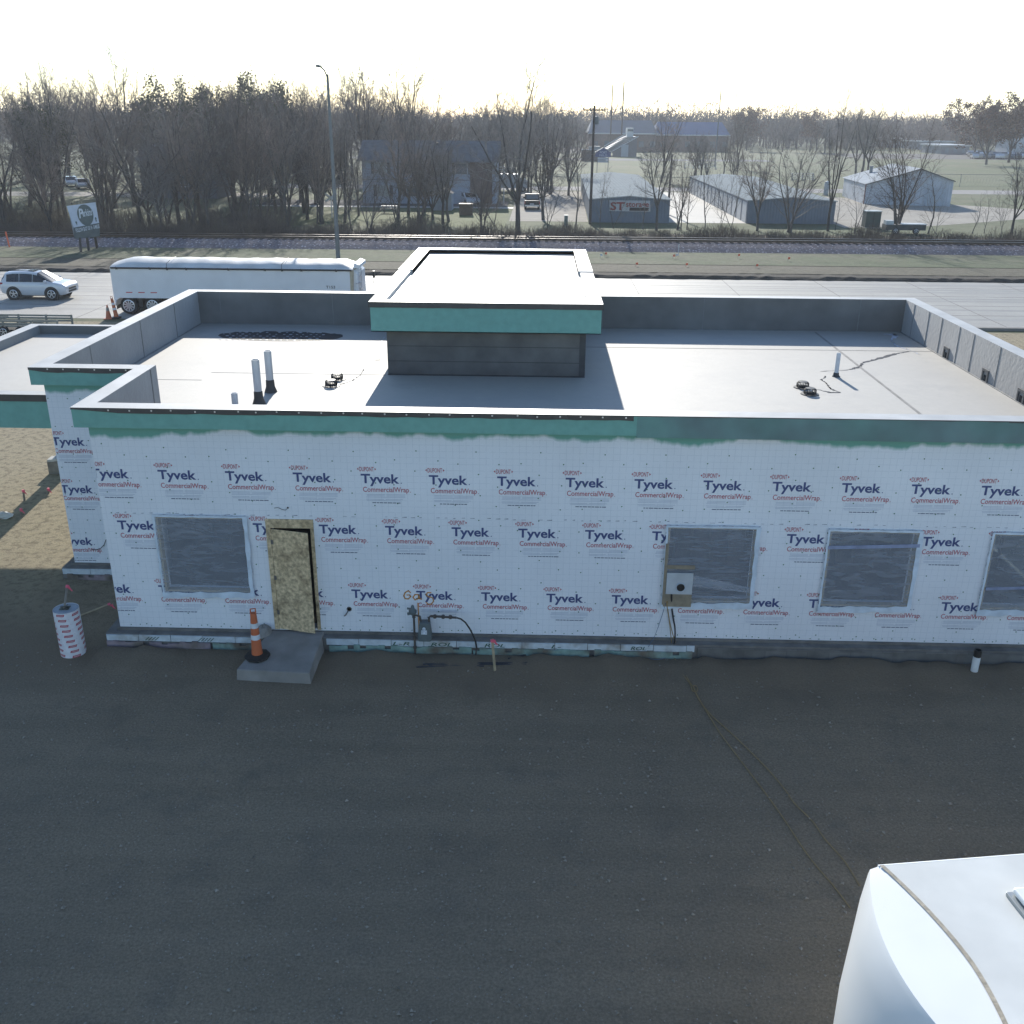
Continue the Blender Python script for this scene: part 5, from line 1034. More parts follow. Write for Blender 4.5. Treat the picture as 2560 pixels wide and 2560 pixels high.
for x in (1.4, 2.2):
    for y, sg in ((-1.62, -1), (.12, 1)): wheel(ST_, x, y, .26, .18, sg, 5)
k = MB(); k.tube([(4.0, -.75, .25), (5.1, -.75, .28)], .05, 6); k.box(0, 4, -1.4, -1.35, .2, .3); k.box(0, 4, -.1, -.05, .2, .3); k.build('drawbar', BLK, ST_)

# camper trailer at the lower right: a long body with a rounded nose to the left, its axis turned a little
RVW = mat('camper_white', (0.80, 0.81, 0.80), 0.35, 0.04, 1.5, c2=(0.74, 0.75, 0.74), c2amt=.4); RVR = mat('camper_roof', (0.62, 0.63, 0.60), 0.55, 0.1, 1.4, 0.1, 6, c2=(0.50, 0.51, 0.48), c2amt=.6); SEAL = mat('old_sealant', (0.36, 0.32, 0.25), 0.8, 0.25, 18, 0.3, 40)
RVH = 3.2; a_ = on(1920 + 770 / 3.01875, 1680 + 1490 / 3.01875, RVH); e_ = on(1920 + 1932 / 3.01875, 1680 + 1400 / 3.01875, RVH); ang = math.atan2((e_ - a_).y, (e_ - a_).x)
RV = thing('camper_trailer', (a_.x, a_.y, 0), 'white camper trailer with a rounded nose and roof hatch at the lower right corner', 'camper', rz=ang)
Wd, Ln = 2.4, 6.4
def nose(t): s = 2 * t - 1; return -.30 * (1 - abs(s) ** 2.0)          # plan of the nose across the width (t from far to near side)
k = MB(); N = 24
top, bot = [], []
for i in range(N + 1): t = i / N; top.append((nose(t), -Wd * t, RVH)); bot.append((nose(t) - .22 * (1 - abs(2 * t - 1) ** 3), -Wd * t, RVH))
sections = [(0.0, RVH), (-.03, RVH - .05), (-.12, RVH - .35), (-.20, RVH - 1.2), (-.18, .9), (.05, .55)]
for i in range(N):
    for (d0, z0), (d1, z1) in zip(sections, sections[1:]):
        f0, f1 = [1 - .6 * abs(2 * (i + q) / N - 1) ** 3 for q in (0, 1)]
        k.quad((nose(i / N) + d0 * f0, -Wd * i / N, z0), (nose((i + 1) / N) + d0 * f1, -Wd * (i + 1) / N, z0), (nose((i + 1) / N) + d1 * f1, -Wd * (i + 1) / N, z1), (nose(i / N) + d1 * f0, -Wd * i / N, z1))
k.build('nose_cap', RVW, RV, smooth=True)
k = MB()
def seam(t): s = 2 * t - 1; return .10 + .22 * (1 - abs(s) ** 1.7)
for i in range(N): k.quad((nose(i / N), -Wd * i / N, RVH), (nose((i + 1) / N), -Wd * (i + 1) / N, RVH), (seam((i + 1) / N), -Wd * (i + 1) / N, RVH + .035), (seam(i / N), -Wd * i / N, RVH + .035))
k.build('front_cap_top', RVW, RV, smooth=True)
k = MB()
for i in range(N): k.quad((seam(i / N) - .012, -Wd * i / N, RVH + .041), (seam((i + 1) / N) - .012, -Wd * (i + 1) / N, RVH + .041), (seam((i + 1) / N) + .028, -Wd * (i + 1) / N, RVH + .043), (seam(i / N) + .028, -Wd * i / N, RVH + .043))
k.build('sealant_strip', SEAL, RV)
k = MB()
for i in range(N): k.quad((seam(i / N), -Wd * i / N, RVH + .036), (seam((i + 1) / N), -Wd * (i + 1) / N, RVH + .036), (Ln, -Wd * (i + 1) / N, RVH + .036), (Ln, -Wd * i / N, RVH + .036))
k.build('roof', RVR, RV)
k = MB(); k.box(.101, Ln, -Wd, 0, .5, RVH + .03, skip='tbl'); [k.quad((0, yy_, RVH), (.101, yy_, RVH + .035), (.101, yy_, .55), (-.0, yy_, .55)) for yy_ in (0, -Wd)]; k.build('side_wall', RVW, RV)
k = MB(); k.tube([(.08, .005, RVH + .02), (Ln, .005, RVH + .02)], .018, 6); k.tube([(.08, -Wd - .005, RVH + .02), (Ln, -Wd - .005, RVH + .02)], .018, 6); k.build('edge_trim', RVW, RV)
h0 = RV.matrix_basis.inverted() @ on(1920 + 1790 / 3.01875, 1680 + 1682 / 3.01875, RVH + .04)
k = MB(); k.box(h0.x, h0.x + .42, h0.y - .42, h0.y, RVH + .037, RVH + .075); ho = k.build('roof_hatch', mat('hatch_frame', (0.38, 0.40, 0.40), 0.35, 0.1, 5, metal=0.4), RV, bevel=.006)
k = MB(); k.obox((h0.x + .22, h0.y - .21, RVH + .115), (.18, 0, 0), (0, .19, 0), (0, 0, .03)); k.build('hatch_lid', RVW, ho, bevel=.02)
for x in (2.6, 3.5):
    for y, sg in ((-.15, 1), (-Wd + .15, -1)): wheel(RV, x, y, .33, .22, sg, 5)
k = MB(); k.box(.4, Ln, -Wd + .2, -.2, .36, .5); k.tube([(.3, -Wd / 2, .42), (-1.1, -Wd / 2, .45)], .05, 6); k.build('chassis', BLK, RV)
for x, y in ((1.0, .004), (3.8, .004)): k = MB(); k.box(x, x + .9, 0, .012, 1.6, 2.3); k.build('window', GLASS, RV, bevel=.01)
k = MB(); k.box(Ln * .62, Ln * .62 + .7, -Wd - .012, -Wd, .62, 2.5); k.build('door', RVW, RV)

# ------------------------------------------------------------------ billboard, light pole, utility flags
BBL = thing('billboard', (-34.6, 76.0, 0), 'tilted two-sided roadside billboard with an oval script logo on wooden posts', 'billboard')
BW_ = mat('board_white', (0.50, 0.54, 0.62), 0.5, 0.06, 3); BG = mat('board_green', (0.085, 0.115, 0.115), 0.6, 0.1, 4); BDK = mat('board_dark', (0.10, 0.12, 0.125), 0.7, 0.15, 3); PST = mat('creosote_post', (0.07, 0.06, 0.055), 0.9, 0.2, 6)
pA, pB, pC, pD = [at(150 + x * 120 / 1783, 490 + y * 130 / 1932, 75.4 if x < 800 else 76.3) - Vector((-34.6, 76.0, 0)) for x, y in ((245, 370), (1320, 230), (1450, 1340), (500, 1440))]
pCb, pDb = [at(150 + x * 120 / 1783, 490 + y * 130 / 1932, 75.4 if x < 800 else 76.3) - Vector((-34.6, 76.0, 0)) for x, y in ((1455, 1000), (505, 1175))]
pE, pF = [at(150 + x * 120 / 1783, 490 + y * 130 / 1932, 75.4 if x < 800 else 76.3) - Vector((-34.6, 76.0, 0)) for x, y in ((1480, 1500), (530, 1590))]
def bil(s, t, off=0.0):          # s across, t from the top (0) to the lower edge of the white panel (1)
    a = pA + (pB - pA) * s; b_ = pDb + (pCb - pDb) * s; return a + (b_ - a) * t + nB * off
nB = (pB - pA).cross(pDb - pA).normalized(); nB = nB if nB.y < 0 else -nB
k = MB(); th = -nB * .08
def slab(mb, q): 
    mb.quad(*q); mb.quad(*[p_ + th for p_ in reversed(q)])
    for a, b_ in zip(q, q[1:] + q[:1]): mb.quad(a, a + th, b_ + th, b_)
slab(k, [pA, pB, pCb, pDb]); panel = k.build('panel', BW_, BBL)
k = MB(); slab(k, [pDb + nB * -.01, pCb + nB * -.01, pE + nB * -.01, pF + nB * -.01]); k.build('lower_panel', BDK, BBL)
k = MB(); n_ = 40; ov = [bil(.555 + .285 * math.cos(2 * math.pi * i / n_), .50 + .50 * math.sin(2 * math.pi * i / n_) + .03, .006) for i in range(n_)]; k.quad(*ov); k.build('oval', BG, panel, fix=False)
k = MB(); fxb = lambda p_: bil(p_[0], 1 - p_[2], .012)
put_text(k, 'P', .315, .50, .38, .42, 0, 0, .03, .25, fx=fxb); put_text(k, 'erkins', .46, .815, .42, .33, 0, 0, .02, .2, fx=fxb); k.build('script_lettering', mat('board_cream', (0.55, 0.58, 0.62), 0.5), panel, fix=False)
k = MB()
for a, b_ in ((.155, .80), (.90, .77)):
    sg = [bil(a + .032 * math.cos(2 * math.pi * i / 12), b_ + .07 * math.sin(2 * math.pi * i / 12), .008) for i in range(12)]; k.quad(*sg)
for a, b_, c_, d_ in ((.14, .17, .88, .92), (.875, .925, .845, .91)): k.quad(bil(a, c_, .008), bil(b_, c_, .008), bil(b_, d_, .008), bil(a, d_, .008))
k.build('small_emblem', BG, panel, fix=False)
k = MB(); put_text(k, 'FOLLOW EAST US 14 - 8 MILES', .045, .985, -.235, .175, 0, 0, .025, fx=fxb); k.build('lettering', mat('board_cream', (0.55, 0.58, 0.62), 0.5), BBL, fix=False)
k = MB(); bk_ = [pA + Vector((.02, .1, .0)), pA + Vector((.55, 1.5, .0)), pF + Vector((.5, 1.5, 0)), pF + Vector((-.03, .1, .05))]; slab(k, bk_); k.build('rear_panel', mat('weathered_board', (0.40, 0.42, 0.44), 0.8, 0.2, 2), BBL)
for a, b_ in ((612, 1045), (672, 1030), (735, 1005)):
    g_ = on(a / 3.01875, 290 + b_ / 3.01875) - Vector((-34.6, 76.0, 0)); tp_ = pF + (pE - pF) * {612: .15, 672: .42, 735: .72}[a] + Vector((0, .35, .5)); k = MB(); k.tube([tuple(g_ - Vector((0, 0, .1))), tuple(tp_)], .10, 8); k.build('post', PST, BBL)
LPX = on(640 + 622 / 3.01875, 290 + 1095 / 3.01875); LP = thing('light_pole', tuple(LPX), 'tall grey steel light pole on the grass verge behind the trailer', 'light pole'); PG = mat('pole_grey', (0.15, 0.165, 0.175), 0.5, 0.1, 3, metal=.3)
k = MB(); k.tube([(0, 0, 0), (-.02, 0, 12.5)], .16, 12, r1=.085); k.lathe((0, 0, 0), [(.26, 0), (.26, .1), (.17, .14)], 12); k.build('pole', PG, LP, smooth=True)
k = MB(); k.tube([(0, 0, 12.2), (0, -1.0, 12.7), (0, -2.4, 12.9)], .05, 8); k.build('arm', PG, LP, smooth=True); k = MB(); k.obox((0, -2.8, 12.88), (.14, 0, 0), (0, .38, 0), (0, 0, .07)); k.build('lamp_head', PG, LP, bevel=.04)
OFL = mat('orange_flag', (0.8, 0.16, 0.07), 0.6)
for n_, (x, y, c_, lb) in enumerate(((700, 1068, OFL, 'orange utility flag on the verge just right of the roof tower'), (665, 1080, WSC, 'white utility marker paired with the orange flag nearest the roof tower'), (1213, 1085, OFL, 'orange utility flag beside the thin verge marker rod'), (1235, 1078, WSC, 'white utility marker at the foot of the thin rod'), (1702, 1080, OFL, 'orange utility flag high on the grass, in front of the storage buildings'), (932, 1148, OFL, 'orange utility flag low on the dry verge, leftmost of the road row'), (1308, 1152, OFL, 'middle orange utility flag of the row close to the road'), (1838, 1160, OFL, 'orange utility flag of the road row, farthest from the tower'), (2079, 1105, OFL, 'rightmost orange utility flag on the green verge'))):
    g_ = on(1280 + x / 3.01875, 290 + (y + 12) / 3.01875); f_ = thing('utility_flag', tuple(g_), lb, 'marker flag', 'utility flags on the verge')
    k = MB(); k.tube([(0, 0, 0), (0, 0, .5)], .008, 5); k.build('wire', PG, f_); k = MB(); k.obox((.08, 0, .42), (.08, .02, 0), (0, .004, 0), (0, 0, .075)); k.build('flag', c_, f_)
g_ = on(1280 + 1253 / 3.01875, 290 + 1070 / 3.01875); f_ = thing('marker_rod', tuple(g_), 'thin pale marker rod standing on the verge among orange flags', 'marker'); k = MB(); k.tube([(0, 0, 0), (0, 0, 1.0)], .022, 6); k.build('rod', WSC, f_); k = MB(); k.lathe((0, 0, 1.0), [(.03, 0), (.03, .08), (.01, .1)], 8); k.build('rod_cap', PG, f_)
g_ = on(75 / 3.01875, 290 + 1000 / 3.01875); f_ = thing('marker_post', tuple(g_), 'orange pipeline marker post by the ballast at the far left', 'marker post'); k = MB(); k.tube([(0, 0, 0), (-.1, 0, 1.15)], .06, 8); k.build('post', OFL, f_); k = MB(); k.lathe((-.1, 0, 1.15), [(.065, 0), (.065, .1), (.02, .14)], 8); k.build('post_cap', OFL, f_)
g_ = on(640 + 575 / 3.01875, 290 + 770 / 3.01875); XB = thing('railway_crossbuck', tuple(g_), 'white railway crossbuck on a post behind the light pole', 'crossing sign'); k = MB(); k.tube([(0, 0, 0), (0, 0, 1.9)], .05, 8); k.build('post', WSC, XB); zt = at(640 + 568 / 3.01875, 290 + 690 / 3.01875, g_.y).z
k = MB(); zt = 2.05; k.obox((0, -.06, zt), (.62, 0, .40), (0, .012, 0), (-.05, 0, .078)); k.obox((0, -.09, zt), (.62, 0, -.40), (0, .012, 0), (.05, 0, .078)); k.build('cross_board', WSC, XB)
# ------------------------------------------------------------------ buildings beyond the track
def metal_mat(name, rgb, pitch=0.3, rough=0.5, axis='X', metal=0.2):
    m = mat(name, rgb, rough, 0.1, 0.8, metal=metal); n = m.node_tree.nodes; L = m.node_tree.links; b = n['Principled BSDF']
    geo = n.new('ShaderNodeNewGeometry'); sp = n.new('ShaderNodeSeparateXYZ'); L.new(geo.outputs['Position'], sp.inputs[0])
    s = n.new('ShaderNodeMath'); s.operation = 'MULTIPLY'; s.inputs[1].default_value = 6.283 / pitch; L.new(sp.outputs[axis], s.inputs[0]); q = n.new('ShaderNodeMath'); q.operation = 'SINE'; L.new(s.outputs[0], q.inputs[0])
    if rough > .9: b.inputs['Specular IOR Level'].default_value = .1
    bp = n.new('ShaderNodeBump'); bp.inputs['Strength'].default_value = 0.35; bp.inputs['Distance'].default_value = 0.03; L.new(q.outputs[0], bp.inputs['Height']); L.new(bp.outputs[0], b.inputs['Normal']); return m
BLUW = metal_mat('blue_grey_siding', (0.13, 0.165, 0.215)); BLUR = metal_mat('pale_metal_roof', (0.20, 0.235, 0.25), .4, 1.0, 'X', 0); WSID = metal_mat('white_siding', (0.42, 0.45, 0.50)); WROOF = metal_mat('white_metal_roof', (0.34, 0.37, 0.395), .4, .95, 'X', 0); TRIMW = mat('pale_trim', (0.45, 0.47, 0.48), 0.5); DOORG = mat('roller_door', (0.22, 0.26, 0.30), 0.6, 0.1, 3); BRICK = mat('brown_brick', (0.14, 0.10, 0.085), 0.9, 0.2, 2, c2=(0.17, 0.125, 0.105))
def storage(name, base, y0, y1, x0, x1, x0b, x1b, h, label, doors_side, sign=False):
    s = thing(name, ((x0 + x1) / 2, (y0 + y1) / 2, 0), label, 'storage building'); O = ((x0 + x1) / 2, (y0 + y1) / 2, 0); pk = .30
    k = MB(); m0, m1 = (x0 + x1) / 2, (x0b + x1b) / 2
    k.quad((x0, y0, 0), (x1, y0, 0), (x1, y0, h), (m0, y0, h + pk), (x0, y0, h)); k.quad((x0b, y1, 0), (x0b, y1, h), (m1, y1, h + pk), (x1b, y1, h), (x1b, y1, 0)); k.quad((x0, y0, 0), (x0, y0, h), (x0b, y1, h), (x0b, y1, 0)); k.quad((x1, y0, 0), (x1b, y1, 0), (x1b, y1, h), (x1, y0, h)); k.build('wall', BLUW, s, O)
    k = MB(); e = .15
    for sx, (a, b_) in ((1, (x1 + e, x1b + e)), (-1, (x0 - e, x0b - e))):
        k.quad((a, y0 - e, h - .02), (b_, y1 + e, h - .02), (m1, y1 + e, h + pk + .04), (m0, y0 - e, h + pk + .04))
    k.build('roof', BLUR, s, O)
    k = MB(); k.quad((x0 - e, y0 - e - .01, h - .09), (m0, y0 - e - .01, h + pk - .03), (m0, y0 - e - .01, h + pk + .05), (x0 - e, y0 - e - .01, h - .01)); k.quad((m0, y0 - e - .01, h + pk - .03), (x1 + e, y0 - e - .01, h - .09), (x1 + e, y0 - e - .01, h - .01), (m0, y0 - e - .01, h + pk + .05)); k.build('eave_trim', TRIMW, s, O)
    nd = 15; 
    for d in range(nd):
        t0, t1 = (d + .12) / nd, (d + .88) / nd; k = MB()
        xa = (x0 + (x0b - x0) * t0, x0 + (x0b - x0) * t1) if doors_side < 0 else (x1 + (x1b - x1) * t0, x1 + (x1b - x1) * t1); sgn = doors_side * .03
        k.quad((xa[0] + sgn, y0 + (y1 - y0) * t0, .03), (xa[1] + sgn, y0 + (y1 - y0) * t1, .03), (xa[1] + sgn, y0 + (y1 - y0) * t1, h * .88), (xa[0] + sgn, y0 + (y1 - y0) * t0, h * .88)); k.build('roller_door', TRIMW if doors_side < 0 and not sign else DOORG, s, O)
    return s, O
s1, O1 = storage('storage_building', None, 104.0, 152.0, 5.0, 13.1, 5.9, 14.15, 2.30, 'blue grey storage building with a red lettered sign on its end wall', -1, True)
k = MB(); pS = [at(1420 + x * 400 / 1932, 290 + y * 300 / 1449, 103.9) for x, y in ((500, 1018), (995, 1022), (995, 1155), (500, 1148))]; k.quad(*pS); so = k.build('sign_board', mat('sign_white', (0.45, 0.46, 0.48), 0.6, 0.1, 3), s1, O1, fix=False)
for v in so.data.vertices: v.co.y = 103.93 - O1[1]
SX0, SX1, SZ0, SZ1 = pS[0].x, pS[1].x, pS[3].z, pS[0].z; sw, sh = SX1 - SX0, SZ1 - SZ0
k = MB(); put_text(k, 'ST', SX0 + .03 * sw, SX0 + .38 * sw, SZ0 + .12 * sh, .72 * sh, 103.90, 0, .03); put_text(k, 'storage', SX0 + .41 * sw, SX0 + .97 * sw, SZ0 + .42 * sh, .50 * sh, 103.90, 0, .02); k.build('sign_lettering', mat('sign_red', (0.26, 0.035, 0.025), 0.6), so, O1, fix=False)
k = MB(); k.quad((SX0 + .5 * sw, 103.90, SZ0 + .05 * sh), (SX0 + .97 * sw, 103.90, SZ0 + .05 * sh), (SX0 + .97 * sw, 103.90, SZ0 + .35 * sh), (SX0 + .5 * sw, 103.90, SZ0 + .35 * sh)); k.build('sign_panel', mat('sign_dark', (0.035, 0.025, 0.025), 0.6), so, O1, fix=False)
storage('storage_building', None, 104.6, 150.0, 21.05, 29.9, 21.5, 31.0, 2.28, 'long blue grey storage building with a row of pale roller doors facing the concrete apron', -1)
storage('storage_building', None, 150.0, 151.5, 36.5, 45.5, 36.5, 45.5, 2.2, 'low storage building half hidden by bare trees behind the white garage', 1) if False else None
# white garage
gl = [on(2080 + x * 480 / 1932, 290 + y * 320 / 1288) for x, y in ((315, 885), (1185, 912), (172, 832))]
G0, G1, G2 = gl; hx_ = (G1 - G0); bk2 = Vector((G2.x - G0.x, G2.y - G0.y, 0)); 
GR = thing('metal_garage', tuple((G0 + G1) / 2), 'white gabled metal garage with a flue and red corner post on the gravel yard', 'garage'); GO = tuple((G0 + G1) / 2)
def gp(s, t, z): p_ = G0 + hx_ * s + bk2 * (t * 1.55); return (p_.x, p_.y, z)
hL, hP, hR = 2.45, 4.38, 3.0; ps = .60
k = MB(); k.quad(gp(0, 0, 0), gp(1, 0, 0), gp(1, 0, hR), gp(ps, 0, hP), gp(0, 0, hL)); k.quad(gp(0, 1, 0), gp(0, 1, hL), gp(ps, 1, hP), gp(1, 1, hR), gp(1, 1, 0)); k.quad(gp(0, 0, 0), gp(0, 0, hL), gp(0, 1, hL), gp(0, 1, 0)); k.quad(gp(1, 0, 0), gp(1, 1, 0), gp(1, 1, hR), gp(1, 0, hR)); k.build('wall', WSID, GR, GO)
k = MB(); k.quad(gp(-.02, -.04, hL - .02), gp(ps, -.04, hP + .05), gp(ps, 1.04, hP + .05), gp(-.02, 1.04, hL - .02)); k.quad(gp(ps, -.04, hP + .05), gp(1.02, -.04, hR - .02), gp(1.02, 1.04, hR - .02), gp(ps, 1.04, hP + .05)); k.build('roof', WROOF, GR, GO)
k = MB(); 
for (s_, z0, z1) in ((0, 0, hL), ): k.obox(Vector(gp(s_, -.004, hL / 2)), (.05, 0, 0), (0, .06, 0), (0, 0, hL / 2)); 
k.build('corner_post', mat('rust_red', (0.14, 0.05, 0.045), 0.7), GR, GO)
for a, b_, h_ in ((.30, .56, 2.15), (.70, .93, 2.1)): k = MB(); k.quad(gp(a, -.012, .02), gp(b_, -.012, .02), gp(b_, -.012, h_), gp(a, -.012, h_)); k.build('door', mat('garage_door', (0.36, 0.40, 0.45), 0.5, .06, 2), GR, GO)
k = MB(); f_ = Vector(gp(.26, .75, 3.2)); k.lathe(tuple(f_), [(.22, -.4), (.22, .85), (.30, .86), (.30, 1.0)], 12); k.build('flue', mat('flue_grey', (0.25, 0.25, 0.25), 0.7), GR, GO)
k = MB(); 
for a, b_, za, zb in ((0, ps, hL, hP), (ps, 1, hP, hR)): k.quad(gp(a, -.05, za - .1), gp(b_, -.05, zb - .06), gp(b_, -.05, zb + .06), gp(a, -.05, za)); 
k.build('rake_trim', mat('rake_dark', (0.10, 0.11, 0.10), 0.7), GR, GO)
# apartment house
HS = thing('apartment_house', (-13.6, 128, 0), 'long two-storey pale blue house with a grey roof behind bare trees', 'house'); HO = (-13.6, 128, 0)
HX0, HX1, HY0, HY1 = -21.75, -5.5, 125.3, 134.0; SIDE = mat('pale_blue_siding', (0.34, 0.39, 0.46), 0.7, 0.08, 1, stretch=(1, 1, 8)); SHG = mat('grey_shingle', (0.135, 0.13, 0.13), 1.0, 0.2, 2)
k = MB(); k.box(HX0, HX1, HY0, HY1, 0, 5.0, skip='bt'); k.quad((HX0, HY0, 5), (HX0, HY1, 5), (HX0, (HY0 + HY1) / 2, 7.15)); k.quad((HX1, HY0, 5), (HX1, (HY0 + HY1) / 2, 7.15), (HX1, HY1, 5)); k.build('wall', SIDE, HS, HO)
k = MB(); k.quad((HX0 - .5, HY0 - .5, 4.9), (HX1 + .5, HY0 - .5, 4.9), (HX1 + .5, (HY0 + HY1) / 2, 7.2), (HX0 - .5, (HY0 + HY1) / 2, 7.2)); k.quad((HX0 - .5, HY1 + .5, 4.9), (HX0 - .5, (HY0 + HY1) / 2, 7.2), (HX1 + .5, (HY0 + HY1) / 2, 7.2), (HX1 + .5, HY1 + .5, 4.9)); ro = k.build('roof', SHG, HS, HO)
k = MB(); k.box(-13.0, -12.75, 128.5, 128.7, 6.2, 7.0); k.build('vent_pipe', BLK, ro, HO)
WPN = mat('house_window', (0.10, 0.12, 0.14), 0.15, 0.2, 2); SHUT = mat('dark_shutter', (0.07, 0.075, 0.085), 0.7); CURT = mat('curtain_pale', (0.33, 0.36, 0.34), 0.4, 0.1, 4)
for x, z, big in ((-20.2, 3.5, 1), (-16.6, 3.5, 0), (-13.4, 3.5, 1), (-10.4, 3.5, 0), (-20.0, .9, 1), (-16.4, .9, 0), (-13.0, .9, 1)):
    k = MB(); k.box(x, x + 1.5, HY0 - .05, HY0 - .003, z - .05, z + 1.25); wf_ = k.build('window', TRIMW, HS, HO); k = MB(); k.box(x + .08, x + 1.42, HY0 - .07, HY0 - .052, z, z + 1.2); k.build('pane', CURT if big else WPN, wf_, HO)
    for dx in (-.42, 1.55): k = MB(); k.box(x + dx, x + dx + .38, HY0 - .06, HY0 - .004, z - .05, z + 1.25); k.build('shutter', SHUT, wf_, HO)
k = MB(); k.box(-8.6, -5.9, HY0 - .08, HY0 - .004, .1, 4.85); k.build('brick_bay', BRICK, HS, HO)
k = MB(); k.box(HX0, -8.6, HY0 - .06, HY0 - .003, 2.72, 2.86); k.build('belt_trim', mat('belt_dark', (0.2, 0.22, 0.25), 0.7), HS, HO)
k = MB()
for n_ in range(8): k.box(-5.35 + .02 * n_, -4.5, 126 + .35 * n_, 126.3 + .35 * n_, 2.2 + .28 * n_, 2.26 + .28 * n_)
k.box(-5.4, -5.3, 125.6, 125.7, 0, 4.6); k.box(-4.55, -4.45, 125.6, 125.7, 0, 4.6); k.build('outside_stair', TRIMW, HS, HO)
HS2 = thing('woodland_house', (-62, 150, 0), 'dark house with a pale framed window hidden deep in the left wood', 'house'); H2 = (-62, 150, 0)
wn = at(1390 / 3.01875, 290 + 490 / 3.01875, 130); HS2.location = (wn.x, 132, 0); H2 = (wn.x, 132, 0)
k = MB(); k.box(H2[0] - 5.5, H2[0] + 4, 130, 137, 0, 4.6, skip='t'); k.build('wall', mat('dark_siding', (0.13, 0.135, 0.15), 0.8, 0.1, 1), HS2, H2); k = MB(); k.quad((H2[0] - 6, 129.5, 4.5), (H2[0] + 4.5, 129.5, 4.5), (H2[0] + 4.5, 133.5, 6.4), (H2[0] - 6, 133.5, 6.4)); k.quad((H2[0] - 6, 137.5, 4.5), (H2[0] - 6, 133.5, 6.4), (H2[0] + 4.5, 133.5, 6.4), (H2[0] + 4.5, 137.5, 4.5)); k.build('roof', SHG, HS2, H2)
k = MB(); k.box(wn.x - .55, wn.x + .55, 129.9, 129.98, wn.z - .75, wn.z + .75); wf_ = k.build('window', mat('bright_trim', (.6, .62, .64), .5), HS2, H2); k = MB()
for dx in (-.45, .05): k.box(wn.x + dx, wn.x + dx + .4, 129.87, 129.897, wn.z - .65, wn.z + .65)
k.build('pane', WPN, wf_, H2)
# garden shed, picnic table, cabinet boxes
SH = thing('garden_shed', (-11.2, 117.3, 0), 'small pale shed with a gable roof on the lawn before the apartment house', 'shed'); SO = (-11.2, 117.3, 0)
k = MB(); k.quad((-12.25, 116, 0), (-10.1, 116, 0), (-10.1, 116, 1.9), (-11.15, 116, 2.4), (-12.25, 116, 1.9)); k.quad((-12.25, 118.6, 0), (-12.25, 118.6, 1.9), (-11.15, 118.6, 2.4), (-10.1, 118.6, 1.9), (-10.1, 118.6, 0)); k.quad((-12.25, 116, 0), (-12.25, 116, 1.9), (-12.25, 118.6, 1.9), (-12.25, 118.6, 0)); k.quad((-10.1, 116, 0), (-10.1, 118.6, 0), (-10.1, 118.6, 1.9), (-10.1, 116, 1.9)); k.build('wall', mat('shed_siding', (0.30, 0.33, 0.37), 0.7, 0.1, 2), SH, SO)
k = MB(); k.quad((-12.4, 115.85, 1.86), (-11.15, 115.85, 2.45), (-11.15, 118.75, 2.45), (-12.4, 118.75, 1.86)); k.quad((-9.95, 115.85, 1.86), (-9.95, 118.75, 1.86), (-11.15, 118.75, 2.45), (-11.15, 115.85, 2.45)); k.build('roof', SHG, SH, SO); k = MB(); k.box(-11.7, -10.6, 115.95, 115.99, .05, 1.75); k.build('door', mat('shed_door', (0.26, 0.29, 0.33), 0.7), SH, SO)
g_ = on(860 + 460 * 480 / 1932, 330 + 815 * 480 / 1932); PT = thing('picnic_table', tuple(g_), 'weathered picnic table with two benches on the lawn', 'picnic table'); k = MB(); k.box(-.9, .9, -.4, .4, .72, .77); k.build('table_top', mat('grey_plank', (.30, .30, .29), .7, .2, 4), PT)
for y in (-.75, .55): k = MB(); k.box(-.9, .9, y, y + .25, .42, .47); k.build('bench', mat('grey_plank', (.30, .30, .29), .7), PT)
for x in (-.6, .6):
    k = MB(); k.obox((x, -.3, .37), (.04, 0, 0), (0, .05, 0), (0, -.22, .37)); k.obox((x, .3, .37), (.04, 0, 0), (0, .05, 0), (0, .22, .37)); k.box(x - .03, x + .03, -.75, .8, .37, .42); k.build('leg', PST, PT)
def util_box(x, y, w_, d_, h_, label, m, name='utility_cabinet'):
    c = thing(name, (x, y, 0), label, 'utility cabinet'); k = MB(); k.box(-w_ / 2, w_ / 2, 0, d_, .08, h_); k.build('cabinet', m, c, bevel=.03); k = MB(); k.box(-w_ / 2 - .04, w_ / 2 + .04, -.04, d_ + .04, h_, h_ + .07); k.build('lid', mat('cabinet_lid', (.36, .40, .40), .5), c); k = MB(); k.box(-w_ / 2 - .1, w_ / 2 + .1, -.1, d_ + .1, 0, .08); k.build('plinth', SLABC, c); k = MB(); k.box(-.02, .02, -.012, 0, .15, h_ - .05); k.build('door_joint', BLK, c)
CABG = mat('cabinet_green', (0.055, 0.08, 0.075), 0.6, 0.12, 3)
q = on(2080 + 405 * 480 / 1932, 290 + 1130 * 480 / 1932); util_box(q.x, q.y, 1.45, 1.3, 1.55, 'dark green transformer cabinet with a pale lid by the gravel yard', CABG)
q = on(1280 + 407 / 3.01875, 290 + 830 / 3.01875); util_box(q.x, q.y, .35, .3, .95, 'slim pale green pedestal box in the grass left of the storage building', mat('pedestal_green', (.17, .21, .19), .6))
q = on(2080 + 740 * 480 / 1932, 290 + 1190 * 480 / 1932); TRL = thing('low_flatbed', (q.x, q.y, 0), 'dark low flatbed with a pale edge parked among bushes by the track', 'trailer'); k = MB(); k.box(-1.9, 1.8, 0, 1.2, .35, .85); k.build('bed', mat('dark_bed', (.05, .055, .055), .7, .2, 3), TRL); k = MB(); k.box(-.5, 1.85, -.03, 1.25, .85, .92); k.box(-1.9, -1.2, .1, .9, .85, 1.2); k.build('load_boards', TRIMW, TRL)
for x in (-1, .9): wheel(TRL, x, -.02, .3, .2, -1, 5)
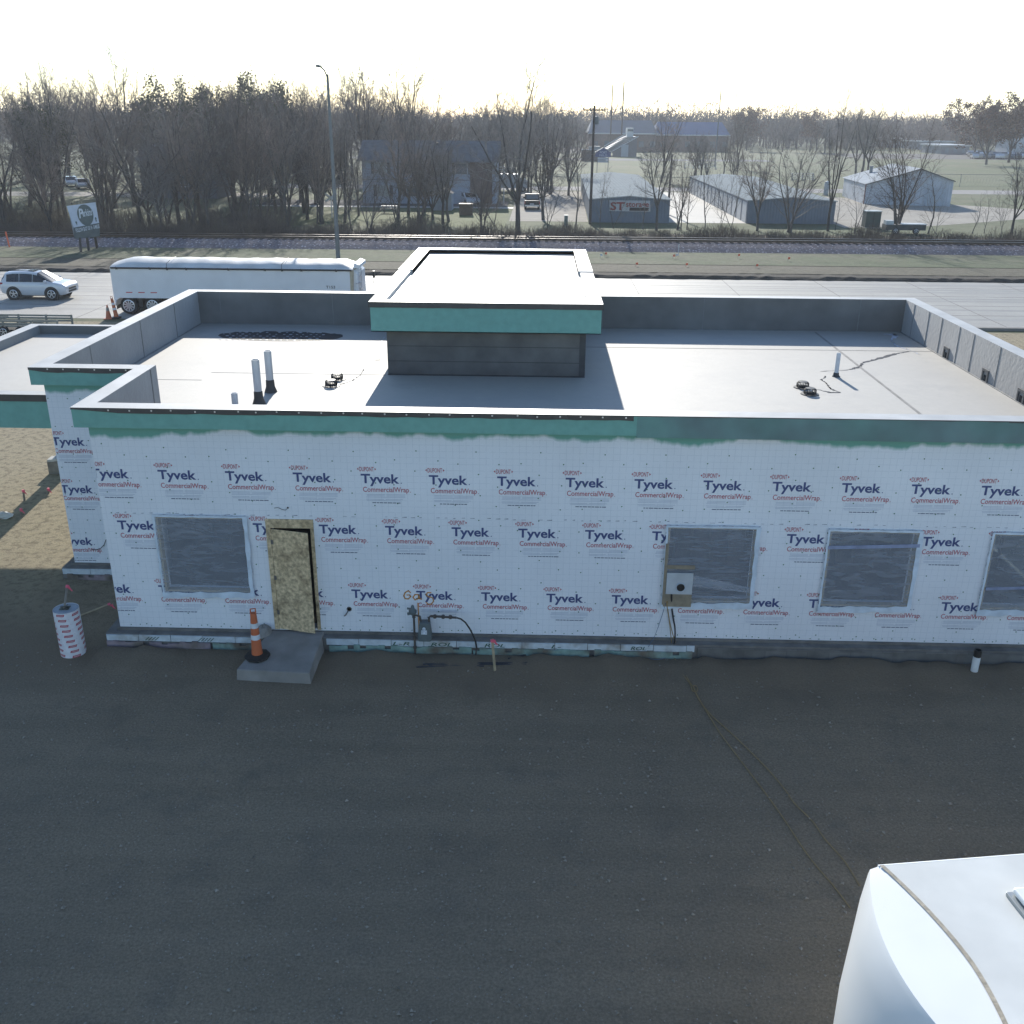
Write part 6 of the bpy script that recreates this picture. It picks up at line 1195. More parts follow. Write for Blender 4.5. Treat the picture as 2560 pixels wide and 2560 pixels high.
q = on(1280 + 1980 / 3.01875, 290 + 610 / 3.01875)
q = on(1920 + 435 / 3.01875, 290 + 600 / 3.01875); tk = thing('propane_tank', tuple(q), 'slim white upright tank between the storage building and the white garage', 'tank'); k = MB(); k.lathe((0, 0, 0), [(.3, .1), (.34, .2), (.34, 1.6), (.25, 1.85), (.05, 1.95)], 14); k.build('tank_shell', TRIMW, tk, smooth=True); k = MB(); k.box(-.3, .3, -.3, .3, 0, .1); k.build('plinth', SLABC, tk)
# field sign, bleachers, school, scoreboard
FS = thing('field_sign', (11.8, 200, 0), 'blue pentagon field sign on two posts beyond the storage building', 'sign'); FB = mat('sign_blue', (0.05, 0.075, 0.20), 0.5, 0.06, 2)
k = MB(); k.prism([(-1.45, 3.1), (1.5, 3.1), (1.5, 3.9), (.05, 4.75), (-1.45, 3.9)], 0, .15); hp_ = k.build('head_panel', FB, FS); k = MB(); 
for sg in (1, -1): k.obox((.03 + sg * .8, -.02, 4.38), (.83, 0, -sg * .47), (0, .14, 0), (0, 0, .05))
k.build('roof_trim', TRIMW, FS); k = MB(); put_text(k, 'PORT', -.62, .72, 3.70, .42, -.012, 0, .02); put_text(k, 'FIELD', -.70, .80, 3.2, .36, -.012, 0, .02); k.build('lettering', mat('sign_pale', (.33, .38, .5), .5), hp_, fix=False)
k = MB(); k.box(-.95, 1.0, .03, .12, 2.6, 3.02); k.box(-.95, 1.0, .03, .12, 2.1, 2.5); k.build('message_panel', mat('message_grey', (.36, .39, .44), .5), FS)
for x in (-1.05, 1.05): k = MB(); k.box(x - .06, x + .06, .02, .14, 0, 3.1); k.build('post', PG, FS)
BLE = thing('bleachers', (22, 300, 0), 'white stepped bleachers with a press box on top beside the field', 'bleachers'); k = MB()
for r_ in range(13):
    t = r_ / 12; z = 1.4 + 3.9 * t; xa, xb = 18.3 + 5.7 * t, 20.2 + 6.2 * t; y = 297 + .75 * r_
    k.box(17.6 + 6.0 * t, 20.3 + 6.5 * t, 297, 309, z - .1, z)
k.build('bench_row', mat('bench_white', (.42, .43, .45), .5), BLE, (22, 300, 0)); k = MB(); k.quad((20.2, 296.9, 1.3), (27, 296.9, 5.3), (27, 296.9, 0), (20.2, 296.9, 0)); k.build('shade_panel', mat('bleacher_shade', (.12, .12, .13), .8), BLE, (22, 300, 0))  # the dark sheet puts the shade below the seat rows into its colour
k = MB(); k.tube([(17.7, 296.8, 2.7), (24, 296.8, 6.3)], .12, 6); k.tube([(20.2, 296.8, 1.5), (27.3, 296.8, 5.4)], .14, 6); k.build('railing', TRIMW, BLE, (22, 300, 0)); k = MB(); k.box(24.2, 25.9, 298, 304, 4.6, 7.6); pbx = k.build('press_box', mat('press_white', (.45, .47, .47), .6), BLE, (22, 300, 0)); k = MB(); k.box(24.25, 25.85, 297.95, 297.99, 6.7, 7.3); k.build('window', WPN, pbx, (22, 300, 0)); k = MB(); k.box(22.6, 24.6, 296.7, 296.85, 0, 3.2); k.build('gate_panel', mat('gate_pale', (.30, .34, .37), .6), BLE, (22, 300, 0))
SCB = thing('field_shed', (13.2, 262, 0), 'low dark shed with a white roof hatch beside the running track', 'shed'); k = MB(); k.box(-3, 3, 0, 5, 0, 2.6); k.build('wall', mat('shed_brown', (.075, .062, .06), .8, .1, 1), SCB); k = MB(); k.box(-3.1, 3.1, -.2, 5.2, 2.6, 2.75); k.build('roof', WROOF, SCB); k = MB(); k.box(-1.3, 1.5, 1, 3, 2.75, 3.5); k.build('roof_unit', mat('unit_grey', (.2, .22, .22), .6), SCB)
SBL = mat('school_roof_slate', (0.085, 0.115, 0.15), 1.0, 0.1, .3); SBL2 = mat('school_roof_blue', (0.06, 0.11, 0.21), 1.0, 0.08, .3)
for x0, x1, y, h0, h1, rm_, lb in ((15.7, 37.5, 345, 5.6, 9.6, SBL, 'school wing with a dark slate roof behind the bleachers'), (38.2, 62, 350, 5.2, 9.2, SBL2, 'school wing with a bright blue roof on the skyline')):
    s = thing('school_building', ((x0 + x1) / 2, y, 0), lb, 'school'); O = ((x0 + x1) / 2, y, 0)
    k = MB(); k.box(x0, x1, y, y + 22, 0, h0, skip='t'); k.build('wall', BRICK, s, O); k = MB(); k.quad((x0 - .5, y - .5, h0), (x1 + .5, y - .5, h0), (x1 - 1, y + 9, h1), (x0 + 1, y + 9, h1)); k.quad((x1 + .5, y + 23, h0), (x0 - .5, y + 23, h0), (x0 + 1, y + 9, h1), (x1 - 1, y + 9, h1)); k.quad((x0 - .5, y - .5, h0), (x0 + 1, y + 9, h1), (x0 - .5, y + 23, h0)); k.quad((x1 + .5, y - .5, h0), (x1 + .5, y + 23, h0), (x1 - 1, y + 9, h1)); k.build('roof', rm_, s, O)
    k = MB(); k.box(x0 - .55, x1 + .55, y - .75, y - .5, h0 - .25, h0 + .1); k.build('gutter', TRIMW, s, O)
    for n_ in range(6): xx = x0 + 1.2 + (x1 - x0 - 3) * n_ / 5; k = MB(); k.box(xx, xx + 1.6, y - .08, y - .01, 1.4, 3.2); k.build('window', WPN, s, O)
for u, v, wpx, d, h_, lb in ((2245, 345, 100, 430, 5.2, 'low flat white-roofed building at the right, farthest left of three'), (2340, 352, 90, 400, 4.0, 'low flat white-roofed building in the middle of the right skyline'), (2390, 362, 70, 345, 3.6, 'grey hall with a bright roof edge left of the parked car rows')):
    p0 = at(u - wpx / 2, v, d); p1 = at(u + wpx / 2, v, d); s = thing('flat_roofed_hall', ((p0.x + p1.x) / 2, d, 0), lb, 'hall'); O = ((p0.x + p1.x) / 2, d, 0)
    zt = max(p0.z, 2.5); k = MB(); k.box(p0.x, p1.x, d, d + 18, 0, zt - .4); k.build('wall', mat('hall_grey', (.22, .235, .25), .7, .1, .3), s, O); k = MB(); k.box(p0.x - .5, p1.x + .5, d - .5, d + 18.5, zt - .4, zt); k.build('roof', mat('hall_roof', (.45, .47, .48), .5, .05, .3), s, O)
    for n_ in range(3): xx = p0.x + (p1.x - p0.x) * (.15 + .3 * n_); k = MB(); k.box(xx, xx + (p1.x - p0.x) * .12, d - .06, d - .01, .5, zt - 1); k.build('door', DOORG, s, O)
CH = thing('white_farmhouse', tuple(at(2550, 375, 330))[:2] + (0,), 'pale gabled house at the far right edge behind parked cars', 'house'); k = MB(); k.prism([(-4, 0), (4, 0), (4, 6), (0, 9.5), (-4, 6)], 0, 9); k.build('wall', mat('farm_white', (.42, .44, .47), .6), CH); k = MB(); k.prism([(-4.4, 5.8), (0, 9.8), (4.4, 5.8), (4.4, 6.1), (0, 10.1), (-4.4, 6.1)], -.3, 9.3); k.build('roof', SHG, CH)
for x in (-2.4, 1.2): k = MB(); k.box(x, x + 1.1, -.08, -.01, 2.2, 4); k.build('window', WPN, CH)
# parked vehicles
SED = [(0, .40, .74, .78, .66), (.1, .32, .84, .88, .66), (.75, .26, .86, .91, .64), (1.25, .24, .87, 1.32, .52), (2.4, .24, .87, 1.36, .54), (3.2, .25, .86, .90, .66), (3.9, .28, .78, .82, .62), (4.2, .34, .66, .70, .5)]
cols = [mat('car_silver', (.42, .43, .45), .3, .03, 1, metal=.4), PAINT_W, mat('car_dark', (.03, .035, .045), .3), mat('car_grey', (.16, .165, .17), .3), mat('car_slate', (.10, .115, .14), .3), mat('car_beige', (.32, .29, .24), .3)]
cproto = []
def simple_car(loc, label, rz, paint, group=None):
    c = thing('parked_car', loc, label, 'car', group, rz); k = MB()
    k.prism([(-2.1, .3), (2.1, .3), (2.12, .62), (1.85, .80), (1.1, .90), (.35, 1.36), (-1.0, 1.40), (-1.7, .98), (-2.1, .92)], -.84, .84); k.build('body', paint, c, bevel=.07)
    k = MB(); k.prism([(.98, .94), (.36, 1.31), (-.98, 1.35), (-1.5, .98)], -.855, .855); k.quad((1.12, -.7, .915), (1.12, .7, .915), (.42, .64, 1.345), (.42, -.64, 1.345)); k.build('window', GLASS, c)
    for x in (-1.3, 1.3):
        k = MB(); k.lathe((x, -.74, .32), [(.32, -.12), (.32, .12)], 14, axis='y'); k.lathe((x, .74, .32), [(.32, -.12), (.32, .12)], 14, axis='y'); k.build('wheel', TYRE, c)
    return c
random.seed(31)
LOTL = 'parked car in the far rows beside the brown oaks, right of the flat halls'
for i, pm in enumerate(cols): cproto.append(simple_car((0, 0, 0), LOTL, 0, pm, 'cars parked in the far right rows'))
n_ = 0
for row, v in enumerate((388, 392, 397)):
    for k_ in range(14):
        u = 2425 + k_ * 11 + row * 4 + rnd(-2, 2); g_ = on(u, v); 
        if g_.x > 250: continue
        src = cproto[(k_ * 5 + row * 3) % 6]
        if n_ < 6: src = cproto[n_]; src.location = (g_.x, g_.y, .011); src.rotation_euler[2] = R(75); n_ += 1
        else: copy_tree(src, (g_.x, g_.y, .011), R(75 + rnd(-4, 4)))
LOT2 = 'distant parked car glinting in the row behind the apartment house'
for k_ in range(20):
    g_ = on(1060 + k_ * 14 + rnd(-3, 3), 353 + rnd(-1, 1)); copy_tree(cproto[random.choice((0, 1, 1, 0, 2))], (g_.x, g_.y, .011), R(rnd(80, 100)), None, LOT2, 'cars glinting behind the apartment house')
q = on(860 + 1250 * 480 / 1932, 330 + 735 * 480 / 1932); simple_car((q.x, q.y + 1.2, .015), 'white car glinting behind the brown bin on the apartment parking lot', R(-70), PAINT_W)
q = on(540 / 3.01875, 290 + 530 / 3.01875); simple_car((q.x, q.y, .015), 'white car half hidden in the left wood above the billboard', R(-60), PAINT_W)
q = on(600 / 3.01875, 290 + 545 / 3.01875); c = simple_car((q.x + 1, q.y - 1, .015), 'grey car beside the white one in the left wood', R(-60), cols[0])
q = on(860 + 1225 * 480 / 1932, 330 + 840 * 480 / 1932); bn = thing('refuse_bin', tuple(q), 'brown wooden refuse enclosure in the grass behind the slanting tree', 'bin'); k = MB(); k.box(-.7, .7, 0, 1.2, 0, 1.15); k.build('bin_body', mat('bin_brown', (.10, .075, .055), .8, .2, 3), bn); k = MB(); k.box(-.75, .75, -.05, 1.25, 1.15, 1.2); k.build('lid', mat('bin_lid', (.15, .12, .09), .7), bn)
pq = on(1280 + 150 / 3.01875, 290 + 712 / 3.01875); PU = thing('pickup_truck', (pq.x, pq.y, .012), 'dark pickup truck seen from behind on the gravel drive left of the storage building', 'pickup', rz=R(90)); PD = mat('pickup_dark', (.022, .026, .026), .6, .05, 2)
k = MB(); k.prism([(0, .45), (4.6, .4), (4.65, .8), (3.5, 1.0), (2.9, 1.65), (1.7, 1.68), (1.6, 1.05), (0, 1.05)], -.85, .85); k.build('body', PD, PU, bevel=.05); k = MB(); k.quad((1.62, -.68, 1.12), (1.62, .68, 1.12), (1.69, .62, 1.58), (1.69, -.62, 1.58)); k.quad((3.42, -.68, 1.07), (3.42, .68, 1.07), (2.95, .62, 1.6), (2.95, -.62, 1.6)); k.v = [(x - .012 if x < 2 else x + .03, y, z) for x, y, z in k.v]; k.build('window', mat('sky_glass', (.12, .14, .16), .1, spec=.8), PU)
k = MB(); k.box(-.06, -.0, -.8, .8, .42, .58); k.build('bumper', CHR, PU); k = MB(); k.box(-.012, 0, -.25, .25, .62, .74); k.build('plate', WSC, PU)
for sg in (1, -1): k = MB(); k.box(-.015, .04, sg * .84 - .07, sg * .84 + .03, .7, 1.0); k.build('tail_light', LAMP_R, PU); k = MB(); k.box(2.9, 3.0, sg * .95 - .12, sg * .95 + .12, 1.1, 1.3); k.build('wing_mirror', BLK, PU)
for x in (.9, 3.7):
    for sg in (1, -1): wheel(PU, x, sg * .76, .38, .24, sg, 6)
q = on(1280 + 20 / 3.01875, 290 + 580 / 3.01875); VN = thing('white_van', (q.x - 3.6, q.y + 2, .012), 'pale box van standing right of the apartment house', 'van'); k = MB(); k.box(0, 4.2, 0, 2.0, .5, 2.4); k.build('box_body', WSID, VN, bevel=.05); k = MB(); k.prism([(4.2, .5), (5.7, .5), (5.6, 1.1), (4.9, 1.9), (4.2, 1.95)], .08, 1.92); k.build('cab', PAINT_W, VN)
for x in (1, 4.7):
    for y, sg in ((.12, -1), (1.88, 1)): wheel(VN, x, y, .36, .22, sg, 5)
# poles
def upole(px, py, top, label, r_=.15, arms=True, h=None, m=PST, name='utility_pole'):
    b_ = on(px, py); z = h or at(top[0], top[1], b_.y).z; t_ = thing(name, tuple(b_), label, 'utility pole'); k = MB(); k.tube([(0, 0, 0), (.05, 0, z)], r_, 10, r1=r_ * .7); k.build('pole', m, t_, smooth=True)
    if arms: 
        k = MB(); k.obox((.05, -.12, z - .4), (1.1, 0, 0), (0, .05, 0), (0, 0, .06)); ar = k.build('crossarm', PST, t_)
        k = MB()
        for x in (-1.0, -.4, .5, 1.0): k.lathe((x, -.12, z - .34), [(.05, 0), (.06, .1), (.02, .16)], 8)
        k.build('insulator', mat('insulator', (.2, .22, .22), .3), t_); k = MB(); k.lathe((.3, -.25, z - 1.7), [(.02, 0), (.2, .02), (.2, .7), (.1, .75)], 12); k.build('transformer_can', PG, t_)
    return t_
upole(1280 + 588 / 3.01875, 290 + 815 / 3.01875, (0, 0), 'dark wooden utility pole at the left front corner of the sign-bearing storage building', .15, True, 11.0)
upole(1420 + 1205 * 400 / 1932, 290 + 1190 * 400 / 1932, (0, 0), 'wooden pole at the right front corner of the sign-bearing storage building', .14, False, 6.3)
upole(1420 + 635 * 400 / 1932, 290 + 470 * 400 / 1932, (0, 0), 'tall dark floodlight mast rising in front of the bleachers', .26, False, 20, name='floodlight_mast')
upole(1420 + 505 * 400 / 1932, 290 + 440 * 400 / 1932, (0, 0), 'tall dark floodlight mast left of the bleachers', .24, False, 20, name='floodlight_mast')
upole(1280 + 1530 / 3.01875, 290 + 385 / 3.01875, (0, 0), 'pale slim mast on the field before the blue-roofed school wing', .16, False, 16, PG, name='floodlight_mast')
# field fences
def fence(name, pts, h, label, step=6.0):
    t_ = thing(name, (pts[0][0], pts[0][1], 0), label, 'fence'); o0 = Vector((pts[0][0], pts[0][1], 0)); k = MB(); FM = mat('fence_steel', (.20, .21, .21), .5, metal=.4)
    for a, b_ in zip(pts, pts[1:]):
        A, B2 = Vector((*a, 0)) - o0, Vector((*b_, 0)) - o0; k.tube([A + Vector((0, 0, h)), B2 + Vector((0, 0, h))], .03, 5); k.tube([A + Vector((0, 0, .1)), B2 + Vector((0, 0, .1))], .015, 4)
        n2 = max(1, int((B2 - A).length / .5))
        for j in range(n2): p0, p1 = A + (B2 - A) * j / n2, A + (B2 - A) * (j + 1) / n2; k.tube([p0 + Vector((0, 0, .1)), p1 + Vector((0, 0, h))], .005, 3); k.tube([p0 + Vector((0, 0, h)), p1 + Vector((0, 0, .1))], .005, 3)
    k.build('mesh_panel', FM, t_)
    for a, b_ in zip(pts, pts[1:]):
        A, B2 = Vector((*a, 0)) - o0, Vector((*b_, 0)) - o0; n2 = max(1, int((B2 - A).length / step))
        for j in range(n2 + 1):
            k = MB(); p0 = A + (B2 - A) * j / n2; k.tube([p0, p0 + Vector((0, 0, h + .08))], .04, 6); k.build('post', FM, t_)
fence('chain_link_fence', [(60, 170), (125, 168)], 1.9, 'thin chain link fence along the field right of the white garage', 8)
fence('chain_link_fence', [(-3, 166), (33, 168)], 1.2, 'low chain link fence along the street behind the storage buildings', 8)
for k_, (x, y) in enumerate(((33, 225), (35.5, 222), (46, 182))): 
    BE = thing('bench_stack', (x, y, 0), ['small bleacher bench on the field, left of a pair', 'small bleacher bench on the field, right of a pair', 'white bleacher bench behind the garage trees'][k_], 'bench'); q_ = MB()
    for r_ in range(4): q_.box(-2, 2, .5 * r_, .5 * r_ + .3, .3 + .3 * r_, .35 + .3 * r_)
    q_.build('seat_row', mat('bench_white', (.42, .43, .45), .5), BE); q_ = MB()
    for x2 in (-1.8, 0, 1.8): q_.box(x2 - .03, x2 + .03, 0, 1.8, 0, .3); q_.box(x2 - .03, x2 + .03, 1.0, 1.8, .3, 1.2)
    q_.build('frame', PG, BE)
# ------------------------------------------------------------------ trees
def seg_mesh(name, segs, mats, sides):
    """segs: array rows (x0,y0,z0,x1,y1,z1,r0,r1) -> tapered prisms in one mesh"""
    S = np.array(segs, float); n = len(S); p0, p1 = S[:, :3], S[:, 3:6]; d = p1 - p0; d /= np.linalg.norm(d, axis=1, keepdims=True) + 1e-9
    ref = np.where(np.abs(d[:, 2:3]) > .9, np.array([[1., 0, 0]]), np.array([[0, 0, 1.]])); a = np.cross(d, ref); a /= np.linalg.norm(a, axis=1, keepdims=True) + 1e-9; b = np.cross(d, a)
    ang = np.arange(sides) * 2 * math.pi / sides; V = np.zeros((n, 2 * sides, 3))
    for q, t in enumerate(ang):
        u = a * math.cos(t) + b * math.sin(t); V[:, q] = p0 + u * S[:, 6:7]; V[:, sides + q] = p1 + u * S[:, 7:8]
    base = (np.arange(n) * 2 * sides)[:, None]; F = []
    for q in range(sides): F.append(base + np.array([[q, (q + 1) % sides, sides + (q + 1) % sides, sides + q]]))
    F = np.stack(F, 1).reshape(-1, 4)
    me = bpy.data.meshes.new(name); V = V.reshape(-1, 3)
    me.vertices.add(len(V)); me.vertices.foreach_set('co', V.ravel()); me.loops.add(F.size); me.loops.foreach_set('vertex_index', F.ravel().astype(np.int32)); me.polygons.add(len(F)); me.polygons.foreach_set('loop_start', (np.arange(len(F)) * 4).astype(np.int32)); me.polygons.foreach_set('loop_total', np.full(len(F), 4, np.int32))
    me.materials.append(mats); me.update(calc_edges=True); me.validate(); return me
def skeleton(seed, H, stems=1, fork=.28, spread=.5, nlead=4, nb=9, nt=6, nw=5, r0=.018, up=.35):
    rs = np.random.RandomState(seed); big, small = [], []
    def wob(d, s): d = d + rs.normal(0, s, 3); return d / np.linalg.norm(d)
    def side(d, ang):
        o = np.cross(d, rs.normal(0, 1, 3)); o /= np.linalg.norm(o) + 1e-9; v = d * math.cos(ang) + o * math.sin(ang); return v / np.linalg.norm(v)
    def limb(p, d, L, ra, rb, n, lev, out, wb=.10):
        pts = [p]; step = L / n
        for i in range(n):
            d = wob(d, wb); d[2] += up * .10; d /= np.linalg.norm(d); q = pts[-1] + d * step; a, b = ra + (rb - ra) * i / n, ra + (rb - ra) * (i + 1) / n
            out.append((*pts[-1], *q, a, b)); pts.append(q)
        return pts, d
    tips = []
    def twig(p, d, L):
        pts, d2 = limb(p, d, L, .011 + H * .0004, .006, 2, 3, small, .16)
        for _ in range(nw): k = rs.randint(0, 2); t = rs.rand(); q = pts[k] + (pts[k + 1] - pts[k]) * t; dd = side(d2, rs.uniform(.3, .9)); e = q + dd * L * rs.uniform(.35, .75); small.append((*q, *e, .0075, .004)); tips.append(e)
        tips.append(pts[-1])
    def branch(p, d, L, r):
        pts, d2 = limb(p, d, L, r, r * .35, 4, 2, small, .14)
        for i in range(nt): t = .2 + .8 * (i + rs.rand()) / nt * 3.9 / 4; f = t * 4; k = min(3, int(f)); q = pts[k] + (pts[k + 1] - pts[k]) * (f - k); twig(q, side(d2, rs.uniform(.35, .95)), L * rs.uniform(.28, .5))
        twig(pts[-1], d2, L * .4)
    def leader(p, d, L, r):
        pts, d2 = limb(p, d, L, r, r * .22, 7, 1, big, .085)
        for i in range(nb):
            t = .16 + .84 * (i + rs.rand() * .8) / nb; f = min(6.99, t * 7); k = int(f); q = pts[k] + (pts[k + 1] - pts[k]) * (f - k); dd = pts[k + 1] - pts[k]; dd /= np.linalg.norm(dd); branch(q, side(dd, rs.uniform(.45, 1.0)), L * (.46 - .26 * t) * rs.uniform(.75, 1.2), r * (1 - t) * .45 + .012)
        branch(pts[-1], d2, L * .2, r * .2)
    for s in range(stems):
        p = np.array([rs.normal(0, .25) if stems > 1 else 0, rs.normal(0, .2) if stems > 1 else 0, -.1]); d = np.array([rs.normal(0, .05 if stems == 1 else .28), rs.normal(0, .05 if stems == 1 else .22), 1.0]); d /= np.linalg.norm(d); h = H * rs.uniform(.85, 1.05); rr = H * r0 * (1 if stems == 1 else .62)
        if nlead <= 1: leader(p, d, h * .92, rr)
        else:
            pts, d2 = limb(p, d, h * fork, rr * 1.15, rr * .8, 4, 0, big, .05)
            ph = rs.rand() * 6.28
            for k in range(nlead):
                a = ph + k * 6.28 / nlead; tilt = spread * rs.uniform(.35, 1.0) if k else spread * .2; v = np.array([math.cos(a) * math.sin(tilt), math.sin(a) * math.sin(tilt), math.cos(tilt)]); leader(pts[-1] - d2 * rs.uniform(0, h * .06), v, h * (1 - fork) * rs.uniform(.72, .98), rr * rs.uniform(.5, .68))
    return big, small, tips
BARK = mat('grey_bark', (0.085, 0.078, 0.072), 0.9, 0.25, 2.5); TWIG = mat('grey_twig', (0.15, 0.138, 0.128), 0.9, 0.3, 1.2); TWIG2 = mat('brown_twig', (0.16, 0.13, 0.112), 0.9, 0.3, 1.2)
def per_tree(m, lo, hi):         # every tree its own tone
    n = m.node_tree.nodes; L = m.node_tree.links; b = n['Principled BSDF']; s = b.inputs['Base Color'].links[0].from_socket
    oi = n.new('ShaderNodeObjectInfo'); r = n.new('ShaderNodeMapRange'); r.inputs[3].default_value = lo; r.inputs[4].default_value = hi; L.new(oi.outputs['Random'], r.inputs[0])
    x = n.new('ShaderNodeMix'); x.data_type = 'RGBA'; x.blend_type = 'MULTIPLY'; x.inputs[0].default_value = 1; L.new(s, x.inputs[6]); L.new(r.outputs[0], x.inputs[7]); L.new(x.outputs[2], b.inputs['Base Color'])
for m_ in (TWIG, TWIG2): per_tree(m_, .55, 1.75)
per_tree(BARK, .6, 1.3)
MESHES = {}
def tree_proto(key, twig, leaf=None, nleaf=0, lsize=.12, **kw):
    big, small, tips = skeleton(**kw); a = seg_mesh('trunk', big, BARK, 5); b = seg_mesh('crown', small, twig, 3); lm = None
    if leaf:
        rs = np.random.RandomState(kw['seed'] + 500); T = np.array(tips); k = rs.randint(0, len(T), nleaf); C = T[k] + rs.normal(0, .22, (nleaf, 3)); u = rs.normal(0, 1, (nleaf, 3)); u /= np.linalg.norm(u, axis=1, keepdims=True); v = np.cross(u, rs.normal(0, 1, (nleaf, 3))); v /= np.linalg.norm(v, axis=1, keepdims=True); s = rs.uniform(.5, 1.2, (nleaf, 1)) * lsize
        V = np.stack([C - u * s, C + v * s * .6, C + u * s, C - v * s * .6], 1).reshape(-1, 3); F = np.arange(nleaf * 4).reshape(-1, 4)
        lm = bpy.data.meshes.new('leaves'); lm.from_pydata(V.tolist(), [], F.tolist()); [lm.materials.append(x) for x in leaf]; lm.polygons.foreach_set('material_index', (rs.rand(nleaf) ** 1.3 * len(leaf)).astype(np.int32)); lm.update()
    MESHES[key] = (a, b, lm)
def tree(key, x, y, label, group=None, s=1.0, rz=None, name='bare_tree', z=0.0, sx=1.0):
    a, b, lm = MESHES[key]; t = thing(name, (x, y, z), label, 'tree' if 'shrub' not in name else 'shrub', group, rnd(0, 6.28) if rz is None else rz); t.scale = (s * sx, s * sx, s)
    for nm, me in (('trunk', a), ('crown', b), ('leaves', lm)):
        if me is None: continue
        o = bpy.data.objects.new(nm, me); col.objects.link(o); o.parent = t
    return t
random.seed(77)
for i in range(5): tree_proto('tall%d' % i, (TWIG, TWIG2)[i % 2], seed=100 + i, H=10, nlead=4 + i % 2, fork=.2 + .05 * (i % 3), spread=.62, nb=10, nt=6, nw=5, r0=.017)
for i in range(3): tree_proto('multi%d' % i, (TWIG2, TWIG)[i % 2], seed=200 + i, H=10, stems=4 + i, nlead=1, nb=11, nt=5, nw=4, r0=.017, up=.5)
for i in range(5): tree_proto('sap%d' % i, TWIG, seed=300 + i, H=10, stems=1 + (i % 2), nlead=1, nb=12, nt=3, nw=3, r0=.011, up=.5)
EVG = [mat('evergreen_dark', (0.04, 0.05, 0.03), .8, .3, 2), mat('evergreen_mid', (0.065, 0.07, 0.04), .8, .3, 2), mat('evergreen_olive', (0.11, 0.105, 0.06), .8, .3, 2)]
OAK = [mat('oak_brown', (0.12, 0.062, 0.035), .8, .3, 2), mat('oak_rust', (0.17, 0.085, 0.045), .8, .3, 2), mat('oak_dark', (0.06, 0.035, 0.025), .8, .3, 2)]
for i in range(2): tree_proto('green%d' % i, TWIG, EVG, 7000, .13, seed=400 + i, H=10, nlead=5, fork=.18, spread=.6, nb=9, nt=5, nw=3)
for i in range(2): tree_proto('oak%d' % i, TWIG2, OAK, 5500, .17, seed=450 + i, H=10, nlead=5, fork=.2, spread=.7, nb=9, nt=5, nw=3)
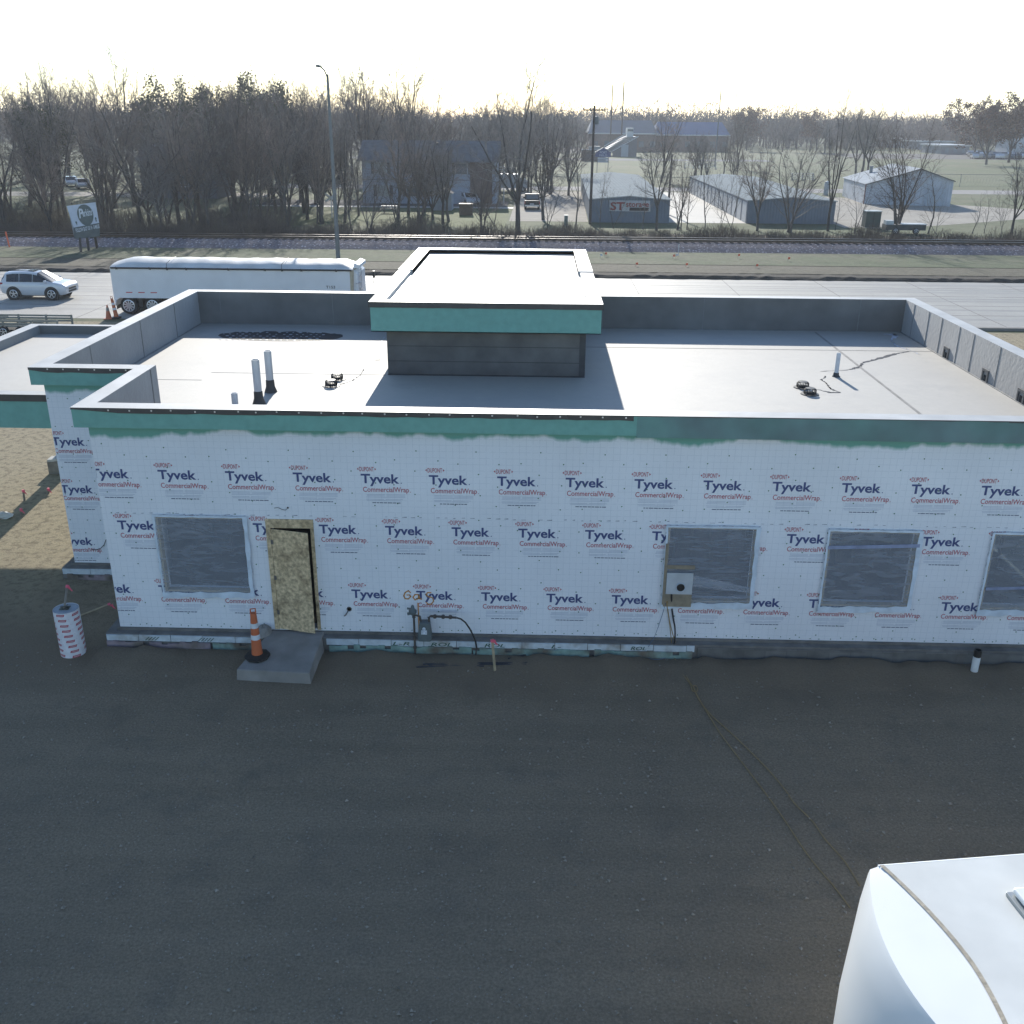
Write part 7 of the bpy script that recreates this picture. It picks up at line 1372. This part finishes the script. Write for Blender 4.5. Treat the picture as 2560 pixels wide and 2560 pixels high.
# the trees one can tell apart along the track, by where they stand
near = [
 ('tall0', 1280 + 45 / 3.01875, 290 + 885 / 3.01875, 15.5, 'large double-stemmed bare tree by the track, right of the light pole and apartment house', .9),
 ('tall1', 1280 + 235 / 3.01875, 290 + 785 / 3.01875, 9.0, 'stout bare tree with a dense crown just right of the dark pickup', 1.1),
 ('sap0', 1280 + 480 / 3.01875, 290 + 862 / 3.01875, 10.5, 'slender bare tree at the edge of the gravel drive left of the storage building', .7),
 ('sap1', 1280 + 262 / 3.01875, 290 + 862 / 3.01875, 5.0, 'thin bush-like bare sapling in front of the stout tree near the pickup', 1.2),
 ('sap2', 1280 + 665 / 3.01875, 290 + 850 / 3.01875, 5.6, 'thin sapling before the left half of the storage sign wall', .9),
 ('sap3', 1280 + 760 / 3.01875, 290 + 848 / 3.01875, 4.6, 'twin-stemmed sapling before the middle of the lettered sign', .9),
 ('sap4', 1280 + 985 / 3.01875, 290 + 855 / 3.01875, 5.6, 'thin sapling before the right end of the storage sign wall', .8),
 ('tall2', 1280 + 1090 / 3.01875, 290 + 865 / 3.01875, 9.0, 'tall bare tree at the right corner of the sign-bearing storage building', .85),
 ('multi0', 1280 + 1265 / 3.01875, 290 + 862 / 3.01875, 7.0, 'slanting clump of bare stems in front of the concrete apron', .8),
 ('sap0', 1280 + 1320 / 3.01875, 290 + 858 / 3.01875, 5.5, 'right-leaning thin tree over the concrete apron', 1.0),
 ('sap2', 1280 + 1455 / 3.01875, 290 + 866 / 3.01875, 7.2, 'thin tall tree in the middle of the concrete apron view', .8),
 ('sap1', 1280 + 1565 / 3.01875, 290 + 862 / 3.01875, 5.2, 'thin sapling before the roller doors, second from the long storage wall', .8),
 ('sap3', 1280 + 1660 / 3.01875, 290 + 862 / 3.01875, 6.8, 'thin forked tree at the near corner of the long storage building', .8),
 ('tall3', 1280 + 1850 / 3.01875, 290 + 868 / 3.01875, 9.2, 'bare tree before the end wall of the long storage building', .8),
 ('multi1', 1920 + 165 / 3.01875, 290 + 880 / 3.01875, 8.6, 'broad many-stemmed bare tree before the right end of the long storage building', 1.0),
 ('tall4', 1920 + 452 / 3.01875, 290 + 870 / 3.01875, 12.0, 'tall single-trunk bare tree between the long storage building and the green cabinet', .6),
 ('sap4', 1920 + 505 / 3.01875, 290 + 865 / 3.01875, 3.6, 'small leaning sapling at the foot of the tall tree near the green cabinet', 1.0),
 ('sap1', 1920 + 645 / 3.01875, 290 + 885 / 3.01875, 5.4, 'thin right-leaning sapling just left of the green cabinet', 1.0),
 ('multi2', 1920 + 970 / 3.01875, 290 + 885 / 3.01875, 8.8, 'wide many-stemmed bare tree in front of the white garage', 1.1),
 ('sap0', 1920 + 1205 / 3.01875, 290 + 890 / 3.01875, 6.8, 'right-leaning bare tree before the right half of the garage', 1.1),
 ('sap3', 1920 + 1270 / 3.01875, 290 + 890 / 3.01875, 3.4, 'small sapling right of the garage shadow', 1.2),
 ('sap2', 1920 + 1540 / 3.01875, 290 + 888 / 3.01875, 3.6, 'small bare tree on the grass right of the garage', 1.3),
 ('sap4', 1920 + 1630 / 3.01875, 290 + 886 / 3.01875, 3.4, 'small thin sapling beside the small bare tree right of the garage', 1.0),
 ('tall0', 1920 + 1835 / 3.01875, 290 + 892 / 3.01875, 8.4, 'tall loose bare tree near the right edge of the view', .9),
 ('sap1', 1920 + 1760 / 3.01875, 290 + 890 / 3.01875, 4.0, 'thin sapling left of the loose tree at the right edge', 1.0),
 ('multi1', 860 + 255 * 480 / 1932, 330 + 1010 * 480 / 1932, 6.0, 'small many-stemmed tree in front of the left end of the apartment house', .8),
 ('tall1', 860 + 545 * 480 / 1932, 330 + 870 * 480 / 1932, 11.5, 'tall dark-trunked tree before the middle of the apartment house', .8),
 ('tall3', 860 + 812 * 480 / 1932, 330 + 800 * 480 / 1932, 8.5, 'dense bare tree just left of the garden shed', 1.0),
 ('tall2', 860 + 1055 * 480 / 1932, 330 + 900 * 480 / 1932, 8.5, 'bare tree with thick trunk standing right in front of the garden shed', 1.0),
 ('multi2', 860 + 1390 * 480 / 1932, 330 + 1015 * 480 / 1932, 6.5, 'many-stemmed slanting bare tree before the right end of the apartment house', 1.0),
 ('sap3', 860 + 1525 * 480 / 1932, 330 + 950 * 480 / 1932, 7.5, 'straight bare tree at the right corner of the apartment house lawn', 1.0),
 ('sap0', 860 + 75 * 480 / 1932, 330 + 980 * 480 / 1932, 6.0, 'thin tree right behind the light pole', 1.0),
 ('tall4', 640 + 390 / 3.01875, 290 + 780 / 3.01875, 12.0, 'dark straight tree on the lawn left of the light pole', .8),
 ('multi0', 640 + 480 / 3.01875, 290 + 815 / 3.01875, 11.0, 'leaning many-stemmed tree immediately left of the light pole', .8),
 ('tall0', 640 + 200 / 3.01875, 290 + 775 / 3.01875, 12.5, 'tall tree second left of the light pole at the lawn edge', .8),
 ('tall2', 640 + 670 / 3.01875, 290 + 800 / 3.01875, 11.5, 'tall tree immediately right of the light pole', .8),
]
for key, u, v, hgt, lb, sx in near:
    g_ = on(u, v); tree(key, g_.x, g_.y, lb, None, hgt / 10, sx=sx)
# left wood
random.seed(5)
placed = []
def scatter(n, x0, x1, y0, y1, keys, hmin, hmax, label, group, dmin=2.2, avoid=None, name='bare_tree', sx=1.0):
    k = 0; tries = 0
    while k < n and tries < n * 60:
        tries += 1; y = rnd(y0, y1); f = y / y1; x = rnd(x0, x1)
        if avoid and avoid(x, y): continue
        if any((x - a) ** 2 + (y - b) ** 2 < dmin * dmin for a, b in placed): continue
        placed.append((x, y)); k += 1
        tree(random.choice(keys), x, y, label, group, rnd(hmin, hmax) / 10, name=name, sx=rnd(.8, 1.1) * sx)
T5 = ['tall%d' % i for i in range(5)]; M3 = ['multi%d' % i for i in range(3)]; S5 = ['sap%d' % i for i in range(5)]
def open_left(x, y):      # keep the glades and the houses clear
    return (-26 < x < -3 and 112 < y < 136) or (-52 < x < -33 and 100 < y < 128 and abs(x + 42) < 3.5) or (-60 < x < -44 and 128 < y < 139)
scatter(28, -64, -24, 90.5, 99, T5 + M3, 8, 12.5, 'bare tree in the front row of the left wood behind the railway', 'bare trees of the left wood edge', 2.6, open_left)
scatter(40, -80, -25, 100, 135, T5, 11, 15.5, 'tall bare tree inside the dense left wood', 'tall bare trees of the left wood', 2.8, open_left)
scatter(46, -105, -20, 138, 205, T5, 14, 19, 'distant tall bare tree deep in the left wood', 'deep bare trees of the left wood', 3.6)
scatter(9, -60, -32, 97, 150, ['green0', 'green1'], 9, 15, 'dark green leafy tree among the bare trees of the left wood', 'green trees of the left wood', 3.0, open_left, 'evergreen_tree')
scatter(26, -24, 4, 140, 152, T5, 9, 13, 'bare tree behind the apartment house roof', 'bare trees behind the apartment house', 2.6)
scatter(26, -45, 14, 165, 240, T5, 11, 16, 'distant bare tree in the belt beyond the apartment house', 'far bare trees beyond the apartment house', 4.0, lambda x, y: x / y > .028)
scatter(11, -24, -4, 97, 117, T5 + M3, 6.5, 10.5, 'bare tree on the lawn in front of the apartment house', 'bare lawn trees before the apartment house', 2.4)
scatter(7, 18, 36, 168, 215, T5 + M3, 6, 9.0, 'bare tree at the street side behind the storage buildings', 'bare trees behind the storage buildings', 3.5, lambda x, y: x / y < .098)
for u, v, hgt, key, lb in ((1280 + 1125 / 3.01875, 290 + 500 / 3.01875, 12.5, 'tall1', 'bare tree behind the right side of the sign-bearing storage roof, near the street'), (1280 + 1700 / 3.01875, 290 + 400 / 3.01875, 12, 'tall4', 'bare tree on the far grass above the long storage roof'), (1920 + 660 / 3.01875, 290 + 440 / 3.01875, 14, 'tall0', 'dense dark tree behind the garage, left of its two neighbours'), (1920 + 700 / 3.01875, 290 + 455 / 3.01875, 14.5, 'tall2', 'dense dark tree behind the garage, middle of three'), (1920 + 750 / 3.01875, 290 + 430 / 3.01875, 14, 'tall3', 'dense dark tree behind the garage, nearest its flue')):
    g_ = on(u, v); tree(key, g_.x, g_.y, lb, None, hgt / 10, sx=.95)
for u, v, hgt, key, lb in ((2080 + 1550 * 480 / 1932, 290 + 490 * 320 / 1288, 15, 'oak0', 'brown-leaved oak standing alone on the right field'), (2080 + 1775 * 480 / 1932, 290 + 470 * 320 / 1288, 17, 'oak1', 'brown-leaved oak at the right end of the field before the parked cars'), (2080 + 1430 * 480 / 1932, 290 + 400 * 320 / 1288, 17, 'oak1', 'rusty brown oak behind the lone field oak')):
    g_ = on(u, v); tree(key, g_.x, g_.y, lb, None, hgt / 10, name='brown_oak', sx=1.1)
scatter(20, 70, 215, 330, 420, T5 + ['oak0', 'oak1'], 12, 18, 'distant tree in the belt before the right skyline', 'trees of the right skyline belt', 8)
# the far wood along the skyline: one mass of crowns
def far_wood():
    rs = np.random.RandomState(9); segs = []
    for k in range(3000):
        y = 400 + 480 * rs.rand() ** 1.5; x = (rs.rand() * 1.16 - .56) * y; H = rs.uniform(9.5, 13.5) * (1 + .12 * math.sin(x * .03)); R_ = H * .33
        segs.append((x, y, 0, x, y, H * .7, .25, .12)); n = 34
        P = rs.normal(0, 1, (n, 3)) * [R_ * .55, R_ * .55, H * .24] + [x, y, H * .52]; D = rs.normal(0, 1, (n, 3)) * [1.2, 1.2, .9] + [0, 0, 1.4]
        for p, d in zip(P, D): e = p + d * 1.1; segs.append((*p, *e, .17, .06))
    me = seg_mesh('far_wood', segs, mat('far_twigs', (0.135, 0.115, 0.10), .95, .45, .035, c2=(.15, .105, .075), c2amt=.4), 3); o = bpy.data.objects.new('far_wood', me); col.objects.link(o); tag(o, 'far band of leafless woods along the whole skyline', 'woods', kind='stuff')
far_wood()
# brush along the track and dry grass stems
def brush():
    rs = np.random.RandomState(14); segs = []
    for k in range(2100):
        x = rs.uniform(-75, 75); y = 87.2 + rs.rand() ** 1.4 * 5.5 + .016 * x; dens = 1.0 if x < -2 else .62; h = rs.uniform(.5, 1.5) * dens * (1 + .5 * math.sin(x * .7) * math.sin(x * .23 + 1)); n = 11
        for j in range(n):
            a = rs.uniform(0, 6.28); l = rs.uniform(0, .5); p = np.array([x + rs.normal(0, .3), y + rs.normal(0, .3), 0]); q = p + [math.cos(a) * l * h, math.sin(a) * l * h, h * rs.uniform(.6, 1.1)]; segs.append((*p, *q, .014, .006)); m_ = p + (q - p) * rs.uniform(.4, .8); e = m_ + [rs.normal(0, .25) * h, rs.normal(0, .25) * h, .3 * h]; segs.append((*m_, *e, .009, .005))
    me = seg_mesh('brush', segs, mat('brush_twig', (0.135, 0.105, 0.078), .95, .4, .5, c2=(.085, .07, .06), c2amt=.5), 3); o = bpy.data.objects.new('brush', me); col.objects.link(o); tag(o, 'brown leafless brush lining the far side of the railway', 'brush', kind='stuff')
    segs = []
    for k in range(430):
        x = rs.uniform(-66, -24); y = rs.uniform(91, 100); h = rs.uniform(.9, 2.6)
        if abs(x + 40) < 6 and y > 95 and rs.rand() < .7: continue
        for j in range(12):
            a = rs.uniform(0, 6.28); l = rs.uniform(.1, .6); p = np.array([x, y, 0]) + rs.normal(0, .25, 3) * [1, 1, 0]; q = p + [math.cos(a) * l * h, math.sin(a) * l * h, h * rs.uniform(.6, 1.1)]; segs.append((*p, *q, .016, .006))
            for _ in range(2): m_ = p + (q - p) * rs.uniform(.35, .9); e = m_ + rs.normal(0, .22, 3) * h + [0, 0, .15 * h]; segs.append((*m_, *e, .008, .004))
    me = seg_mesh('undergrowth', segs, mat('undergrowth_twig', (0.11, 0.095, 0.085), .95, .4, .4, c2=(.14, .11, .075), c2amt=.5), 3); o = bpy.data.objects.new('undergrowth', me); col.objects.link(o); tag(o, 'tangled leafless undergrowth at the edge of the left wood', 'undergrowth', kind='stuff')
brush()
# ------------------------------------------------------------------ air
HAZE = 0.00036
if HAZE > 0:
    k = MB(); k.box(-1300, 1300, -60, 1500, -1.0, 24.0); o = k.build('haze', None or bpy.data.materials.new('haze_air')); m = o.data.materials[0]; m.use_nodes = True; n = m.node_tree.nodes; n.remove(n['Principled BSDF']); v = n.new('ShaderNodeVolumePrincipled'); v.inputs['Color'].default_value = (.86, .90, .97, 1); v.inputs['Density'].default_value = HAZE; v.inputs['Anisotropy'].default_value = .3; m.node_tree.links.new(v.outputs[0], n['Material Output'].inputs['Volume']); tag(o, 'thin pale air haze over the whole scene', 'haze', kind='stuff')
